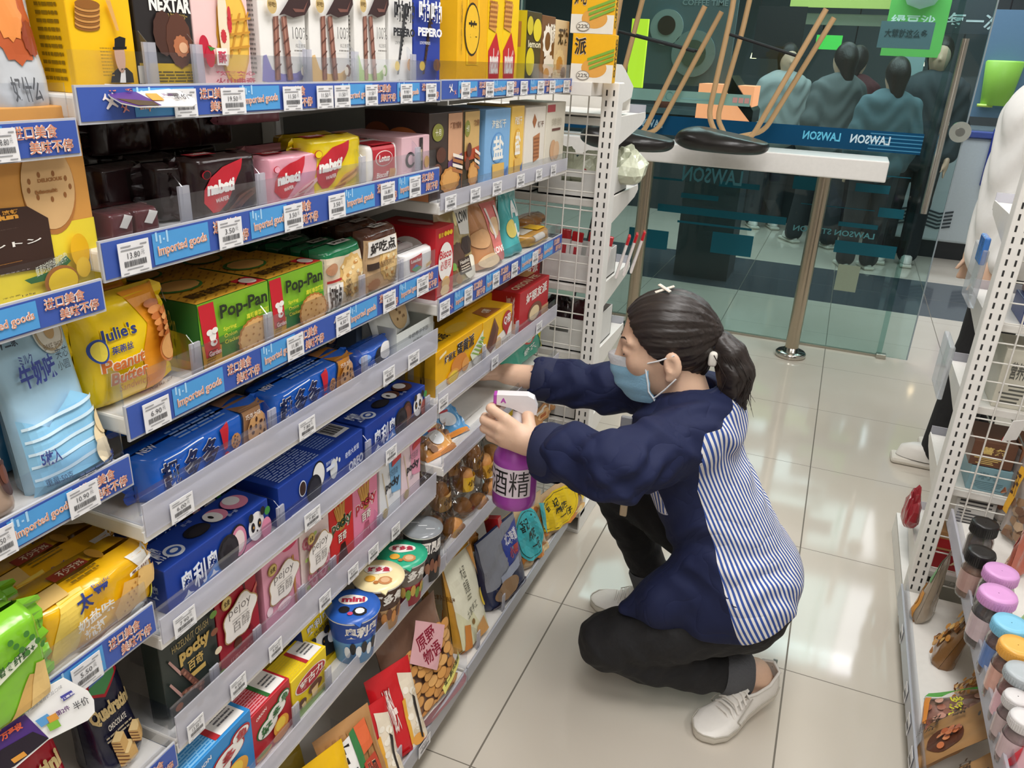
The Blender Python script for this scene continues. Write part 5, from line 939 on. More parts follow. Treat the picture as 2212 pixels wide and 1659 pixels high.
# ---------------------------------------------------------------- seventh shelf: cartons and lidded cups
G7 = 'small snack cartons on the seventh shelf'
def carton(tl, tr, col, lab, lc, x=None, d=.055, z0=None, h=None, mush=False, lean=0.):
    p = bx('B7', 'snack_carton', lab, 'biscuit box', G7, tl, tr, d, col, x=x, z0=z0, h=h, lean=lean)
    p.rect(.03, .06, .5, .94, {'#2a86c8': '#7cb8e2', '#b8202c': '#dd8f96'}.get(col, '#d9bd30'), face='T').lines(.05, .1, .48, .9, 9, col, face='T', seed=3).rect(.54, .08, .94, .9, '#e9e6e2', 'best_before_panel', 'T').rect(.48, .08, .56, .9, lc, face='T').lines(.64, .3, .9, .7, 3, '#6a6a6e', face='T', seed=9)
    if mush:
        p.disc(.52, .66, .44, .2, '#efe6dc').disc(.52, .66, .41, .18, '#b02a30').text('蘑古力', .2, .56, .86, .76, '#f3ece4', .05, rise=.02).disc(.62, .36, .2, .12, '#6b3f28', 'mushroom_print').poly([(.5, .34), (.7, .36), (.66, .14), (.52, .12)], '#e3c188', 'mushroom_print').disc(.22, .28, .13, .1, '#5a3422', 'mushroom_print').poly([(.2, .26), (.3, .28), (.34, .1), (.24, .1)], '#e3c188', 'mushroom_print').poly([(0, 0), (1, 0), (1, .06), (0, .2)], '#7fa83c')
    else:
        p.disc(.36, .52, .28, .17, lc).disc(.6, .66, .26, .14, lc).disc(.8, .8, .16, .1, lc).disc(.36, .52, .25, .15, '#efece6').disc(.6, .66, .23, .12, '#efece6').disc(.8, .8, .13, .08, '#efece6')
        p.text('好', .18, .42, .46, .62, lc, .06).text('多', .48, .58, .7, .74, lc, .06).text('鱼', .72, .74, .9, .87, lc, .05).text('ORION', .08, .86, .34, .92, '#f0e8e2', .02, rise=.05).disc(.66, .32, .2, .17, '#e9a83c', 'egg_print').disc(.64, .35, .13, .12, '#f3cf4a', 'egg_print').disc(.64, .16, .22, .1, '#d98a44', 'egg_print').disc(.18, .14, .2, .07, '#e0a860', 'hotdog_print', rot=.5).disc(.18, .17, .18, .04, '#7f9a3c', 'hotdog_print', rot=.5)
    p.done()
carton((396, 1650), (543, 1557), '#2a86c8', 'sky blue snack carton in front at the near end of the seventh shelf', '#b02a30')
carton((378, 1590), (478, 1530), '#1f6fb0', 'sky blue snack carton behind the front sky blue one', '#b02a30', x=-.235)
carton((541, 1551), (625, 1466), '#b8202c', 'red snack carton with green characters on the seventh shelf', '#2f6a34')
carton((628, 1472), (704, 1399), '#e6c714', 'yellow mushroom biscuit carton in front', '#b02a30', mush=True)
carton((556, 1462), (626, 1398), '#d9b822', 'yellow mushroom biscuit carton deeper behind the red one', '#b02a30', x=-.235, mush=True)
carton((500, 1520), (560, 1470), '#a31c28', 'red snack carton behind the front red one', '#2f6a34', x=-.235)
p = bx('B7', 'snack_carton', 'yellow and blue carton with a large panda beside the blue cup', 'biscuit box', G7, (664, 1360), (730, 1302), .03, '#f2d418', lean=.12, back=.05)
p.text('奥利奥', .12, .78, .86, .93, '#eef1f7', .06, out='#1f4fae').text('巧脆卷', .3, .66, .8, .75, '#3a3a3e', 0); panda(p, .44, .44, .3, .75); p.poly([(.55, .55), (.95, .45), (.98, .1), (.5, .2)], '#1d1b1d', 'panda_print').disc(.8, .45, .16, .12, '#eeeceb', 'panda_print').rect(0, 0, 1, .12, '#e3c414').rect(0, 0, 1, 1, '#1d3f9a', face='L').rect(0, 0, 1, 1, '#1f4fae', face='T'); p.done()
def cup(u, v, ztop, rt, rb, c1, c2, lid, lab, txt, lidtxt, tab=True, can=False, tc='#f0ece6'):
    z0 = .385; a = FX(u, v, 'z', ztop); h = ztop-z0
    r = empty('lidded_cup' if not can else 'lidded_can', (a[0], a[1], z0), lab, 'cup', 'lidded snack cups on the seventh shelf')
    MB().lathe([(.001, 0), (rb, 0), (rb+(rt-rb)*.5, h*.5)], card(c2), 36).lathe([(rb+(rt-rb)*.5, h*.5), (rt, h-.004)], card(c1), 36).build('cup_body', r)
    MB().lathe([(rt, h-.006), (rt+.003, h-.003), (rt+.001, h-.001)], mat('#e9e6e2', .3), 36).build('rim', r)
    mb = MB(); mb.lathe([(rt+.003, h-.0006), (rt+.003, h), (rt*.6, h+.0004), (.0005, h+.0006)], mat(lid, .25 if not can else .15, .0), 40)
    if tab: mb.prism([(rt*math.cos(t)*.98, rt*math.sin(t)*.98) for t in (-1.0, -.6)]+[(rt*1.28*math.cos(-.8), rt*1.28*math.sin(-.8))], 'z', h-.003, h-.0005, mat(lid, .25))
    lo = mb.build('foil_lid' if not can else 'clear_lid', r)
    mb = MB(); ang = -.95
    def LP(p, q, e=.0012): return (-(q*math.cos(ang)-p*math.sin(ang))*rt, -(q*math.sin(ang)+p*math.cos(ang))*rt, h+e) 
    def LP(p, q, e=.0012):  # p to the viewer's side, q away
        ex, ey = .89, .46; return ((p*ex-q*ey)*rt, (p*ey+q*ex)*rt, h+e)
    if lidtxt:
        pts = [(.42*math.cos(k*.2617)*1.35-.02, .3*math.sin(k*.2617)*(1+.08*math.cos(3*k*.2617))+.36) for k in range(24)]
        mb.add([LP(*q) for q in pts], [list(range(24))], ink('#efeae2' if not c1.startswith('#d9') else '#4a2c1c'))
        V, F, _ = glyphs(lidtxt, .05); mb.add([LP(-.45+q[0]*.9, .2+q[1]*.32, .0018) for q in V], F, ink(tc if c1.startswith('#d9') else '#b8324a')); lt = mb.build('lettering', r); mb = MB()
        for k, (px, py, rr, cc) in enumerate(((.3, -.35, .26, '#c98a58'), (.3, -.33, .17, '#e0b58a'), (-.3, -.25, .2, '#e3a83c'), (-.05, -.5, .1, '#b8743c'))): mb.add([LP(px+rr*math.cos(j*.35)*(1+.12*(j % 2)), py+rr*math.sin(j*.35), .0014+.0003*k) for j in range(18)], [list(range(18))], ink(cc if not c1.startswith('#1f') else ['#1d1b1e', '#eeeceb', '#1d1b1e', '#d04a6a'][k]))
        mb.build('biscuit_print', r)
    else:
        for k in range(3): mb.add([LP(-.6+.4*k, .35-.3*k), LP(-.15+.4*k, .35-.3*k), LP(-.15+.4*k, .41-.3*k), LP(-.6+.4*k, .41-.3*k)], [(0, 1, 2, 3)], ink('#e3e4e6'))
        mb.build('lettering', r); mb = MB()
    mb = MB(); V, F, _ = glyphs(txt, .05)
    def SP(a_, b_, e=.0012): R_ = rb+(rt-rb)*b_+e; return (R_*math.cos(a_), R_*math.sin(a_), b_*h)
    mb.add([SP(-1.35+1.5*q[0], .62+.26*q[1]) for q in V], F, ink(tc)); mb.build('brand_lettering', r)
    mb = MB()
    for k in range(7): mb.add([SP(-1.3+.26*k+.13*math.cos(t)*1.1, .3+.08*(k % 2)+.14*math.sin(t), .0012+.0001*k) for t in [j*.6283 for j in range(10)]], [list(range(10))], ink({'#1f': ['#e9edf3', '#1d1b1e'], '#4a': ['#d08a44', '#6b3f28'], '#7a': ['#6f9a3a', '#c9a24a'], '#22': ['#9a6a50', '#7f4f3a']}[c1[:3] if c1[:3] in ('#1f', '#4a', '#7a', '#22') else '#4a'][k % 2]))
    mb.build('food_print', r); return r
cup(762, 1309, .487, .046, .034, '#1f4fae', '#5f9ad2', '#2b5fb8', 'blue lidded cup with milk splash and mini sandwich biscuits', '奥利奥', 'mini')
cup(817, 1243, .489, .047, .035, '#4a2c1e', '#c9a070', '#f0dfae', 'cream lidded cup with brown wrap and fish biscuits', '好多鱼', '好多鱼')
cup(869, 1196, .487, .047, .036, '#7a6f66', '#a8283a', '#2fa882', 'green lidded cup with red stripe and garden picture', '好多鱼', '好多鱼')
cup(912, 1138, .500, .040, .036, '#222124', '#252226', '#8c9094', 'black lidded can with a grey clear cap and chocolate sticks', '可可风暴', '', False, True)
# ---------------------------------------------------------------- bottom shelf
GB = 'bags on the bottom shelf'
p = bx('D', 'puff_bag', 'red puff bag with white marshmallow puffs, farther of two', 'snack bag', 'red puff bags', (842, 1415), (906, 1365), .05, '#c81f26', 'pouch', p=3., wr=.004, lean=.32, x=-.1, yaw=-.35, h=.185)
def puff(p):
    p.poly([(.66, .9), (.98, .8), (.98, .0), (.5, .0), (.6, .3)], '#e6d9c3').poly([(.58, .6), (.66, .62), (.6, .12), (.52, .1)], '#e3a83c'); rd = random.Random(4)
    for k in range(16): p.disc(.78+rd.uniform(-.12, .16), .36+rd.uniform(-.2, .36), .07, .035, '#f0e8d8' if k % 3 else '#d8c8ac', 'puff_print'); p.lay['F'] -= 1
    p.disc(.7, .12, .14, .06, '#e3a04a', 'puff_print').text('小馒头', .2, .3, .42, .82, '#f0dfd8', .05, out='#a01820').poly([(.84, .6), (.9, .55), (.8, .1), (.76, .12)], '#2a2422', 'brush_print').rect(.02, .02, .5, .1, '#a8181f'); p.done()
puff(p)
p = bx('D', 'puff_bag', 'red puff bag with black character, nearer of two', 'snack bag', 'red puff bags', (783, 1478), (852, 1420), .05, '#c81f26', 'pouch', p=3., wr=.004, lean=.32, x=-.1, yaw=-.35, h=.165); p.text('旺', .06, .66, .3, .86, '#221a1a', .05); puff(p)
p = bx('D', 'cracker_bag', 'bag of brown rice crackers with a white panel and black characters', 'snack bag', GB, (742, 1490), (832, 1428), .05, '#b98a58', 'pouch', p=3., wr=.004, lean=.4, x=-.09, yaw=-.3, h=.19)
for k in range(7): p.poly([(.05+.13*k, .05), (.12+.13*k, .05), (.2+.12*k, .9), (.14+.12*k, .9)], '#a87a4a', 'cracker_print')
p.poly([(.2, .3), (.5, .36), (.52, .86), (.22, .82)], '#e9e6e2', 'white_panel').text('旺', .25, .6, .47, .8, '#1c1a1a', .07).text('旺', .25, .36, .47, .56, '#1c1a1a', .07).poly([(.5, .5), (.62, .52), (.62, .9), (.52, .88)], '#3a7a44').poly([(.62, .62), (.84, .66), (.84, .92), (.62, .9)], '#d9683c').poly([(.56, .26), (.84, .3), (.82, .58), (.58, .54)], '#b8452f').text('仙贝', .62, .32, .78, .52, '#2a2020', .04, out='#e8c8a0').disc(.8, .14, .16, .1, '#dfe6d2', 'logo').text('酥脆', .7, .1, .9, .18, '#3a8a4a', .03); p.done()
p = bx('D', 'cracker_bag', 'bright yellow bag with a red bowl beside the rice cracker bag', 'snack bag', GB, (690, 1545), (775, 1480), .05, '#e6b40e', 'pouch', p=3., wr=.004, lean=.4, x=-.09, yaw=-.3, h=.18)
p.disc(.62, .3, .3, .26, '#e8c21c', 'bowl_print').disc(.62, .29, .26, .22, '#8a2a20', 'bowl_print').disc(.62, .22, .18, .12, '#4a1a14', 'bowl_print').text('海苔', .26, .42, .5, .62, '#e6d81c', .07, out='#2a2410').text('浪味', .5, .5, .8, .7, '#d8d0c8', .06, out='#3a2418'); p.done()
p = bx('D', 'cracker_bag', 'dull gold bag with black brush characters at the near end of the bottom shelf', 'snack bag', GB, (600, 1630), (700, 1545), .05, '#a58a3c', 'pouch', p=3., wr=.005, lean=.4, x=-.09, yaw=-.3, h=.17, fin=.012); p.text('旺', .6, .66, .9, .88, '#1c1a16', .06, out='#e6e2da').text('旺', .2, .34, .56, .66, '#1c1a16', .06, out='#e6e2da').disc(.5, .15, .3, .1, '#6b5a2a'); p.done()
p = bx('D', 'cracker_bag', 'olive gold folded bag behind the dull gold one', 'snack bag', GB, (590, 1590), (680, 1520), .05, '#8f7a2c', 'pouch', p=3., wr=.005, lean=.4, x=-.15, yaw=-.3, h=.17, fin=.01); p.done()
# round cookies seen through a clear bag
p = bx('E', 'cookie_bag', 'clear bag of round cookies with a pink diamond label', 'snack bag', GB, (885, 1312), (990, 1245), .09, '#8a6a58', 'pouch', p=4., wr=.003, lean=.22, x=-.105, yaw=-.12, h=.215)
rd = random.Random(11)
for j in range(9):
    for k in range(6):
        a, b = .1+.16*k+.08*(j % 2)+rd.uniform(-.03, .03), .06+.085*j+rd.uniform(-.015, .015)
        if a > .96: continue
        p.disc(a, b, .085, .05, '#a06c38', 'round_cookie_print', n=18); p.disc(a-.006, b+.004, .078, .045, ['#d9a05c', '#cf9450', '#e0ac6a'][(j+k) % 3], 'round_cookie_print', n=18); p.lay['F'] -= 1
p.poly([(.5, .98), (.86, .72), (.52, .42), (.2, .7)], '#d9a8ac', 'diamond_label').text('原野', .38, .7, .68, .84, '#8a1f34', .015).text('物语', .4, .54, .68, .68, '#8a1f34', .015).poly([(.5, .16), (.98, .3), (.98, .38), (.5, .24)], '#e6de7a', 'name_label').text('蛋二圆(鸡蛋面)', .54, .21, .92, .27, '#3a3420', .02, rise=.1).poly([(0, .0), (1, .0), (1, .06), (0, .06)], '#a37a80'); p.done()
def kraft(tl, tr, x, lab, full):
    p = bx('E', 'kraft_bag', lab, 'snack bag', 'kraft bags on the bottom shelf', tl, tr, .075, '#d9a03c', 'pouch', p=6., wr=.002, lean=.16, x=x, yaw=-.1)
    p.poly([(.02, .98), (.98, .98), (.98, .3), (.7, .1), (.5, .36), (.3, .3), (.02, .5)], '#e6e3cc').poly([(.02, .0), (.98, .0), (.98, .3), (.7, .12), (.5, .38), (.3, .32), (.02, .5)], '#dcd9b4').text('木品', .42, .72, .6, .86, '#5a564a', .0).text('良屋', .42, .58, .6, .71, '#5a564a', .0).lines(.44, .5, .58, .57, 2, '#8a866f').text('土家手工', .3, .34, .7, .42, '#5a564a', .0, rise=.04).disc(.44, .28, .05, .03, '#8a6a3a')
    p.poly([(.0, .02), (.2, .02), (.32, .28), (.14, .32)], '#c9803a', 'biscuit_print').poly([(.42, .02), (.9, .02), (.8, .24), (.5, .2)], '#cf9a5a', 'biscuit_print').poly([(.8, .98), (.98, .98), (.98, .6)], '#c98a3c', 'biscuit_print').disc(.92, .42, .08, .1, '#e0c02a')
    p.done(); w, h = p.w, p.h
    MB().tube([(-.0375-.02, -.004, h+.006), (-.0375-.02, w+.004, h+.006)], .011, film('#e0a22c'), 12).build('rolled_top', p.r)
    if full:
        mb = MB(); V, F, _ = glyphs('土家手工 良品屋', .02); mb.add([(-.07+.06*q[0], -.001, h*.62+h*.06*q[1]) for q in V], F, ink('#7a4f14'))
        mb.build('side_lettering', p.r)
kraft((1014, 1240), (1062, 1178), -.1, 'cream and kraft biscuit bag with a rolled orange top, in front', True)
kraft((955, 1262), (1010, 1205), -.2, 'cream and kraft biscuit bag deeper behind the front one', False)
p = bx('E', 'pastry_bag', 'dark blue pastry bag with a diamond label and a clear window', 'snack bag', GB, (1076, 1175), (1136, 1125), .1, '#2c3352', 'pouch', p=5., wr=.004, lean=.1, x=-.1, yaw=-.15)
p.poly([(.02, .3), (.98, .36), (.98, .98), (.02, .98)], '#8b8e98', 'clear_window').poly([(.5, .8), (.98, .92), (.96, .5), (.56, .42)], '#34459a', 'diamond_label').text('北海道', .6, .68, .92, .84, '#e6e4ea', .03).text('小圆', .62, .5, .88, .64, '#c94a44', .04).poly([(.3, .26), (.8, .34), (.84, .46), (.3, .4)], '#a9b0c4').disc(.4, .2, .3, .12, '#9a7a5a', 'pastry_print').rect(.05, .02, .95, .08, '#6b6470'); p.done()
MBt = MB(); MBt.prism([(-.17, .30), (-.13, .31), (-.11, .19), (-.14, .18)], 'y', -.135, -.115, film('#b8242c')); tag(MBt.build('snack_stick', loc=(-.02, 0, 0)), 'red snack stick poking up behind the dark blue pastry bag', 'snack stick', GB)
def friedbag(tl, tr, lc, lab, x, lw):
    p = bx('E', 'snack_bag', lab, 'snack bag', 'clear bags of fried snacks with oval labels', tl, tr, .09, '#d3b48a', 'pouch', p=3., wr=.006, lean=.1, x=x, yaw=-.2)
    rd = random.Random(5)
    for k in range(14): p.disc(rd.uniform(.1, .9), rd.uniform(.05, .85), .12, .06, ['#d98a3c', '#e3b878', '#c9763a', '#e6cf9c'][k % 4], 'fried_snack_print', wav=.1, n=12)
    p.disc(.42, .55, lw, .4, lc, 'oval_label').disc(.42, .55, lw*.9, .36, '#2a3a2a', 'oval_label').disc(.42, .55, lw*.88, .35, lc, 'oval_label').text('香记', .22, .64, .44, .82, '#222a22', .02).text('麻花', .36, .46, .56, .62, '#222a22', .02).text('一仔', .4, .28, .62, .44, '#222a22', .02).poly([(.78, .9), (1.0, .8), (1.02, .3), (.86, .3)], lc, 'seal_flap'); p.done()
friedbag((1130, 1120), (1182, 1072), '#43b3ba', 'clear fried snack bag with a turquoise oval label', -.1, .34)
friedbag((1172, 1085), (1245, 1022), '#ecc912', 'clear fried snack bag with a bright yellow oval label', -.1, .38)
# ---------------------------------------------------------------- near bay
p = bx('A2', 'biscuit_box', 'large orange biscuit box with a round biscuit and dark brown panel', 'biscuit box', None, (-70, 372), (182, 347), .05, '#d99a4a', h=.17)
p.rect(0, 0, 1, .38, '#f0d83a').disc(*p.q(105, 408), .24, .25, '#b5763a', 'biscuit_print', rot=0, n=32).disc(*p.q(103, 402), .235, .235, '#dcb27c', 'biscuit_print', n=32)
for k in range(9): p.disc(*p.q(103+46*math.cos(k*.7), 402+28*math.sin(k*.7)), .014, .016, '#9a6230', 'biscuit_print', n=10); p.lay['F'] -= 1
p.tp('DELICIOUS', (80, 395), (130, 380), '#a8703a', .05).tp('biscuit', (75, 420), (120, 405), '#a8703a', .05)
p.pp([(-70, 455), (55, 445), (100, 470), (118, 575), (-50, 600)], '#3a241c', 'brown_panel').tp('dun', (-20, 480), (33, 458), '#d99a3c', .06).tp('シントン', (-70, 552), (84, 510), '#f2ede6', .06).tp('滨顿', (0, 465), (32, 450), '#d99a3c', .03).tp('海盐饼干', (-20, 500), (34, 490), '#c9b8a8', .0).rp((-20, 575), (42, 562), '#d9963c').tp('芝士味夹心', (-16, 574), (40, 563), '#3a241c', .0).tp('塩入りビスケット', (-30, 598), (58, 580), '#efe6dc', .0)
p.pp([(45, 604), (100, 585), (135, 550), (146, 562), (110, 600), (60, 612)], '#2f6a3a', 'ribbon_print').tp('惬意时刻的细腻陪伴!', (72, 598), (138, 560), '#e6ead6', .0, rise=.05).disc(*p.q(165, 540), .09, .1, '#eeb81c', 'cream_print').disc(*p.q(172, 575), .07, .06, '#f0c43a', 'cream_print').disc(*p.q(125, 605), .16, .09, '#a8682c', 'cream_print', rot=.4).disc(*p.q(128, 606), .14, .075, '#f2cc2a', 'cream_print', rot=.4).tp('125g', (38, 640), (66, 628), '#4a3a1c', .01).tp('净含量:', (-5, 646), (36, 632), '#4a3a1c', .0); p.done()
# pouches
p = bx('A3', 'biscuit_pouch', 'pale blue milk biscuit pouch with white cloud print and dark blue characters', 'snack bag', 'milk biscuit pouches', (20, 742), (205, 705), .05, '#a9cfe6', 'pouch', p=4., wr=.002, lean=.14, back=.01, h=.19)
p.rect(.0, .88, 1, 1, '#3f9ad0').disc(.44, .9, .035, .03, '#5f6468', 'hang_hole').disc(.74, .82, .18, .12, '#d8dcd4', 'round_badge').disc(.74, .82, .16, .105, '#b9a888', 'round_badge').disc(.74, .82, .14, .092, '#e3dfd2', 'round_badge').disc(.74, .83, .06, .05, '#c9a878', 'round_badge').text('BAKE SHOP', .62, .73, .86, .76, '#7a6a52', .0).text('不二家', .12, .8, .34, .86, '#3a4a5c', .04).disc(.07, .83, .035, .03, '#3a4a5c').disc(.07, .83, .028, .024, '#a9cfe6')
p.text('ミルク', .26, .7, .42, .75, '#3a4a8c', .02).text('牛奶味', .2, .57, .66, .7, '#3a4a9c', .03, rise=.02).text('夹芯', .7, .67, .86, .73, '#3a4a5c', .0).text('小圆', .68, .61, .84, .66, '#3a4a5c', .0)
p.poly([(0, .0), (1, .0), (1, .42), (.7, .5), (.3, .36), (0, .44)], '#8cc4e4', 'wave_print')
for k in range(5): p.poly([(.02, .1+.07*k), (.98, .14+.07*k), (.98, .16+.07*k), (.02, .115+.07*k)], '#cfe6f2', 'wave_print')
p.disc(.9, .2, .13, .09, '#e6d3ac', 'biscuit_print').disc(.86, .12, .13, .08, '#efdfbe', 'biscuit_print').disc(.94, .28, .1, .07, '#e0c99c', 'biscuit_print').text('5枚入', .08, .18, .28, .26, '#3a4a8c', .03, out='#f0f4f6').text('重量:50克', .06, .07, .34, .11, '#3a4a6c', .0).lines(.4, .03, .9, .08, 2, '#4a5a7c').disc(.94, .05, .08, .03, '#3a4aa0').text('MILK', .88, .085, .98, .11, '#3a4a8c', .01); p.done()
p = bx('A3', 'biscuit_pouch', 'deep blue pouch standing behind the pale blue one', 'snack bag', 'milk biscuit pouches', (-60, 760), (130, 720), .05, '#2a6f9e', 'pouch', p=4., wr=.003, x=-.235, h=.2); p.rect(0, .86, 1, 1, '#1f5f90').text('牛奶味', .5, .16, .9, .34, '#dfe9f0', .04).text('ミルク', .55, .36, .75, .41, '#dfe9f0', .03).disc(.8, .5, .12, .08, '#8a2a30'); p.done()
p = bx('A3', 'biscuit_pouch', 'tan and brown pouch cut off at the near picture edge', 'snack bag', 'milk biscuit pouches', (-150, 925), (12, 898), .05, '#cba98c', 'pouch', p=4., wr=.003, back=.006, h=.14)
for k in range(4): p.poly([(0, .3+.15*k), (1, .36+.15*k), (1, .4+.15*k), (0, .33+.15*k)], '#b98f6e', 'wave_print')
p.disc(.88, .3, .13, .13, '#4a2a20', 'biscuit_print').disc(.86, .33, .08, .07, '#6b4030', 'biscuit_print'); p.done()
def soda(tl, tr, col, lab, x=None, z0=None, h=None, d=.07, green=False, back=.022):
    p = bx('A4', 'cracker_pack', lab, 'cracker pack', 'soda cracker packs', tl, tr, d, col, 'pillow', x=x, back=back, z0=z0, h=h, p=6., wr=.003, fin=.02)
    if green:
        p.poly([(.3, .0), (.7, .42), (1.0, .3), (1, 0)], '#d8ad62', 'cracker_print').poly([(.6, .0), (.8, .5), (1., .45), (1, 0)], '#e6c27c', 'cracker_print').poly([(.2, .5), (.86, .66), (.86, .76), (.2, .6)], '#e6ead2').text('膳食纤维+', .3, .58, .82, .68, '#2f5a2c', .02, rise=.06)
        for k in range(9): p.disc(.55+.05*k, .86-.06*(k % 4), .04, .03, '#3f7a2c', 'leek_print', rot=.8)
    else:
        p.poly([(.0, .0), (.24, .0), (.4, 1), (.2, 1)], '#e9c95a').poly([(.78, 1), (1, 1), (1, .62), (.9, .56)], '#eceae4').poly([(.9, 0), (1, 0), (1, .6), (.93, .4)], '#cfcf2a')
        p.text('太平', .3, .66, .56, .94, '#2c3a7c', .05).text('Pacific', .44, .93, .58, .97, '#2c3a7c', .0).text('奶盐味', .26, .38, .58, .58, '#f2eee2', .05).text('梳打', .3, .18, .5, .36, '#f2eee2', .05).poly([(.26, .02), (.7, .1), (.7, .18), (.26, .1)], '#9a5a2c').poly([(.58, .1), (.78, .2), (.84, .62), (.68, .7), (.56, .3)], '#d9a95c', 'cracker_print').poly([(.76, .3), (.94, .4), (.98, .7), (.82, .8)], '#e3ba72', 'cracker_print')
        for k in range(12): p.disc(.63+.04*(k % 4)+.03*(k//4), .25+.12*(k//4)+.05*(k % 4), .008, .02, '#a8702c', 'cracker_print', n=6); p.lay['F'] -= 1
        p.poly([(.74, .72), (.95, .86), (.95, .92), (.74, .78)], '#efeae2').text('膳食纤维+', .76, .74, .92, .79, '#6b3a24', .02, rise=.08).disc(.74, .12, .07, .1, '#dfe0dc', 'milk_jug_print')
        p.poly([(.1, .1), (.3, .1), (.34, .5), (.12, .5)], '#e3bd74', 'cracker_print', 'T').rect(.34, .5, .62, .72, '#9a3a24', face='T').text('不少于3%', .4, .53, .6, .69, '#f0dcc0', .02, face='T').lines(.38, .22, .62, .42, 2, '#8a6a14', face='T').disc(.7, .6, .04, .2, '#b8862c', 'wheat_print', 'T')
    p.done()
soda((72, 1335), (332, 1182), '#eeb512', 'yellow soda cracker pack in front, white at its far end', back=.014)
soda((-20, 1285), (258, 1158), '#dfa312', 'yellow soda cracker pack behind the front one', x=-.265)
soda((-40, 1215), (190, 1120), '#d39a14', 'yellow soda cracker pack rearmost of three', x=-.35)
soda((-90, 1400), (88, 1335), '#7fc02c', 'bright green soda cracker pack in front at the picture edge', x=-.15, green=True, d=.06)
soda((-90, 1330), (24, 1285), '#6fb02a', 'bright green soda cracker pack behind the front green one', x=-.215, green=True, d=.05)
def quad(tl, tr, col, lab, sub, back):
    p = bx('A5', 'wafer_pouch', lab, 'snack bag', 'wafer cube pouches', tl, tr, .07, col, 'pouch', p=4., wr=.003, lean=.08, back=back)
    p.poly([(.02, .99), (.98, .99), (.92, .74), (.5, .62), (.1, .72)], '#c4202e' if col != '#b01f2c' else '#a31c28', 'red_panel').text('Loacker', .12, .86, .88, .97, '#f4eee6', .05, rise=.0).poly([(.2, .72), (.5, .84), (.86, .8), (.84, .74), (.5, .65)], '#4f9a5a', 'mountain_print').poly([(.26, .76), (.46, .84), (.6, .82), (.78, .82), (.6, .77)], '#5a7fc0', 'mountain_print').text('Quadratini', .08, .46, .92, .6, '#e0c58a', .05, shear=.02).text(sub, .3, .38, .72, .43, '#efe6d6', .02).lines(.2, .3, .8, .36, 2, '#b9ac90')
    for a, b, r in ((.46, .14, .2), (.4, .26, .15), (.78, .24, .16)):
        p.poly([(a-r, b-r*.3), (a, b-r*.62), (a+r, b-r*.3), (a+r, b+r*.3), (a, b+r*.62), (a-r, b+r*.3)], '#c9a062', 'wafer_print')
        for k in range(4): p.poly([(a-r, b-r*.3+k*r*.16), (a, b-r*.62+k*r*.16), (a, b-r*.57+k*r*.16), (a-r, b-r*.25+k*r*.16)], '#6b4024', 'wafer_print'); p.lay['F'] -= 1
        p.poly([(a-r, b+r*.3), (a, b+r*.02), (a+r, b+r*.3), (a, b+r*.62)], '#e3c58c', 'wafer_print')
    p.done()
quad((190, 1462), (295, 1398), '#1f2038', 'midnight blue wafer cube pouch with a red top panel', 'CHOCOLATE', .03)
quad((-95, 1640), (160, 1535), '#b01f2c', 'red wafer cube pouch partly behind the promotion card', 'NAPOLITANER', .012)
# promotion cards clipped to the label strips
def card_sign(P, nrm, pts, lab, prints, texts):
    W3 = [FXP(u, v, P, nrm) for u, v in pts]; c = sum(W3)/len(W3); n = np.array(nrm, float); n /= np.linalg.norm(n)
    r = empty('promotion_card', tuple(c), lab, 'sign', 'promotion cards on the shelf strips')
    k = len(W3); v = [tuple(w-c) for w in W3]+[tuple(w-c-n*.0012) for w in W3]
    mb = MB(); mb.add(v, [list(range(k)), list(range(2*k-1, k-1, -1))]+[(i, k+i, k+(i+1) % k, (i+1) % k) for i in range(k)], mat('#ecebe9', .35)); fixn(mb.build('card', r))
    mb = MB(); lay = 0
    for q, col in prints:
        lay += 1; W2 = [FXP(u, v, P, nrm)-c+n*.0004*lay for u, v in q]; mb.add([tuple(w) for w in W2], [list(range(len(q)))], ink(col))
    mb.build('printed_panel', r); mb = MB()
    for t, bl, br, tl, col, b in texts:
        V, F, _ = glyphs(t, b); A, B, Cc = [FXP(*q, P, nrm)-c+n*.003 for q in (bl, br, tl)]; mb.add([tuple(A+(B-A)*q[0]+(Cc-A)*q[1]) for q in V], F, ink(col))
    mb.build('lettering', r)
card_sign((-.118, -1.25, .72), (.95, -.25, .2), [(-30, 1572), (0, 1541), (138, 1464), (190, 1492), (203, 1512), (205, 1538), (190, 1556), (105, 1598), (30, 1662), (-30, 1700)], 'white and purple promotion card hanging over the red wafer pouch',
          [([(-30, 1578), (0, 1548), (38, 1527), (105, 1594), (30, 1655), (-30, 1690)], '#4a2a78'), ([(0, 1620), (70, 1580), (105, 1594), (30, 1655), (-20, 1680)], '#1f1424'), ([(22, 1640), (50, 1622), (58, 1630), (30, 1648)], '#d9963c'), ([(128, 1504), (152, 1490), (160, 1498), (136, 1514)], '#4a4a9c'), ([(74, 1556), (100, 1540), (114, 1552), (88, 1570)], '#5a9ad0'), ([(98, 1548), (118, 1538), (126, 1550), (106, 1562)], '#d9963c'), ([(98, 1564), (122, 1552), (130, 1566), (106, 1578)], '#7fb83a')],
          [('第2件', (122, 1546), (150, 1530), (116, 1536), '#5a2a6a', .02), ('半价', (160, 1534), (192, 1516), (152, 1518), '#4a4a4e', .01), ('优惠期', (132, 1512), (158, 1496), (129, 1508), '#eeeaf2', .02), ('太平加厚海苔奶盐口味', (46, 1546), (132, 1484), (44, 1538), '#8a8a8e', .0), ('万圣夜', (2, 1600), (48, 1570), (-4, 1585), '#e0603c', .05)])
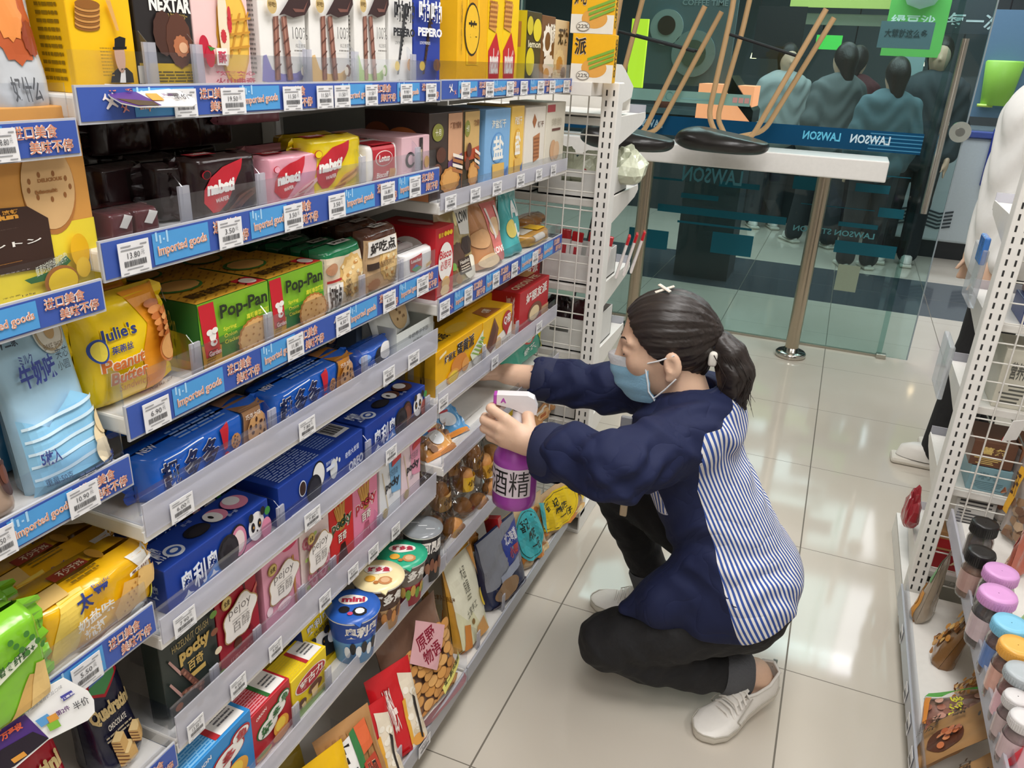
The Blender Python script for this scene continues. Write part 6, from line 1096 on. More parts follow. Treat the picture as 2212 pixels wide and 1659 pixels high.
card_sign((-.155, -1.1, 1.352), (.30, -.05, .95), [(226, 181), (345, 187), (388, 197), (420, 213), (424, 224), (416, 229), (300, 230), (262, 222), (238, 208), (222, 192)], 'promotion card sticking out flat from the top shelf strip',
          [([(224, 189), (276, 190), (350, 228), (300, 230), (262, 222), (238, 208)], '#4f2c7a'), ([(250, 214), (330, 220), (345, 229), (300, 229)], '#4a3a24'), ([(312, 204), (338, 204), (356, 219), (330, 219)], '#d9963c'), ([(358, 204), (382, 204), (388, 208), (364, 208)], '#5a5a5e')],
          [('半价', (380, 222), (412, 220), (370, 210), '#4a4a4e', .02), ('第2件', (352, 214), (376, 214), (346, 208), '#5a2a6a', .01), ('万圣夜', (236, 204), (290, 203), (228, 194), '#e0703c', .04)])
# ---------------------------------------------------------------- wire end racks at the far ends of both gondolas
GRID = mat('#dedbd4', .35)
def end_rack(px, sgn, label, ncol, bays, ztop=1.355):
    """px: centre of the upright; the wire grid runs from it in direction sgn along x"""
    r = empty('wire_rack', (px, .38, 0), label, 'rack')
    for k in (0, 1):
        x = sgn*k*(ncol*.05+.045)
        mb = MB(); mb.bbox((x-.022, -.022, .055), (x+.022, .03, ztop), WHITE, .003); u = mb.build('upright', r)
        mb = MB(); z = .1
        while z < ztop-.02:
            for s in (-1, 1): mb.box((x+s*.0095-.0022, -.0226, z), (x+s*.0095+.0022, -.0218, z+.0145), SLOT)
            z += .026
        mb.build('slot_pattern', u)
        mb = MB(); mb.bbox((x-.022, -.025, 0), (x+.022, .46, .012), WHITE, .002); mb.box((x-.022, -.025, .012), (x-.018, .46, .07), WHITE); mb.box((x+.018, -.025, .012), (x+.022, .46, .07), WHITE); mb.bbox((x-.022, -.02, .066), (x+.022, .46, .074), WHITE, .002); mb.build('base_leg', r)
    mb = MB(); x0, x1 = .024, ncol*.05+.02
    z = .12
    while z < ztop-.01: mb.tube([(sgn*x0, 0, z), (sgn*x1, 0, z)], .0022, GRID, 6); z += .05
    for k in range(ncol): x = .062+.05*k; mb.tube([(sgn*x, -.003, .1), (sgn*x, -.003, ztop-.03)], .0022, GRID, 6)
    mb.build('wire_grid', r)
    L = ncol*.05+.045
    for i, (z, lab) in enumerate(bays):
        s = empty('end_shelf', (px, .41, z), lab, 'shelf', 'shelves of the end racks')
        a, b = sorted((sgn*.0, sgn*L))
        MB().bbox((a+.004, .0, -.02), (b-.004, .36, 0), SHW, .002).build('board', s)
        MB().box((a, .36, -.022), (b, .364, .025), CLEARB).build('label_holder', s)
        for x in (a-.001, b-.003): MB().prism([(.0, -.085), (.0, .004), (.362, .004), (.368, -.012), (.33, -.03)], 'x', x, x+.004, SHW).build('bracket', s)
    return r
end_rack(-.0895, -1, 'white slotted post and wire grid rack ending the biscuit shelves', 10,
         [(1.262, 'highest shelf of the wire rack beside the stacked custard boxes'), (1.045, 'wire rack shelf holding the tubs of plastic bags'), (.795, 'wire rack shelf holding red and white sachets'), (.585, 'wire rack shelf holding the dark packets tub'), (.36, 'low wire rack shelf holding silver lidded pots')])
# curved white tray above the top shelf
t = empty('corner_tray', (-.06, .36, 1.27), 'white curved corner tray crowning the end rack', 'tray')
pr = [(.0, .0), (.0, .128), (.02, .13), (.16, .128), (.2, .115), (.31, .07), (.30, .04), (.0, .0)]
MB().prism(pr[:-1], 'x', -.052, -.049, WHITE).build('side_plate', t)
MB().box((-.6, .035, .0), (-.052, .3, .004), WHITE).build('base_plate', t); MB().box((-.6, .3, 0), (-.052, .303, .05), WHITE).build('lip', t)
MB().bbox((-.16, -.10, .052), (-.052, .034, .085), SHW, .002).build('front_ledge', t)
def tub(loc, w, d, h, lab, col='#dcdbd8', hole=True, group='white tubs on the wire rack'):
    r = empty('storage_tub', loc, lab, 'tub', group); m = mat(col, .35); t_ = .003
    MB().box((0, 0, 0), (w, d, t_), m).build('bottom', r)
    mb = MB()
    if hole:
        hw, z0, z1 = .03, h*.55, h*.72; c = w/2
        mb.box((0, 0, 0), (w, t_, z0), m); mb.box((0, 0, z1), (w, t_, h), m); mb.box((0, 0, z0), (c-hw, t_, z1), m); mb.box((c+hw, 0, z0), (w, t_, z1), m)
    else: mb.box((0, 0, 0), (w, t_, h), m)
    mb.build('front_wall', r); MB().box((0, d-t_, 0), (w, d, h), m).build('back_wall', r); MB().box((0, 0, 0), (t_, d, h), m).build('side_wall', r); MB().box((w-t_, 0, 0), (w, d, h), m).build('side_wall', r)
    MB().bbox((-.004, -.004, h-.004), (.0, d+.004, h+.002), m, .001).build('rim', r); return r
def blob(name, loc, sz, m, lab, cat, group=None, seed=0, txt=None, tc='#8a3040', rot=(0, 0, 0)):
    """a crumpled packet: flattened, pinched towards its top, with hard creases"""
    bm = bmesh.new(); bmesh.ops.create_icosphere(bm, subdivisions=3, radius=1); P = np.array([v.co for v in bm.verts]); n = noise3(P, .55, seed); n2 = noise3(P, 1.7, seed+3)
    mb = MB(); out = []
    for p, a, c in zip(P, n, n2):
        e = [math.copysign(abs(x)**.62, x) for x in p]; t = (e[2]+1)/2; pin = 1-.45*max(0, t-.45)/.55
        out.append((e[0]*sz[0]*(1.05+.3*a+.16*c)*pin, e[1]*sz[1]*(1+.3*a+.16*c)*pin**2, (e[2]+.95)*sz[2]*(1+.2*a+.12*c)))
    mb.add(out, [[v.index for v in f.verts] for f in bm.faces], m, False); bm.free()
    r = empty(name, loc, lab, cat, group, rot); mb.build('film_body', r)
    if txt: mb = MB(); V, F, _ = glyphs(txt, .03); mb.add([((q[0]-.5)*sz[0]*1.1, -sz[1]*1.4, sz[2]*(.7+.5*q[1])) for q in V], F, ink(tc)); mb.build('lettering', r)
    return r
BAGF = mat('#c9cdb6', .25, bump=.4, bscale=40); 
tub((-.30, .425, 1.047), .20, .24, .075, 'white tub with an oval hole, full of plastic bags, next to the rack post')
blob('plastic_bag', (-.25, .5, 1.06), (.05, .045, .06), BAGF, 'clear greenish plastic bag in the upper tub, farther from the post', 'plastic bag', 'plastic bags in the upper tub', 1)
blob('plastic_bag', (-.17, .5, 1.06), (.05, .05, .055), BAGF, 'plastic bag with a small red logo in the upper tub, beside the post', 'plastic bag', 'plastic bags in the upper tub', 2, '1食', '#a82030')
blob('plastic_bag', (-.095, .62, 1.07), (.055, .06, .055), BAGF, 'pale plastic bag with a grey label bulging out past the rack post', 'plastic bag', 'plastic bags in the upper tub', 3)
tub((-.52, .425, 1.047), .20, .24, .075, 'white tub of the upper shelf hidden behind the cream boxes', group='white tubs on the wire rack')
tub((-.27, .425, .797), .17, .2, .085, 'white tub holding red and white sachets', hole=False)
for k in range(9):
    x = -.46+.04*k+(.03 if k > 4 else 0); r = empty('sachet', (x, .47+.02*(k % 2), .80), 'white sachet with a red top, %s' % ['at the end away from the post', 'second from the far end', 'third from the far end', 'fourth from the far end', 'middle of the row', 'fourth from the post', 'third from the post', 'second from the post', 'leaning out past the post'][k], 'sachet', 'red topped sachets', (0, .06*(k-4)*.6, .1*(k % 3)))
    MB().bbox((-.017, -.004, 0), (.017, .004, .125), film('#e6dedb'), .003).build('sachet_body', r); MB().bbox((-.0172, -.0045, .11), (.0172, .0045, .14), film('#b8242c'), .003).build('red_top', r)
    MB().box((-.006, -.0052, .04), (.006, -.0042, .095), ink('#b8343c')).build('logo_print', r)
for k in range(3):
    r = empty('sachet', (-.075+.012*k, .545+.045*k, .80), 'white sachet with a red top jutting out past the rack post, %s' % ['nearest the grid', 'middle one', 'outermost one'][k], 'sachet', 'red topped sachets', (0, .22, .25))
    MB().bbox((-.004, -.017, 0), (.004, .017, .12), film('#e6dedb'), .003).build('sachet_body', r); MB().bbox((-.0045, -.0172, .105), (.0045, .0172, .135), film('#c2262e'), .003).build('red_top', r)
tub((-.31, .425, .587), .21, .22, .10, 'white tub with a dark oval hole below the sachets')
for k in range(4): blob('dark_packet', (-.42+.09*k, .52, .64), (.04, .04, .045), film(['#2a1d20', '#3a2226', '#2b1a1e', '#4a2026'][k]), 'dark maroon packet in the lower tub, %s' % ['away from the post', 'second from the far side', 'third from the far side', 'beside the post'][k], 'snack packet', 'dark packets in the lower tub', 7+k)
tub((-.33, .425, .362), .2, .2, .1, 'white tub with a handle hole under the silver lidded pots')
for k, x in enumerate((-.29, -.19)):
    r = empty('lidded_pot', (x, .5, .40), 'orange pot with a crinkled silver lid, %s' % ['away from the rack post', 'nearer the rack post'][k], 'pot', 'silver lidded pots')
    MB().lathe([(.001, 0), (.032, 0), (.042, .07)], film('#b5763a'), 20).build('pot_body', r); MB().lathe([(.045, .068), (.046, .072), (.03, .076), (.001, .074)], mat('#d6d8da', .2, .9, bump=.5, bscale=80), 24).build('foil_lid', r)
# ---- right hand gondola
RX = .898
end_rack(RX, 1, 'white slotted post and wire grid rack ending the shelves across the aisle', 12,
         [(1.10, 'upper shelf behind the grid across the aisle'), (.86, 'second shelf behind the grid across the aisle'), (.64, 'third shelf behind the grid across the aisle'), (.40, 'lower shelf behind the grid across the aisle'), (.14, 'lowest shelf behind the grid across the aisle')], 1.36)
BC = [(1.10, .06, .11, '#d8d3c6', 'white packet with a blue fish print seen through the grid', '鱼', '#7fa0b4'), (1.10, .185, .10, '#e2ded6', 'pale packet beside the fish print packet behind the grid', '海苔', '#8a8a86'), (.86, .04, .055, '#2f3d78', 'navy striped carton behind the grid', 'III', '#9fb3d8'), (.917, .05, .05, '#9a7a76', 'mauve flat carton lying behind the grid on the navy one', '茶', '#6b4a48'),
      (.64, .03, .155, '#c9c5b6', 'beige carton with grey fact table behind the grid', '营养成分', '#55554f'), (.64, .17, .15, '#cfcabd', 'second beige carton with a fact table behind the grid', '配料表', '#55554f'),
      (.40, .03, .07, '#7fa3ad', 'clear teal tray of treats behind the grid', '糖', '#5f7f88'), (.472, .02, .07, '#6b4632', 'brown carton with yellow noodles behind the grid', '薯条', '#e3c578'), (.472, .13, .065, '#8a5a3c', 'copper coloured carton with a cup picture behind the grid', '奶茶', '#efe6da'), (.40, .14, .06, '#8fa9b0', 'pale teal tray beside the clear teal tray behind the grid', '糖', '#5f7f88')]
for i, (z, dx, h, c, lab, tx, tc) in enumerate(BC):
    r = empty('packed_carton', (RX+.03+dx, .43, z), lab, 'carton', 'cartons seen through the far grid')
    MB().bbox((0, 0, 0), (.10, .14, h), card(c), .002).build('carton', r)
    mb = MB(); V, F, _ = glyphs(tx, .02); mb.add([(.02+.06*q[0], -.0008, h*(.5+.3*q[1])) for q in V], F, ink(tc))
    rd = random.Random(i)
    for k in range(5): a = rd.uniform(.008, .03); b = rd.uniform(.05, .092); mb.box((a, -.0007, h*(.1+.07*k)), (b, -.0003, h*(.13+.07*k)), ink(tc))
    mb.build('lettering', r)
for i, (z, dx, lab) in enumerate(((.26, .02, 'white carton with black fact table low behind the grid'), (.26, .125, 'second white carton with fact table low behind the grid'))):
    r = empty('packed_carton', (RX+.03+dx, .43, z), lab, 'carton', 'cartons seen through the far grid'); MB().bbox((0, 0, 0), (.095, .14, .11), card('#dcdad6'), .002).build('carton', r)
    mb = MB(); rd = random.Random(i+5)
    for k in range(9): mb.box((.008, -.0007, .02+.009*k), (.008+rd.uniform(.03, .08), -.0003, .024+.009*k), ink('#5a5a5c'))
    mb.box((.008, -.0007, .102), (.085, -.0003, .108), ink('#3a3a3c')); mb.build('lettering', r)
for i, (z, lab) in enumerate(((.141, 'red carton with a cartoon free oval logo, lower one behind the grid'), (.20, 'tan and red carton with a cream logo behind the grid'))):
    lab = lab.replace('cartoon free ', '')
    r = empty('packed_carton', (RX+.028, .43, z), lab, 'carton', 'red cartons behind the far grid'); MB().bbox((0, 0, 0), (.13, .12, .058), card('#9c1f26' if i == 0 else '#b5875a'), .002).build('carton', r)
    mb = MB(); 
    if i: mb.box((0, -.0006, .008), (.12, -.0003, .036), ink('#b01f26')); mb.lathe([(.0, 0), (.014, 0)], ink('#e8cfa0'), 12, (.03, 0, 0)) if 0 else None
    V, F, _ = glyphs('JAJA', .04); mb.add([(.04+.06*q[0], -.0012, .014+.018*q[1]) for q in V], F, ink('#ead6b0')); mb.build('lettering', r)
blob('snack_packet', (RX-.02, .60, .165), (.022, .045, .065), film('#9a3038'), 'crimson snack packet showing past the outer side of the far post', 'snack packet', None, 3)
for k in range(3): blob('dark_packet', (RX+.06+.03*k, .50, .03+.03*k), (.03, .03, .025), film('#221f20' if k % 2 == 0 else '#dcdad5'), 'small black and white packet low behind the grid, %s' % ['bottom one', 'middle one', 'top one'][k], 'snack packet', 'black and white packets', 11+k)
for k, (z, x) in enumerate(((.60, RX-.035), (.86, RX-.02))):
    r = empty('clear_tray', (x, .52, z), 'clear plastic tray standing out beside the far rack post, %s' % ['lower one', 'upper one with blue packets'][k], 'tray', 'clear trays beside the far post')
    MB().bbox((-.014, 0, 0), (.0, .16, .15), clear((.9, .92, .95), .16, .1, .2, 'tray_plastic'), .003).build('tray_wall', r)
    if k: MB().bbox((-.016, .01, .11), (-.002, .09, .18), film('#3f78c4'), .004).build('blue_packet_print', r)
def rshelf(x0, x1, y0, y1, zt, z0, z1, lab, grey):
    r = empty('display_shelf', ((x0+x1)/2, (y0+y1)/2, zt), lab, 'shelf', 'shelves across the aisle'); cx_, cy_ = (x0+x1)/2, (y0+y1)/2
    MB().bbox((x0+.004-cx_, y0-cy_, -.022), (x1-cx_, y1-cy_, 0), SHW, .003).build('board', r)
    MB().bbox((x0-cx_-.003, y0-cy_, z0-zt), (x0-cx_+.003, y1-cy_, z1-zt), GREYP if grey else CLEARB, .0015).build('label_holder', r)
    MB().box((x0-cx_+.006, y0-cy_, 0), (x0-cx_+.0075, y1-cy_, .05), CLEAR).build('front_fence', r); return r
rshelf(.862, 1.30, -1.3, .345, .10, .070, .118, 'low white shelf across the aisle, under the kraft nut bags', True)
rshelf(.922, 1.30, -1.3, .325, .352, .335, .385, 'white shelf across the aisle, under the lidded jars', False)
for k, (u, v) in enumerate(((1959, 1330), (1974, 1440), (1979, 1510), (1985, 1585))):
    p = FX(u, v, 'x', .858); r = empty('price_tag', (.8575, p[1], .073), 'white price tag on the low shelf across the aisle, %s' % ['by the rack post', 'under the empty gap', 'under the coloured peanut bag', 'under the kraft bag'][k], 'price tag', 'price tags across the aisle')
    MB().box((-.0008, -.018, 0), (0, .018, .036), TAGW).build('paper', r)
    mb = MB()
    for j in range(7): mb.box((-.0012, -.014+.004*j, .008), (-.0009, -.012+.004*j, .02), TAGK)
    mb.build('barcode_print', r)
# hanging hooks and bags in front of the grid
def hangbag(u, v, x, w, h, c1, c2, lab, txt, yaw=-.5):
    a = FX(u, v, 'x', x)
    p = Pack('hanging_bag', lab, 'snack bag', 'snack bags hung on the grid', tuple(a-np.array([0, 0, h])), w, h, .04, clear((.80, .74, .70), .2, .1, .3, 'crinkle_film'), 'pouch', p=3., wr=.006, yaw=math.pi-yaw, fin=.02)
    rd = random.Random(int(u))
    for k in range(18): p.disc(rd.uniform(.15, .85), rd.uniform(.06, .6), .12, .05, ['#b5604a', '#8a5238', '#c98a6a', '#a87a5a'][k % 4] if c2 == 0 else c2[k % len(c2)], 'snack_print', wav=.1, n=10)
    p.poly([(.0, .3), (.22, .28), (.3, .86), (.12, .86)], c1).text(txt, .06, .5, .24, .78, '#4a2a18', .02); p.done()
    mb = MB(); mb.tube([(a[0]+.01, a[1]+.22, a[2]+.012), (a[0]+.01, a[1]-.03, a[2]+.012), (a[0]+.01, a[1]-.05, a[2]+.022)], .0025, CHROME, 8); h_ = mb.build('hook_wire'); tag(h_, 'chrome hook carrying the '+lab, 'hook', 'chrome hooks on the grid'); h_.name = 'display_hook'
hangbag(2140, 955, 1.0, .12, .19, '#e0662c', 0, 'clear snack bag with an orange side panel hung on the grid', '鱿鱼')
hangbag(2200, 975, 1.02, .12, .22, '#e3a92c', ['#9a7a5c', '#b59a7c', '#7a5a44'], 'clear snack bag with an amber side panel hung on the grid', '豆干')
r = empty('price_tag', tuple(FX(2192, 930, 'x', .99)), 'rounded white and red price card on the hook across the aisle', 'price tag', None, (0, .2, -.9))
MB().bbox((-.001, -.022, -.03), (.001, .022, .03), mat('#eae8e6', .4), .0008).build('paper', r); MB().box((-.0022, -.022, -.03), (-.0012, .022, -.018), ink('#c0303a')).build('red_band_print', r)
mb = MB(); V, F, _ = glyphs('5.9', .03); mb.add([(-.0022, .014-.028*q[0], -.01+.014*q[1]) for q in V], F, ink('#5a5a5e')); mb.build('lettering', r)
def rbag(x, y1, z, w, h, d, col, lab, lean, fn, name='nut_bag', group='nut bags on the low shelf', yaw=0., kind='pouch'):
    p = Pack(name, lab, 'snack bag', group, (x, y1, z), w, h, d, film(col) if kind != 'kraft' else mat(col, .6), 'pouch', p=4., wr=.004, yaw=math.pi+yaw, lean=lean, fin=.012); fn(p); p.done()
def f1(p): p.poly([(.0, .0), (1, .0), (1, .5), (0, .55)], '#d9953c').poly([(0, .7), (1, .68), (1, .9), (0, .9)], '#5a9a5c').disc(.4, .2, .2, .1, '#e6b45c', 'nut_print').disc(.7, .3, .2, .1, '#dca24a', 'nut_print').disc(.5, .42, .2, .08, '#e8c07a', 'nut_print')
rbag(.90, .30, .102, .10, .19, .05, '#a89a88', 'slim orange and green nut bag standing by the rack post', .1, f1, yaw=-.35)
def f2(p):
    rd = random.Random(2)
    for k in range(30): p.disc(rd.uniform(.1, .9), rd.uniform(.05, .85), .08, .05, ['#c98a3c', '#d9a45a', '#b5742c', '#e0b46c'][k % 4], 'almond_print', n=12)
rbag(.94, .17, .102, .13, .17, .06, '#8a6238', 'brown almond bag behind the slim nut bag', .25, f2, yaw=-.3)
rbag(.965, -.0, .102, .09, .11, .05, '#b58a62', 'small tan bag under the edge of the jar shelf', .3, f2, yaw=-.2)
def f3(p):
    rd = random.Random(3)
    for k in range(26): p.disc(rd.uniform(.14, .95), rd.uniform(.08, .9), .07, .06, ['#a8705c', '#c08a78', '#8f5a4a', '#d0a08c'][k % 4], 'peanut_print', n=12)
    p.poly([(0, 0), (.14, 0), (.2, .3), (.06, .5), (.14, 1), (0, 1)], '#4fa83c').poly([(.2, .0), (.8, .0), (.8, .12), (.2, .16)], '#d98a3a').text('多彩花生', .25, .42, .85, .62, '#d9d23a', .06, out='#2a2018')
rbag(.895, -.075, .104, .15, .15, .035, '#9a7468', 'shiny bag of pink peanuts with yellow characters and a green corner', .85, f3, yaw=-.15)
KR = '#ab8152'
def f4(p):
    p.disc(.68, .42, .26, .24, '#5a3424', 'bowl_print'); rd = random.Random(8)
    for k in range(16): p.disc(.68+rd.uniform(-.16, .16), .46+rd.uniform(-.12, .14), .055, .045, ['#c9764a', '#d98a5a', '#b5603a'][k % 3], 'nut_print', n=12)
    p.text('一口香', .06, .5, .34, .66, '#3a2818', .03).text('天府花生', .08, .16, .5, .32, '#3a2818', .03).disc(.5, .86, .05, .02, '#3a2a1c', 'hang_hole').lines(.1, .04, .5, .12, 3, '#5a4028')
rbag(.885, -.165, .104, .15, .19, .03, KR, 'kraft nut bag with a bowl of red nuts, farther of two', .55, f4, yaw=-.25, kind='kraft', group='kraft nut bags')
rbag(.880, -.325, .104, .15, .19, .03, '#b08656', 'kraft nut bag with black characters, nearer of two', .5, f4, yaw=-.2, kind='kraft', group='kraft nut bags')
# jars
def jar(u, v, ztop, r_, c_lid, lab, content='#5a4038', lid_h=.025, neck=True, label=None):
    z0 = .353; a = FX(u, v, 'z', ztop); h = ztop-z0
    t = empty('lidded_jar', (a[0], a[1], z0), lab, 'jar', 'lidded jars across the aisle')
    MB().lathe([(.001, .002), (r_*.95, .002), (r_, .01), (r_, h-lid_h-.016), (r_*.86, h-lid_h-.002), (r_*.86, h-lid_h+.004)], clear((.93, .92, .91), .16, .06, .05, 'jar_plastic'), 28).build('jar_body', t)
    MB().lathe([(.001, .005), (r_*.9, .005), (r_*.92, h*.62), (r_*.6, h*.68), (.001, h*.7)], mat(content, .5, bump=.7, bscale=70), 24).build('contents', t)
    L = mat(c_lid, .35); mb = MB(); mb.lathe([(r_*.95, h-lid_h), (r_*1.0, h-lid_h+.002), (r_*1.0, h-.004), (r_*.95, h-.0005), (r_*.6, h-.001), (.001, h-.001)], L, 40); mb.build('lid', t)
    mb = MB()
    for k in range(40): an = 2*math.pi*k/40; mb.box((r_*1.0*math.cos(an)-.0008, r_*1.0*math.sin(an)-.0008, h-lid_h+.003), (r_*1.0*math.cos(an)+.0008, r_*1.0*math.sin(an)+.0008, h-.006), L)
    mb.build('rib_pattern', t)
    if label:
        mb = MB(); n = 14; v_ = []
        for j in (0, 1):
            for k in range(n+1): an = math.pi*.75+math.pi*.85*k/n; v_.append(((r_+.001)*math.cos(an), (r_+.001)*math.sin(an), h*(.18+.4*j)))
        mb.add(v_, [(k, k+1, n+2+k, n+1+k) for k in range(n)], film(label)); mb.build('wrap_label', t)
jar(2130, 1128, .475, 0.0281, '#1d1b1b', 'jar with a black lid, farther of two by the dividers', '#4a3a34', .03)
jar(2122, 1190, .470, 0.0281, '#1d1b1b', 'jar of brown nuts with a black lid, nearer of two', '#8a5f42', .03, label='#b5938a')
jar(2165, 1232, .478, 0.0326, '#d49ad0', 'jar with a lilac ribbed lid, farther of two', '#4a3c3e')
jar(2158, 1280, .480, 0.0340, '#d79bd2', 'jar of dark candy with a lilac ribbed lid, nearer of two', '#3f3436', label='#c9b5b8')
jar(2186, 1344, .478, 0.0311, '#7fc3e0', 'jar with a sky blue domed lid', '#7a5a58', label='#5f7fb8')
jar(2200, 1392, .478, 0.0296, '#e9ae4e', 'jar with an amber domed lid', '#9a6a58', label='#d9a898')
jar(2214, 1450, .472, 0.0296, '#aab2b6', 'jar with a flat grey clear lid and pink label', '#a8706a', .02, label='#e6b8c2')
jar(2200, 1503, .455, 0.0207, '#cfcccb', 'narrow jar with a frosted lid, farther of two', '#8a6a6a', .022, label='#bda8a8')
jar(2216, 1548, .455, 0.0222, '#d3d0cf', 'narrow jar with a frosted lid, nearer of two', '#a08084', .022, label='#c9b0b4')
def f5(p): p.disc(.3, .5, .24, .2, '#d0303c', 'strawberry_print').disc(.3, .72, .16, .05, '#5f9a3c', 'strawberry_print').disc(.75, .25, .2, .16, '#d8404a', 'strawberry_print')
p = Pack('snack_bag', 'pink bag with a strawberry at the lower picture corner across the aisle', 'snack bag', None, (.935, -.43, .354), .12, .16, .05, film('#e9b8c0'), 'pouch', p=4., wr=.003, yaw=math.pi-.2, lean=.3, fin=.01); f5(p); p.done()
def f6(p): p.poly([(.1, .1), (.5, .3), (.9, .9), (.4, .8)], '#a8d84a', 'leaf_print')
p = Pack('snack_bag', 'bright green leaf printed bag over the lilac lidded jars', 'snack bag', None, (FX(2196, 1385, 'x', 1.02)[0], FX(2196, 1385, 'x', 1.02)[1], .354), .09, FX(2196, 1385, 'x', 1.02)[2]-.254, .02, film('#7fc03a'), 'pouch', p=4., wr=.003, yaw=math.pi-.5, fin=.008); f6(p); p.done()
p = Pack('snack_bag', 'red and tan crinkled bag standing behind the lilac lids', 'snack bag', None, (1.05, FX(2180, 1240, 'x', 1.05)[1], .354), .1, FX(2180, 1240, 'x', 1.05)[2]-.194, .04, film('#b5604c'), 'pouch', p=3., wr=.006, yaw=math.pi-.5, fin=.01); p.poly([(.1, .7), (.9, .6), (.9, .95), (.1, .95)], '#c0242c').disc(.5, .35, .3, .2, '#d9a878', 'snack_print', wav=.1); p.done()
# ---------------------------------------------------------------- smooth bodies: blended volumes turned into one surface
class Vol:
    def __init__(s, lo, hi, h):
        s.h = h; s.lo = np.array(lo, float); n = np.ceil((np.array(hi)-s.lo)/h).astype(int)+1; s.n = n
        s.D = np.full(n, .2, np.float32)
    def _box(s, lo, hi):
        a = np.clip(np.floor((np.array(lo)-s.lo)/s.h).astype(int), 0, s.n-1); b = np.clip(np.ceil((np.array(hi)-s.lo)/s.h).astype(int)+1, 1, s.n)
        ax = [s.lo[i]+s.h*np.arange(a[i], b[i]) for i in range(3)]
        return tuple(slice(a[i], b[i]) for i in range(3)), np.stack(np.meshgrid(*ax, indexing='ij'), -1)
    def _put(s, sl, d, k, mode):
        D = s.D[sl]; d = d.astype(np.float32)
        if mode == 'sub': s.D[sl] = np.maximum(D, -d); return
        hh = np.clip(.5+.5*(D-d)/k, 0, 1) if k > 0 else (d < D)*1.
        s.D[sl] = D*(1-hh)+d*hh-k*hh*(1-hh)
    def cap(s, a, b, ra, rb, k=.012, sc=(1, 1, 1), mode='add', wr=0, wf=20, seed=0, c=None):
        a = np.array(a, float); b = np.array(b, float); m = max(ra, rb)/min(sc)+.03+k
        sl, P = s._box(np.minimum(a, b)-m, np.maximum(a, b)+m); sc = np.array(sc)
        q = (P-a)*sc; ba = (b-a)*sc; t = np.clip((q@ba)/max(ba@ba, 1e-9), 0, 1); d = np.linalg.norm(q-t[..., None]*ba, axis=-1)-(ra+(rb-ra)*t)
        if wr: d = d+wr*np.sin(t*wf*2+3*np.sin(q[..., 2]*40+seed)+seed)*np.sin(q[..., 1]*30+q[..., 0]*25+seed)
        s._put(sl, d, k, mode); return s
    def ell(s, c, r, R=None, k=.012, mode='add'):
        c = np.array(c, float); r = np.array(r, float); m = r.max()+.03+k
        sl, P = s._box(c-m, c+m); q = P-c
        if R is not None: q = q@np.array(R)
        l = np.linalg.norm(q/r, axis=-1); l2 = np.linalg.norm(q/(r*r), axis=-1); d = np.where(l < 1e-4, -r.min(), l*(l-1)/np.maximum(l2, 1e-6))
        s._put(sl, d, k, mode); return s
    def chain(s, pts, rs, k=.006, **kw):
        for i in range(len(pts)-1): s.cap(pts[i], pts[i+1], rs[i], rs[i+1], k=k, **kw)
        return s
    def plane(s, p, n):  # keep the side the normal points away from
        sl, P = s._box(s.lo, s.lo+s.h*s.n); n = np.array(n, float); n /= np.linalg.norm(n); s.D = np.maximum(s.D, ((P-np.array(p))@n).astype(np.float32)); return s
    def mesh(s):
        D = s.D; I = D < 0; n = s.n
        c = I[:-1, :-1, :-1].astype(np.int8)
        for dx in (0, 1):
            for dy in (0, 1):
                for dz in (0, 1):
                    if dx+dy+dz: c = c+I[dx:n[0]-1+dx, dy:n[1]-1+dy, dz:n[2]-1+dz]
        act = (c > 0) & (c < 8); idx = np.argwhere(act); num = np.full(act.shape, -1, np.int64); num[act] = np.arange(len(idx))
        V = np.zeros((len(idx), 3)); W = np.zeros(len(idx)); corner = [(x, y, z) for x in (0, 1) for y in (0, 1) for z in (0, 1)]
        vals = {q: D[idx[:, 0]+q[0], idx[:, 1]+q[1], idx[:, 2]+q[2]] for q in corner}
        for q in corner:
            for ax in range(3):
                if q[ax]: continue
                r = list(q); r[ax] = 1; r = tuple(r); a, b = vals[q], vals[r]; x = (a < 0) != (b < 0)
                t = np.where(x, a/np.where(x, a-b, 1), 0); e = np.array(q)[None, :]+np.eye(3)[ax][None, :]*t[:, None]
                V += e*x[:, None]; W += x
        V = s.lo+s.h*(idx+V/np.maximum(W, 1)[:, None]); F = []
        for ax in range(3):
            o1, o2 = [(1, 2), (2, 0), (0, 1)][ax]
            A = I; sl0 = [slice(None)]*3; sl1 = [slice(None)]*3; sl0[ax] = slice(0, -1); sl1[ax] = slice(1, None)
            X = A[tuple(sl0)] != A[tuple(sl1)]; e = np.argwhere(X); e = e[(e[:, o1] > 0) & (e[:, o2] > 0) & (e[:, o1] < n[o1]-1) & (e[:, o2] < n[o2]-1)]
            ins = A[e[:, 0], e[:, 1], e[:, 2]]
            def g(d1, d2): f = e.copy(); f[:, o1] -= d1; f[:, o2] -= d2; return num[f[:, 0], f[:, 1], f[:, 2]]
            q = np.stack([g(1, 1), g(0, 1), g(0, 0), g(1, 0)], -1); q[~ins] = q[~ins][:, ::-1]; F.append(q)
        F = np.concatenate(F); F = F[(F >= 0).all(1)]
        return V, F
def smooth_mesh(V, F, it=4, lam=.5):
    E = np.concatenate([F[:, [0, 1]], F[:, [1, 2]], F[:, [2, 3]], F[:, [3, 0]]])
    for _ in range(it):
        S = np.zeros_like(V); N = np.zeros(len(V)); np.add.at(S, E[:, 0], V[E[:, 1]]); np.add.at(S, E[:, 1], V[E[:, 0]]); np.add.at(N, E[:, 0], 1); np.add.at(N, E[:, 1], 1)
        V = V+lam*(S/np.maximum(N, 1)[:, None]-V)
    return V
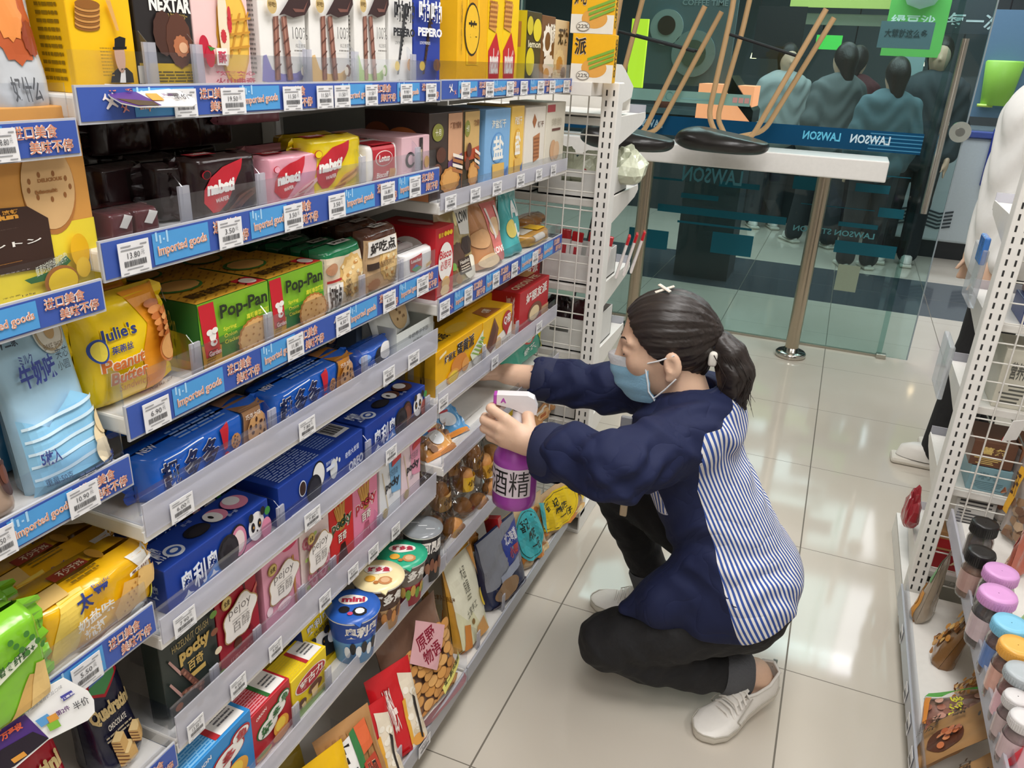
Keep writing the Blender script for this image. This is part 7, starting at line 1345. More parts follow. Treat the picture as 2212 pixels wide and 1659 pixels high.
def vobj(name, V, F, m, parent, origin, attrs=None, **kw):
    me = bpy.data.meshes.new(name); me.from_pydata((V-np.array(origin)).tolist(), [], F.tolist()); me.materials.append(m)
    me.polygons.foreach_set('use_smooth', [True]*len(F))
    for k, a in (attrs or {}).items():
        at = me.attributes.new(k, 'FLOAT', 'POINT'); at.data.foreach_set('value', np.asarray(a, np.float32))
    o = bpy.data.objects.new(name, me); COL.objects.link(o); o.parent = parent; return tag(o, **kw)
def skin_mat(c='#d3a284', rough=.45):
    m = mat(c, rough, bump=.03, bscale=220); b = m.node_tree.nodes['Principled BSDF']; b.inputs['Subsurface Weight'].default_value = .12; b.inputs['Subsurface Radius'].default_value = (.01, .004, .002); b.inputs['Subsurface Scale'].default_value = .5; return m
SKIN = skin_mat('#e3bda2')
def hair_mat():
    m = bpy.data.materials.new('dark_hair'); m.use_nodes = True; nt = m.node_tree; b = nt.nodes['Principled BSDF']
    tc = nt.nodes.new('ShaderNodeTexCoord'); mp = nt.nodes.new('ShaderNodeMapping'); mp.inputs['Scale'].default_value = (12, 120, 60); mp.inputs['Rotation'].default_value = (0, .5, 0)
    nz = nt.nodes.new('ShaderNodeTexNoise'); nz.inputs['Scale'].default_value = 1.; nz.inputs['Detail'].default_value = 3
    nt.links.new(tc.outputs['Object'], mp.inputs[0]); nt.links.new(mp.outputs[0], nz.inputs['Vector'])
    mx = nt.nodes.new('ShaderNodeMix'); mx.data_type = 'RGBA'; mx.inputs[6].default_value = (*lin('#120e0d'), 1); mx.inputs[7].default_value = (*lin('#352b27'), 1); nt.links.new(nz.outputs['Fac'], mx.inputs[0]); nt.links.new(mx.outputs[2], b.inputs['Base Color'])
    bp = nt.nodes.new('ShaderNodeBump'); bp.inputs['Strength'].default_value = .6; bp.inputs['Distance'].default_value = .004; nt.links.new(nz.outputs['Fac'], bp.inputs['Height']); nt.links.new(bp.outputs[0], b.inputs['Normal'])
    b.inputs['Roughness'].default_value = .42; return m
HAIR = hair_mat()
def stripe_jacket_mat():
    m = bpy.data.materials.new('navy_striped_cloth'); m.use_nodes = True; nt = m.node_tree; b = nt.nodes['Principled BSDF']; b.inputs['Roughness'].default_value = .75; b.inputs['Specular IOR Level'].default_value = .25
    def att(n): a = nt.nodes.new('ShaderNodeAttribute'); a.attribute_name = n; return a.outputs['Fac']
    def mth(op, a, bb=0.):
        q = nt.nodes.new('ShaderNodeMath'); q.operation = op
        for i, x in enumerate((a, bb)):
            if isinstance(x, (int, float)): q.inputs[i].default_value = x
            else: nt.links.new(x, q.inputs[i])
        return q.outputs[0]
    fr = mth('FRACT', mth('DIVIDE', att('stripe'), .0112)); isb = mth('LESS_THAN', fr, .5); pn = mth('GREATER_THAN', att('panel'), 0.)
    def mix(f, a, c):
        q = nt.nodes.new('ShaderNodeMix'); q.data_type = 'RGBA'; nt.links.new(f, q.inputs[0])
        for i, x in ((6, a), (7, c)):
            if isinstance(x, str): q.inputs[i].default_value = (*lin(x), 1)
            else: nt.links.new(x, q.inputs[i])
        return q.outputs[2]
    st = mix(isb, '#e2e0dd', '#39549c'); col = mix(pn, '#1c2344', st); nt.links.new(col, b.inputs['Base Color'])
    tc = nt.nodes.new('ShaderNodeTexCoord'); nz = nt.nodes.new('ShaderNodeTexNoise'); nz.inputs['Scale'].default_value = 28.; nt.links.new(tc.outputs['Object'], nz.inputs['Vector'])
    n2 = nt.nodes.new('ShaderNodeTexNoise'); n2.inputs['Scale'].default_value = 7.; n2.inputs['Detail'].default_value = 1.5; n2.inputs['Distortion'].default_value = 1.6; nt.links.new(tc.outputs['Object'], n2.inputs['Vector'])
    rid = mth('ABSOLUTE', mth('SUBTRACT', n2.outputs['Fac'], .5)); hgt_ = mth('ADD', mth('POWER', mth('MULTIPLY', rid, 4.), .6), mth('MULTIPLY', nz.outputs['Fac'], .12))
    bp = nt.nodes.new('ShaderNodeBump'); bp.inputs['Strength'].default_value = .4; bp.inputs['Distance'].default_value = .008; nt.links.new(hgt_, bp.inputs['Height']); nt.links.new(bp.outputs[0], b.inputs['Normal']); return m

# ---------------------------------------------------------------- the crouching shop assistant
WO = np.array([.40, -.13, 0.])
woman = empty('person', tuple(WO), 'person crouching in navy jacket with striped back, face mask and ponytail, holding a spray bottle', 'person')
H = np.array([.216, -.13, .852]); _p = .22
_y = .17
HF = np.array([-math.cos(_p)*math.cos(_y), -math.cos(_p)*math.sin(_y), -math.sin(_p)]); HL = np.array([math.sin(_y), -math.cos(_y), 0]); HU = np.cross(HF, HL)
RH = np.stack([HF, HL, HU], 1)
def hp(f, l, u): return H+HF*f+HL*l+HU*u
B = Vol((-.34, -.52, -.0), (.66, .20, 1.0), .0036)
B.ell(hp(-.008, 0, .02), (.094, .071, .085), RH).ell(hp(.03, 0, -.035), (.062, .06, .078), RH, k=.03).cap(hp(.02, 0, -.075), hp(.062, 0, -.088), .034, .026, k=.03)
B.cap(hp(.090, 0, .012), hp(.106, 0, -.032), .008, .012, k=.012).cap(hp(.1, 0, -.04), hp(.094, .012, -.042), .009, .007, k=.008).cap(hp(.1, 0, -.04), hp(.094, -.012, -.042), .009, .007, k=.008)
for sgn in (-1, 1):
    B.cap(hp(.080, sgn*.014, .022), hp(.068, sgn*.047, .023), .009, .008, k=.012)
    B.ell(hp(.100, sgn*.034, .004), (.018, .020, .013), RH, mode='sub'); B.ell(hp(.076, sgn*.032, .003), (.014, .018, .0115), RH, k=.004); B.ell(hp(.054, sgn*.040, -.026), (.024, .018, .02), RH, k=.02)
    B.cap(hp(.085, sgn*.0, -.063), hp(.078, sgn*.02, -.062), .009, .005, k=.008)
    B.ell(hp(-.016, sgn*.077, -.026), (.019, .009, .031), RH, k=.006); B.ell(hp(-.012, sgn*.087, -.022), (.010, .007, .017), RH, mode='sub'); B.ell(hp(-.006, sgn*.076, -.054), (.009, .007, .009), RH, k=.006)
NB = np.array([.29, -.13, .70])
B.cap(hp(-.02, 0, -.055), NB, .05, .056, k=.025)
# torso, legs under the clothes
B.cap((.45, -.13, .33), (.28, -.13, .64), .085, .085, k=.02, sc=(1, .72, 1)).cap((.29, -.25, .68), (.27, -.01, .68), .045, .045, k=.03)
LS, LE, LW = np.array([.30, -.265, .695]), np.array([.205, -.425, .69]), np.array([.033, -.368, .668])
RS, RE, RW = np.array([.262, .0, .695]), np.array([.06, .03, .655]), np.array([-.20, .005, .652])
B.chain([LS, LE, LE*.4+LW*.6, LW], [.045, .038, .034, .026], k=.01)
B.chain([RS, RE, RE*.5+RW*.5, RW], [.045, .039, .036, .027], k=.01)
B.chain([(.47, -.2, .285), (.205, -.28, .17), (.40, -.225, .115), (.528, -.155, .088), (.548, -.140, .055)], [.07, .05, .045, .034, .033], k=.015).cap((.54, -.15, .05), (.49, -.225, .034), .03, .022, k=.015)
B.chain([(.45, -.05, .30), (.085, .04, .40), (.17, .05, .25), (.238, .06, .10), (.17, .05, .028)], [.07, .05, .043, .029, .017], k=.015)
# left hand round the neck of the bottle
KN = [np.array(q) for q in ((-.043, -.386, .722), (-.052, -.393, .703), (-.053, -.391, .684), (-.045, -.384, .667))]
B.chain([LW, (-.005, -.376, .682)], [.027, .026], k=.012)
for q in KN: B.cap((.0, -.374, .672+(q[2]-.69)*.4), q, .018, .0118, k=.010)
FG = [((-.080, -.377, .734), (-.086, -.352, .727), (-.076, -.336, .719)), ((-.092, -.380, .706), (-.101, -.355, .701), (-.086, -.336, .697)), ((-.092, -.378, .686), (-.100, -.354, .681), (-.085, -.336, .678)), ((-.080, -.373, .667), (-.088, -.352, .662), (-.074, -.338, .660))]
for q, f in zip(KN, FG): B.chain([q]+[np.array(x) for x in f], [.0112, .0100, .0090, .0082], k=.003)
B.chain([(.004, -.362, .69), (-.012, -.335, .712), (-.03, -.310, .722), (-.052, -.305, .716)], [.016, .0125, .0105, .009], k=.006)
# right hand wiping deep on the shelf
for k in range(4): B.chain([RW+np.array([-.01, -.004, 0]), RW+np.array([-.075, -.03+.019*k, .006]), RW+np.array([-.105, -.032+.021*k, .002]), RW+np.array([-.122+.006*abs(k-1.5), -.032+.022*k, -.012])], [.02, .0105, .0088, .008], k=.004)
B.chain([RW+np.array([-.015, -.012, 0]), RW+np.array([-.045, -.042, .0]), RW+np.array([-.072, -.055, -.006])], [.016, .011, .009], k=.005)
def face_at(l, u, e):
    for f_ in np.arange(.13, .04, -.0008):
        i = np.clip(((hp(f_, l, u)-B.lo)/B.h).round().astype(int), 0, B.n-1)
        if B.D[i[0], i[1], i[2]] < 0: return hp(f_+e, l, u)
    return hp(.08, l, u)
V, F = B.mesh(); V = smooth_mesh(V, F, 2, .4); vobj('body', V, F, SKIN, woman, WO)
# lashes and brows
for sgn in (-1, 1):
    mb = MB(); mb.tube([face_at(sgn*l_, u_, .0006) for l_, u_ in ((.017, .0), (.024, -.003), (.031, -.0045), (.038, -.004), (.046, -.0005))], [.001, .0017, .002, .002, .001], mat('#1c1412', .5), 6); mb.build('eyelash', woman, loc=tuple(-WO))
    mb = MB(); mb.tube([face_at(sgn*l_, u_, .0004) for l_, u_ in ((.013, .025), (.021, .029), (.031, .031), (.042, .029), (.050, .025))], [.0012, .0019, .0021, .0017, .0008], mat('#2a1e19', .6), 6); mb.build('eyebrow', woman, loc=tuple(-WO))
# hair cap with an open face
A = Vol((.06, -.24, .70), (.42, -.02, 1.0), .0034)
A.ell(hp(-.010, 0, .026), (.102, .0795, .093), RH)
A.cap(hp(-.055, 0, .0), hp(-.088, 0, .01), .055, .032, k=.03).cap(hp(-.045, 0, -.03), hp(-.055, 0, -.05), .052, .032, k=.03)
sl, P = A._box(A.lo, A.lo+A.h*A.n); q = (P-H)@RH
cut = np.maximum(.886*q[..., 0]-.463*q[..., 2]-.0275, .78*q[..., 0]-.62*q[..., 2]-.0215)-.03*np.clip(np.abs(q[..., 1])-.05, 0, 1)+.003*np.sin(q[..., 1]*90)
A.D = np.maximum(A.D, cut.astype(np.float32))
ang = np.arctan2(q[..., 1], q[..., 2]-.02); A.D += (.0011*np.sin(ang*46+3*np.sin(q[..., 0]*30))+.0012*np.sin(ang*19+q[..., 0]*25)).astype(np.float32)
for sgn in (-1, 1): A.ell(hp(-.014, sgn*.088, -.034), (.024, .03, .036), RH, mode='sub')
V, F = A.mesh(); V = smooth_mesh(V, F, 2, .4); hair = vobj('hair', V, F, HAIR, woman, WO)
PT = Vol((.28, -.21, .70), (.46, -.05, .93), .0032)
PT.chain([(.30, -.118, .862), (.332, -.12, .868), (.352, -.124, .848), (.370, -.127, .812), (.373, -.13, .778), (.384, -.13, .752), (.402, -.128, .738)], [.022, .024, .033, .037, .031, .016, .004], k=.012)
sl, P = PT._box(PT.lo, PT.lo+PT.h*PT.n); PT.D += (.0018*np.sin(P[..., 1]*380+P[..., 0]*120+2*np.sin(P[..., 2]*60))).astype(np.float32)
V, F = PT.mesh(); V = smooth_mesh(V, F, 1, .4); vobj('ponytail', V, F, HAIR, woman, WO)
mb = MB(); rd = random.Random(5)
for k in range(46):
    y = -.13+rd.uniform(-.035, .035); x = .362+rd.uniform(-.02, .035); mb.tube([(x-.02, y, .855), (x+.012, y, .81), (x+.008+rd.uniform(-.008, .01), y, .77), (x+rd.uniform(-.02, .03), y+rd.uniform(-.01, .01), .735+rd.uniform(-.02, .02))], [.0012, .0011, .0009, .0003], HAIR, 4, False)
mb.build('hair_strand', woman, loc=tuple(-WO))
mb = MB(); c = np.array([.316, -.118, .866]); dx = np.array([.8, 0, .3]); dx /= np.linalg.norm(dx); e1 = np.array([0, 1, 0]); e2 = np.cross(dx, e1)
mb.tube([c+(e1*math.cos(t)+e2*math.sin(t))*(.024+.003*math.sin(t*7)) for t in np.linspace(0, 6.283, 40)], .0085, mat('#191a22', .8, bump=.4, bscale=120), 8, False); mb.build('hair_tie', woman, loc=tuple(-WO))
mb = MB(); mb.bbox((-.009, -.008, -.016), (.009, .010, .016), mat('#e8e4da', .6), .006, 3, True); mb.build('white_bobble', woman, loc=tuple(np.array([.322, -.15, .842])-WO))
# crossed clip on the crown
top = hp(-.012, .012, .121)
for ang, nm in ((.55, 0), (-.75, 1)):
    mb = MB(); mb.bbox((-.021, -.0035, -.0015+.003*nm), (.021, .0035, .0015+.003*nm), mat('#e6ddd0', .25, coat=.5), .0012)
    for k in range(6): mb.box((-.018+.0068*k, -.0015, .0015+.003*nm), (-.0148+.0068*k, .0015, .0022+.003*nm), mat('#f6f3ee', .1, .4))
    o = mb.build('hair_clip', woman); o.matrix_world = Matrix.Translation(Vector(top)) @ Matrix.Rotation(.35, 4, 'X') @ Matrix.Rotation(-.2, 4, 'Y') @ Matrix.Rotation(ang, 4, 'Z'); o.parent = woman; o.matrix_parent_inverse = woman.matrix_world.inverted() if False else Matrix.Translation(-Vector(WO))
# surgical mask with white border and ear loops
mb = MB(); n, q_ = 24, 18; MV = []
def maskp(s, t):
    """s -1..1 across, t 0..1 from the chin to the nose"""
    u = -.118+.110*t-.012*abs(s)**2*(t-.4); l = s*.066*(1-.10*abs(t-.5)); f0 = .094+.030*math.exp(-(s/.45)**2)*(.35+.65*math.sin(min(1, t*1.02)*math.pi*.62))-.058*abs(s)**2.6-.014*max(0, .3-t)/.3
    return hp(f0+.0016*math.sin(t*22)*(1-abs(s)*.5), l, u)
for j in range(q_+1):
    for k in range(n+1): MV.append(maskp(-1+2*k/n, j/q_))
blue = mat('#93c4e0', .7, bump=.15, bscale=200); wht = mat('#e6ebf0', .7, bump=.15, bscale=200)
fs = [(j*(n+1)+k, j*(n+1)+k+1, (j+1)*(n+1)+k+1, (j+1)*(n+1)+k) for j in range(q_) for k in range(n)]
mb.add(MV, [f for i, f in enumerate(fs) if i//n < q_-4], blue, True); mk = mb.build('face_mask', woman, loc=tuple(-WO))
mb = MB(); mb.add([p+HF*.0006 for p in MV], [f for i, f in enumerate(fs) if i//n >= q_-4], wht, True); mb.build('white_border', mk)
for sgn in (-1, 1):
    ear = hp(-.022, sgn*.082, -.002), hp(-.02, sgn*.081, -.054)
    for t, e in ((.93, 0), (.12, 1)):
        a = maskp(sgn*.97, t); mb = MB(); mid = (a+ear[e])/2+HL*sgn*.006; mb.tube([a, mid, ear[e]], .0018, mat('#eef0f2', .6), 6); mb.build('ear_loop', mk)
    mb = MB(); mb.tube([maskp(sgn*.97, t) for t in (.05, .15, .3, .5, .7, .95)], .0022, wht, 6); mb.build('side_seam', mk)
# jacket
JV = Vol((-.16, -.54, .20), (.64, .13, .82), .0044)
TA, TB = np.array([.455, -.13, .34]), np.array([.27, -.13, .655])
JV.cap(TA, TB, .118, .103, k=.02, sc=(1, .70, 1)).ell((.475, -.13, .325), (.118, .185, .11), k=.03).cap((.295, -.245, .70), (.275, -.01, .70), .06, .058, k=.045).cap((.335, -.13, .70), (.30, -.13, .66), .075, .08, k=.05, sc=(1, .55, 1))
tors = JV.D.copy()
JV.chain([LS+np.array([.0, .0, .005]), LE*.5+LS*.5, LE, LE*.45+LW*.55, np.array([.052, -.376, .664])], [.066, .063, .063, .058, .057], k=.03)
JV.chain([RS, RE, RE*.4+np.array([-.11, .01, .655])*.6, np.array([-.112, .008, .655])], [.064, .058, .054, .053], k=.03)
# front flap over the near thigh
JV.chain([(.40, -.235, .40), (.31, -.275, .31), (.235, -.285, .268)], [.07, .055, .022], k=.035)
JV.chain([(.45, -.245, .36), (.40, -.265, .29)], [.075, .055], k=.03).ell((.465, -.2, .305), (.105, .118, .09), k=.03)
sl, P = JV._box(JV.lo, JV.lo+JV.h*JV.n); Q = P.reshape(-1, 3)
sp = (TB-TA)/np.linalg.norm(TB-TA); bk = np.array([.87, 0, .49])
w = .0034*np.sin((P@sp)*85+4*np.sin((P@np.array([.3, 1, .2]))*18)+2*np.sin(P[..., 0]*31))*np.clip(.6+.7*np.sin(P[..., 1]*21+P[..., 2]*17), 0, 1.2)
fold = lambda a: np.where(np.sin(a) > 0, np.sin(a)**.7*1.0, -np.abs(np.sin(a))**2.2)
w += .0042*fold(P[..., 0]*62+P[..., 2]*60+2.4*np.sin(P[..., 1]*30+P[..., 2]*22))*np.clip((-.27-P[..., 1])*14, 0, 1)+.0042*fold(P[..., 0]*84-P[..., 2]*46+2.2*np.sin(P[..., 2]*46+P[..., 1]*20))*(P[..., 0] < .13)*(P[..., 1] > -.2)
arm = np.linalg.norm(P-LE, axis=-1); w += .006*np.sin((P@np.array([.5, .3, -1.]))*120)*np.exp(-(arm/.09)**2)
JV.D += w.astype(np.float32)
JV.plane((.47, -.28, .262), (.05, .15, -1.)) if False else None
hem = -(P[..., 2]-(.262+.10*np.clip(P[..., 0]-.44, 0, 1)*4.2*.1*10-.0))  # the hem rises towards the back
JV.D = np.maximum(JV.D, hem.astype(np.float32))
JV.cap(np.array([.072, -.38, .664]), np.array([-.05, -.37, .66]), .050, .050, mode='sub'); JV.cap((-.08, .01, .655), (-.2, .0, .655), .046, .046, mode='sub')
JV.cap((.31, -.13, .72), hp(-.02, 0, -.05), .052, .052, mode='sub')
V, F = JV.mesh(); V = smooth_mesh(V, F, 3, .4)
cl = TA+((V-TA)@sp)[:, None]*sp; dv = V-cl; ang = np.arctan2(dv[:, 1]*.72, dv@bk); stripe = ang*.155
gi = np.clip(((V-JV.lo)/JV.h).round().astype(int), 0, JV.n-1); td = tors[gi[:, 0], gi[:, 1], gi[:, 2]]
panel = np.minimum((V[:, 0]-(.345+np.maximum(0, .6-V[:, 2])*.45))/.9, .775-.35*np.clip(-.13-V[:, 1], 0, .1)-V[:, 2]+.03*0); panel = np.minimum(panel, .016-td)
panel = np.where(V[:, 2] > .6, np.minimum(panel, (V[:, 0]-.345)), panel)
pk = FX(1400, 1072, 'y', -.25); pd = .036-np.maximum(np.abs((V-pk)@np.array([.8, -.3, .5])), np.abs((V-pk)@np.array([-.5, 0, .86]))*.8); pd = np.where(V[:, 1] < -.16, pd, -1)
stripe = np.where(pd > 0, (V-pk)@np.array([.9, -.3, .1]), stripe)
vobj('jacket', V, F, stripe_jacket_mat(), woman, WO, {'stripe': stripe, 'panel': np.maximum(panel, pd)})
NAVY = mat('#1c2344', .75, bump=.2, bscale=30); 
# stand collar, cuffs
mb = MB(); n = 30; v = []; 
for j, (r_, z) in enumerate(((.072, -.03), (.075, 0.), (.069, .028), (.064, .03), (.064, -.02))):
    for k in range(n): t = 2*math.pi*k/n; v.append(np.array([.287, -.13, .735])+np.array([r_*.86*math.cos(t), r_*1.0*math.sin(t), z+.016*math.cos(t)]))
mb.add(v, [(j*n+k, j*n+(k+1) % n, (j+1)*n+(k+1) % n, (j+1)*n+k) for j in range(4) for k in range(n)], NAVY, True); mb.build('collar', woman, loc=tuple(-WO))
mb = MB(); mb.tube([(.085, -.385, .668), (.07, -.382, .667), (.045, -.374, .664), (.038, -.372, .663)], [.059, .0605, .0605, .056], NAVY, 28, False); mb.build('rolled_sleeve', woman, loc=tuple(-WO))
mb = MB(); mb.tube([(-.07, .012, .656), (-.09, .01, .656), (-.112, .008, .655), (-.118, .008, .655)], [.055, .0565, .0565, .052], NAVY, 28, False); mb.build('rolled_sleeve', woman, loc=tuple(-WO))
a = FX(1353, 912, 'y', -.255); mb = MB(); mb.bbox(a-np.array([.012, .004, .014]), a+np.array([.012, .004, .014]), mat('#aeb0b4', .3, .5), .003); mb.build('badge_clip', woman, loc=tuple(-WO))
a = FX(1349, 1085, 'y', -.255); mb = MB(); mb.bbox(a-np.array([.008, .004, .034]), a+np.array([.008, .004, .034]), mat('#c9b698', .4), .003); mb.build('badge_card', woman, loc=tuple(-WO))
a, b = FX(1355, 925, 'y', -.255), FX(1349, 1055, 'y', -.255); mb = MB(); mb.tube([a, (a+b)/2+np.array([.006, 0, 0]), b], .0022, mat('#d9d6d0', .6), 6); mb.build('lanyard', woman, loc=tuple(-WO))
a, b = FX(1356, 932, 'y', -.375), FX(1390, 948, 'y', -.345)
mb = MB(); mb.tube([a, (a+b)/2+np.array([0, -.004, .003]), b], .004, mat('#e3e3e6', .6), 6); mb.build('sleeve_piping', woman, loc=tuple(-WO))
# trousers
DEN = mat('#17171a', .8, bump=.25, bscale=60); DENG = mat('#55565a', .85, bump=.3, bscale=120)
T = Vol((-.02, -.40, .03), (.64, .16, .50), .0042)
T.ell((.478, -.13, .285), (.106, .160, .095), k=.02)
T.chain([(.47, -.20, .28), (.335, -.245, .225), (.197, -.285, .165)], [.088, .078, .066], k=.02); T.chain([(.197, -.285, .16), (.30, -.25, .125), (.40, -.22, .11), (.475, -.185, .10)], [.060, .060, .054, .047], k=.014)
T.chain([(.46, -.05, .30), (.27, .0, .36), (.095, .04, .40)], [.085, .075, .062], k=.02); T.chain([(.095, .04, .39), (.155, .05, .28), (.226, .058, .135)], [.058, .056, .049], k=.014)
sl, P = T._box(T.lo, T.lo+T.h*T.n); T.D += (.0026*np.sin(P[..., 0]*60+P[..., 2]*90+3*np.sin(P[..., 1]*33))*np.exp(-(np.linalg.norm(P-np.array([.24, -.27, .15]), axis=-1)/.12)**2)+.0016*np.sin(P[..., 0]*110+P[..., 1]*60+2*np.sin(P[..., 2]*70))).astype(np.float32)
V, F = T.mesh(); V = smooth_mesh(V, F, 2, .4); tr = vobj('trousers', V, F, DEN, woman, WO)
mb = MB(); mb.tube([(.455, -.196, .102), (.46, -.194, .1015), (.507, -.168, .094), (.512, -.166, .093)], [.049, .0535, .0515, .046], DENG, 26, False); mb.build('rolled_cuff', tr, loc=tuple(-WO))
mb = MB(); mb.tube([(.216, .057, .152), (.217, .057, .148), (.236, .059, .098), (.237, .059, .094)], [.051, .0555, .054, .05], DENG, 26, False); mb.build('rolled_cuff', tr, loc=tuple(-WO))
# low white trainers
SHOE = mat('#e6e2db', .42, bump=.05); SOLE = mat('#dcd6ca', .5); LACE = mat('#e9e4dc', .7)
def shoe(heel, toe, lift, lab):
    heel = np.array(heel, float); toe = np.array(toe, float); f = toe-heel; f[2] = 0; L = np.linalg.norm(f); f /= L; s_ = np.array([-f[1], f[0], 0]); r = empty('shoe', (0, 0, 0)); r.parent = woman; r.location = tuple(-WO)
    if lab: r['label'] = lab
    def wp(x, y, z):  # x along the foot in units of L, toe part stays flat, the rest is tipped up
        bend = .70; zz = z+(max(0., bend-x)/bend)**1.0*lift; return heel+f*(x*L)+s_*y+np.array([0, 0, zz])
    outl = [(.0, 0), (.03, .028), (.12, .036), (.3, .034), (.48, .035), (.66, .044), (.8, .045), (.92, .034), (.985, .014), (1., 0)]
    ring = [(x, y) for x, y in outl]+[(x, -y*(.92 if .3 < x < .8 else 1)) for x, y in outl[-2:0:-1]]; n = len(ring)
    hgt = lambda x: .056+.018*max(0, .2-x)/.2 if x < .28 else (.056-.004*(x-.28)/.2 if x < .48 else .052-.03*((x-.48)/.52)**1.1)
    mb = MB(); v = []
    for z, k in ((0, .93), (.004, 1.), (.017, 1.02), (.021, 1.0)):
        for x, y in ring: v.append(wp(.5+(x-.5)*(1+.015*(k-.93)*10), y*k, z))
    mb.add(v, [list(range(n))[::-1]]+[(j*n+k, j*n+(k+1) % n, (j+1)*n+(k+1) % n, (j+1)*n+k) for j in range(3) for k in range(n)], SOLE, True); mb.build('sole', r)
    mb = MB(); mb.tube([wp(.5+(x-.5)*1.012, y*1.03, .0205) for x, y in ring]+[wp(.5+(ring[0][0]-.5)*1.012, ring[0][1], .0205)], .0016, mat('#b5afa2', .6), 5, False); mb.build('sole_seam', r)
    mb = MB(); mb.tube([wp(.40, s2*.034, .03) if 0 else wp(x_, y_, z_) for x_, y_, z_ in ((.62, .043, .022), (.66, .041, .036), (.56, .037, .05), (.44, .031, .058))], .0015, mat('#b9b4aa', .6), 5); mb.tube([wp(x_, -y_, z_) for x_, y_, z_ in ((.62, .043, .022), (.66, .041, .036), (.56, .037, .05), (.44, .031, .058))], .0015, mat('#b9b4aa', .6), 5); mb.build('panel_seam', r)
    mb = MB(); v = []; J = 7
    for j in range(J+1):
        t = j/J
        for x, y in ring:
            h = .019+(hgt(x)-.019)*t; kk = 1-.42*t**2.2*(1 if x > .3 else .55); xx = x-(.02*t if x > .9 else 0)+(.018*t if x < .06 else 0)
            v.append(wp(xx, y*kk, h))
    fs = [(j*n+k, j*n+(k+1) % n, (j+1)*n+(k+1) % n, (j+1)*n+k) for j in range(J) for k in range(n)]
    # vamp closes the front half between the two sides
    cap_ = [J*n+k for k, (x, y) in enumerate(ring) if x >= .47]; nn = len(outl); up_ = [k for k, (x, y) in enumerate(ring) if y >= 0 and x >= .47]
    prs = []
    for k, (x, y) in enumerate(outl):
        if x >= .47: prs.append((J*n+k, J*n+((n-k) % n)))
    for (a0, b0), (a1, b1) in zip(prs[:-1], prs[1:]): fs.append((a0, b0, b1, a1) if a1 != b1 else (a0, b0, a1))
    mb.add(v, fs, SHOE, True); up = fixn(mb.build('upper', r))
    mb = MB(); mb.add([wp(.46+.16*a, (b-.5)*.044*(1-.1*a), .060-.012*a+.018*(1-a)+.006*math.sin(b*math.pi)) for a in (0, .33, .66, 1) for b in (0, .33, .66, 1)], [(j*4+k, j*4+k+1, (j+1)*4+k+1, (j+1)*4+k) for j in range(3) for k in range(3)], SHOE, True); mb.build('tongue', r)
    for k in range(5):
        x = .50+.045*k; zz = .070-.0062*k; mb = MB(); mb.tube([wp(x, -.031, zz-.014), wp(x+.012, -.014, zz), wp(x+.016, .014, zz+.001), wp(x+.03, .031, zz-.014)], .0032, LACE, 6); mb.build('lace', r)
    for sg in (-1, 1): mb = MB(); mb.tube([wp(.5, 0, .066), wp(.49, sg*.018, .078), wp(.505, sg*.034, .07), wp(.51, sg*.02, .064), wp(.5, 0, .066)], .0024, LACE, 6, False); mb.build('lace_bow', r)
    mb = MB(); mb.tube([wp(.02, .0, .074), wp(.05, .024, .066), wp(.2, .030, .056), wp(.36, .026, .056), wp(.47, .02, .06)], .004, SHOE, 7); mb.tube([wp(.02, .0, .074), wp(.05, -.024, .066), wp(.2, -.030, .056), wp(.36, -.026, .056), wp(.47, -.02, .06)], .004, SHOE, 7); mb.build('collar_trim', r)
    MB().bbox((-.005, -.002, -.012), (.005, .002, .012), mat('#8b938e', .5), .001).build('heel_tab', r, loc=tuple(wp(.0, 0, .066)))
shoe((.568, -.118, .004), (.432, -.322, .0), .034, None)
shoe((.300, .074, .003), (.072, .036, .0), .0, None)

# ---------------------------------------------------------------- spray bottle in the hand
BC_ = np.array([-.036, -.330, .497]); r = empty('spray_bottle', tuple(BC_), 'purple trigger spray bottle with a white paper label held by the crouching person', 'bottle', None, (0, 0, .33))
PUR = mat('#a445ac', .3, .1, coat=.3); MB().lathe([(.001, .003), (.04, .0), (.0475, .006), (.0485, .02), (.0485, .108), (.0475, .118), (.045, .124), (.030, .150), (.018, .170), (.0155, .176), (.0155, .196), (.001, .196)], PUR, 48).build('bottle_body', r)
LBL = mat('#dfd3dc', .5); mb = MB(); n = 26; v = []; LA, LB = -2.85, -.78
for j in (0, 1):
    for k in range(n+1): t = LA+(LB-LA)*k/n; v.append((.0492*math.cos(t), .0492*math.sin(t), .038+.068*j))
mb.add(v, [(k, k+1, n+2+k, n+1+k) for k in range(n)], LBL); lb = mb.build('paper_label', r)
mb = MB(); V2, F2, _ = glyphs('酒精', .0)
bm = bmesh.new(); vs = [bm.verts.new((p_[0], p_[1], 0)) for p_ in V2]
for q in F2:
    try: bm.faces.new([vs[k] for k in q])
    except ValueError: pass
for k in range(1, 20): bmesh.ops.bisect_plane(bm, geom=bm.verts[:]+bm.edges[:]+bm.faces[:], plane_co=(k/20, 0, 0), plane_no=(1, 0, 0))
bm.verts.index_update(); mb.add([(.0497*math.cos(LA+.1+(LB-LA-.2)*v_.co.x), .0497*math.sin(LA+.1+(LB-LA-.2)*v_.co.x), .042+.060*v_.co.y) for v_ in bm.verts], [[v_.index for v_ in f.verts] for f in bm.faces], ink('#1b191c')); bm.free(); mb.build('lettering', lb)
HD = mat('#e3dfe2', .35); MB().lathe([(.0175, .18), (.0175, .205), (.012, .21), (.012, .225)], HD, 24).build('screw_collar', r)
MB().prism([(-.046, .238), (-.046, .260), (.018, .262), (.032, .255), (.040, .234), (.038, .220), (.012, .220), (-.016, .232)], 'y', -.0125, .0125, HD).build('spray_head', r)
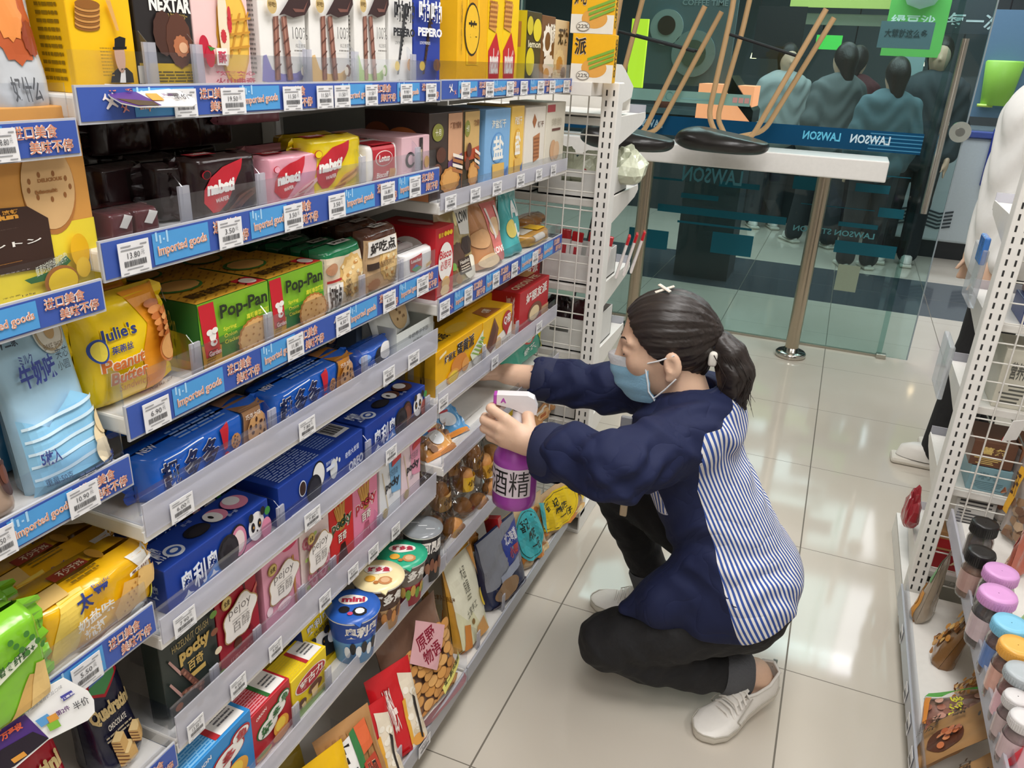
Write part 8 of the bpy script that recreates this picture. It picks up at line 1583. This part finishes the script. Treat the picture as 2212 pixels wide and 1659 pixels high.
MB().bbox((-.053, -.011, .238), (-.044, .011, .260), mat('#b04ab0', .35), .002).build('nozzle_tip', r); mb = MB(); V2, F2, _ = glyphs('A', .05); mb.add([(-.038+.012*p_[0], -.0131, .243+.011*p_[1]) for p_ in V2], F2, ink('#b04ab0')); mb.build('lettering', r)
MB().tube([(-.026, 0, .236), (-.038, 0, .222), (-.044, 0, .2), (-.04, 0, .187)], .0055, HD, 8).build('trigger', r)

# ---------------------------------------------------------------- people farther off
def figure(name, loc, label, yaw, top, legs, hair='#1c1716', h=1.6, res=.011, group=None, stride=.0, skirt=None, scale_w=1.):
    r = empty(name, loc, label, 'person', group, (0, 0, yaw)); k = h/1.6; X = lambda *p: np.array(p)*k
    Bv = Vol(X(-.4, -.32, -.01), X(.4, .32, 1.66), res)
    Bv.ell(X(.01, 0, 1.5), X(.09, .07, .115)).cap(X(0, 0, 1.32), X(0, 0, 1.46), .05*k, .045*k, k=.02).cap(X(.095, 0, 1.49), X(.1, 0, 1.475), .012*k, .013*k, k=.01).cap(X(0, 0, .85), X(0, 0, 1.25), .12*k, .13*k, k=.03, sc=(1, .75, 1))
    for s in (-1, 1):
        Bv.chain([X(0, s*.17, 1.27), X(-.02, s*.22, 1.02), X(.06, s*.2, .82)], [.05*k, .042*k, .032*k], k=.02); Bv.ell(X(.09, s*.2, .77), X(.03, .02, .06), k=.02)
        for f_ in range(4): Bv.cap(X(.09+.012*f_-.02, s*.2, .74), X(.1+.012*f_-.02, s*.2, .68), .01*k, .008*k, k=.004)
        Bv.cap(X(.1, s*.185, .77), X(.13, s*.175, .72), .012*k, .009*k, k=.005); Bv.chain([X(0, s*.09, .85), X(s*stride*.5, s*.09, .47), X(s*stride, s*.09, .06)], [.09*k, .062*k, .045*k], k=.02)
    V, F = Bv.mesh(); vobj('body', smooth_mesh(V, F, 1), F, SKIN, r, (0, 0, 0))
    J = Vol(X(-.4, -.36, .6), X(.4, .36, 1.45), res); J.cap(X(0, 0, .84), X(0, 0, 1.27), .145*k, .145*k, k=.03, sc=(1, .72, 1))
    for s in (-1, 1): J.chain([X(0, s*.17, 1.28), X(-.02, s*.225, 1.03), X(.05, s*.205, .84)], [.075*k, .07*k, .058*k], k=.03)
    sl, P = J._box(J.lo, J.lo+J.h*J.n); J.D += (.005*k*np.sin(P[..., 2]*38+4*np.sin(P[..., 1]*16)+P[..., 0]*20)).astype(np.float32)
    V, F = J.mesh(); vobj('jacket', smooth_mesh(V, F, 1), F, mat(top, .8, bump=.2, bscale=25), r, (0, 0, 0))
    T = Vol(X(-.3, -.26, .03), X(.3, .26, 1.0), res); T.ell(X(0, 0, .86), X(.125, .17, .12))
    for s in (-1, 1): T.chain([X(0, s*.09, .84), X(s*stride*.5, s*.095, .47), X(s*stride, s*.095, .09)], [.1*k, .078*k, .075*k], k=.02)
    V, F = T.mesh(); vobj('trousers', smooth_mesh(V, F, 1), F, mat(legs, .85, bump=.2, bscale=40), r, (0, 0, 0))
    A = Vol(X(-.2, -.16, 1.3), X(.2, .16, 1.68), res*.8); A.ell(X(-.015, 0, 1.525), X(.105, .085, .115)).cap(X(-.06, 0, 1.5), X(-.075, 0, 1.36), .07*k, .05*k, k=.03)
    sl, P = A._box(A.lo, A.lo+A.h*A.n); A.D = np.maximum(A.D, (.75*P[..., 0]/k-.66*(P[..., 2]/k-1.5)-.02).astype(np.float32)); V, F = A.mesh(); vobj('hair', V, F, HAIR, r, (0, 0, 0))
    for s in (-1, 1):
        mb = MB(); x0 = s*stride*k; mb.bbox((x0-.07*k, s*.095*k-.042*k, 0), (x0+.17*k, s*.095*k+.042*k, .028), SOLE, .012); sh_ = mb.build('shoe', r)
        mb = MB(); mb.lathe([(.001, .085), (.03, .084), (.045, .07), (.05, .03)], SHOE, 18); o = mb.build('upper', sh_); o.scale = (2.2*k, .85*k, 1*k); o.location = (x0+.045*k, s*.095*k, 0)
    return r
figure('person', (1.115, 1.52, 0), 'person in a loose white hoodie and black trousers standing behind the rack across the aisle', math.pi, '#e9e7e4', '#1a1a1c', h=1.62, res=.008, stride=.055)
figure('person', (.36, 5.62, 0), 'person in a pale grey coat seen through the glass in the hall', 2.2, '#666c6e', '#3a3d42', group=None, stride=.12)
figure('person', (.46, 6.24, 0), 'person in a dark maroon jacket seen through the glass in the hall', 1.2, '#4f1f26', '#2a2a30')
figure('person', (1.02, 5.3, 0), 'person in a dark slate jacket standing before the freezer beyond the glass', -1.6, '#2f3a40', '#22262b', h=1.66)
figure('person', (.74, 4.9, 0), 'person in a light blue top seen through the glass door in the hall', 1.9, '#5b757f', '#33373c', h=1.5)
figure('person', (-.12, 6.25, 0), 'stall keeper in a white cap and apron far beyond the upturned stools', -1.2, '#a6acac', '#3a3f45', hair='#e9e9e9')
# ---------------------------------------------------------------- bar table by the glass with two upturned stools
t = empty('bar_table', (.1, 2.49, 0), 'long narrow white bar table by the glass front on steel posts', 'table')
MB().bbox((-2.2, -.13, .945), (.597, .13, 1.04), mat('#ebe8e4', .35), .006).build('tabletop', t)
for x, k in ((.33, 0), (-.545, 1), (-1.9, 2)):
    l = MB().tube([(x, 0, .03), (x, 0, .945)], .034, mat('#b5a894', .22, .9), 24).build('leg', t)
    MB().lathe([(.001, 0), (.078, 0), (.078, .022), (.07, .03), (.036, .03), (.036, .05), (.001, .05)], CHROME, 32, (x, 0, 0)).build('base_plate', l)
WOOD = mat('#cba577', .45, bump=.05, bscale=14); SEAT = mat('#221f1e', .3, bump=.05)
def hoop(pts, y, r=.0125):
    P = [FX(u, v, 'y', y) for u, v in pts]; out = []
    # rounded corners
    for i in range(len(P)):
        if i in (0, len(P)-1): out.append(P[i]); continue
        a, b, c = P[i-1], P[i], P[i+1]
        for s in (0, .25, .5, .75, 1):
            k = .3; p0 = b+(a-b)*min(k, .05/max(np.linalg.norm(a-b), 1e-6)); p2 = b+(c-b)*min(k, .05/max(np.linalg.norm(c-b), 1e-6)); out.append((1-s)**2*p0+2*s*(1-s)*b+s*s*p2)
    return out
def stool(lab, hoops, bar, seat, hoopy):
    c = FX(*seat, 'z', 1.06); r = empty('bar_stool', (c[0], c[1], 1.04), lab, 'stool', 'upturned stools on the bar table')
    L = lambda p: (p[0]-c[0], p[1]-c[1], p[2]-1.04)
    for pts, y in zip(hoops, hoopy): MB().tube([L(p) for p in hoop(pts, y)], .0128, WOOD, 12).build('bent_leg', r)
    MB().tube([L(FX(bar[0][0], bar[0][1], 'y', hoopy[0])), L(FX(bar[1][0], bar[1][1], 'y', hoopy[0]))], .007, DARK, 8).build('foot_bar', r)
    MB().tube([L(FX(bar[0][0], bar[0][1], 'y', hoopy[0])+np.array([0, .24, 0])), L(FX(bar[1][0], bar[1][1], 'y', hoopy[0])+np.array([0, .24, 0]))], .007, DARK, 8).build('foot_bar', r)
    S_ = Vol((-.26, -.2, -.01), (.26, .2, .13), .008); S_.ell((.0, 0, .042), (.215, .15, .056)).ell((-.10, 0, .06), (.10, .13, .044), k=.03).ell((.08, .0, .03), (.13, .13, .034), k=.03).plane((0, 0, .002), (0, 0, -1)).plane((0, 0, .088), (.16, 0, 1))
    V, F = S_.mesh(); vobj('seat', smooth_mesh(V, F, 3), F, SEAT, r, (0, 0, 0))
stool('upturned wooden stool with a black seat in the middle of the bar table', [[(1785, 19), (1621, 302), (1556, 312), (1530, 250), (1580, 30), (1598, -90)], [(1802, 38), (1650, 285), (1570, 300), (1549, 255), (1603, 70), (1640, -90)]], [(1576, 74), (1719, 120)], (1556, 318), (2.40, 2.56))
stool('upturned wooden stool at the shelf end of the bar table', [[(1523, 13), (1388, 290), (1330, 300), (1300, 240), (1340, 0), (1358, -90)], [(1559, 25), (1418, 285), (1350, 292), (1325, 240), (1388, 0), (1410, -90)]], [(1336, 68), (1500, 111)], (1352, 312), (2.42, 2.58))
# warning device and small things near the glass foot
r = empty('door_stop', (.03, 2.60, 0), 'small white floor box standing by the glass behind the crouching person', 'box'); MB().bbox((-.02, -.02, 0), (.03, .02, .05), WHITE, .006).build('case', r); MB().box((0, -.0206, .03), (.01, -.0198, .04), DARK).build('socket_print', r)
r = empty('folding_easel', (-.65, 2.35, 0), 'black thin legged easel beyond the end rack', 'easel')
for a, b in (((-.1, -.1), (0, 0)), ((.12, -.08), (.01, 0)), ((.02, .14), (0, .01))): MB().tube([(a[0], a[1], 0), (b[0], b[1], .85)], .006, DARK, 8).build('leg', r)
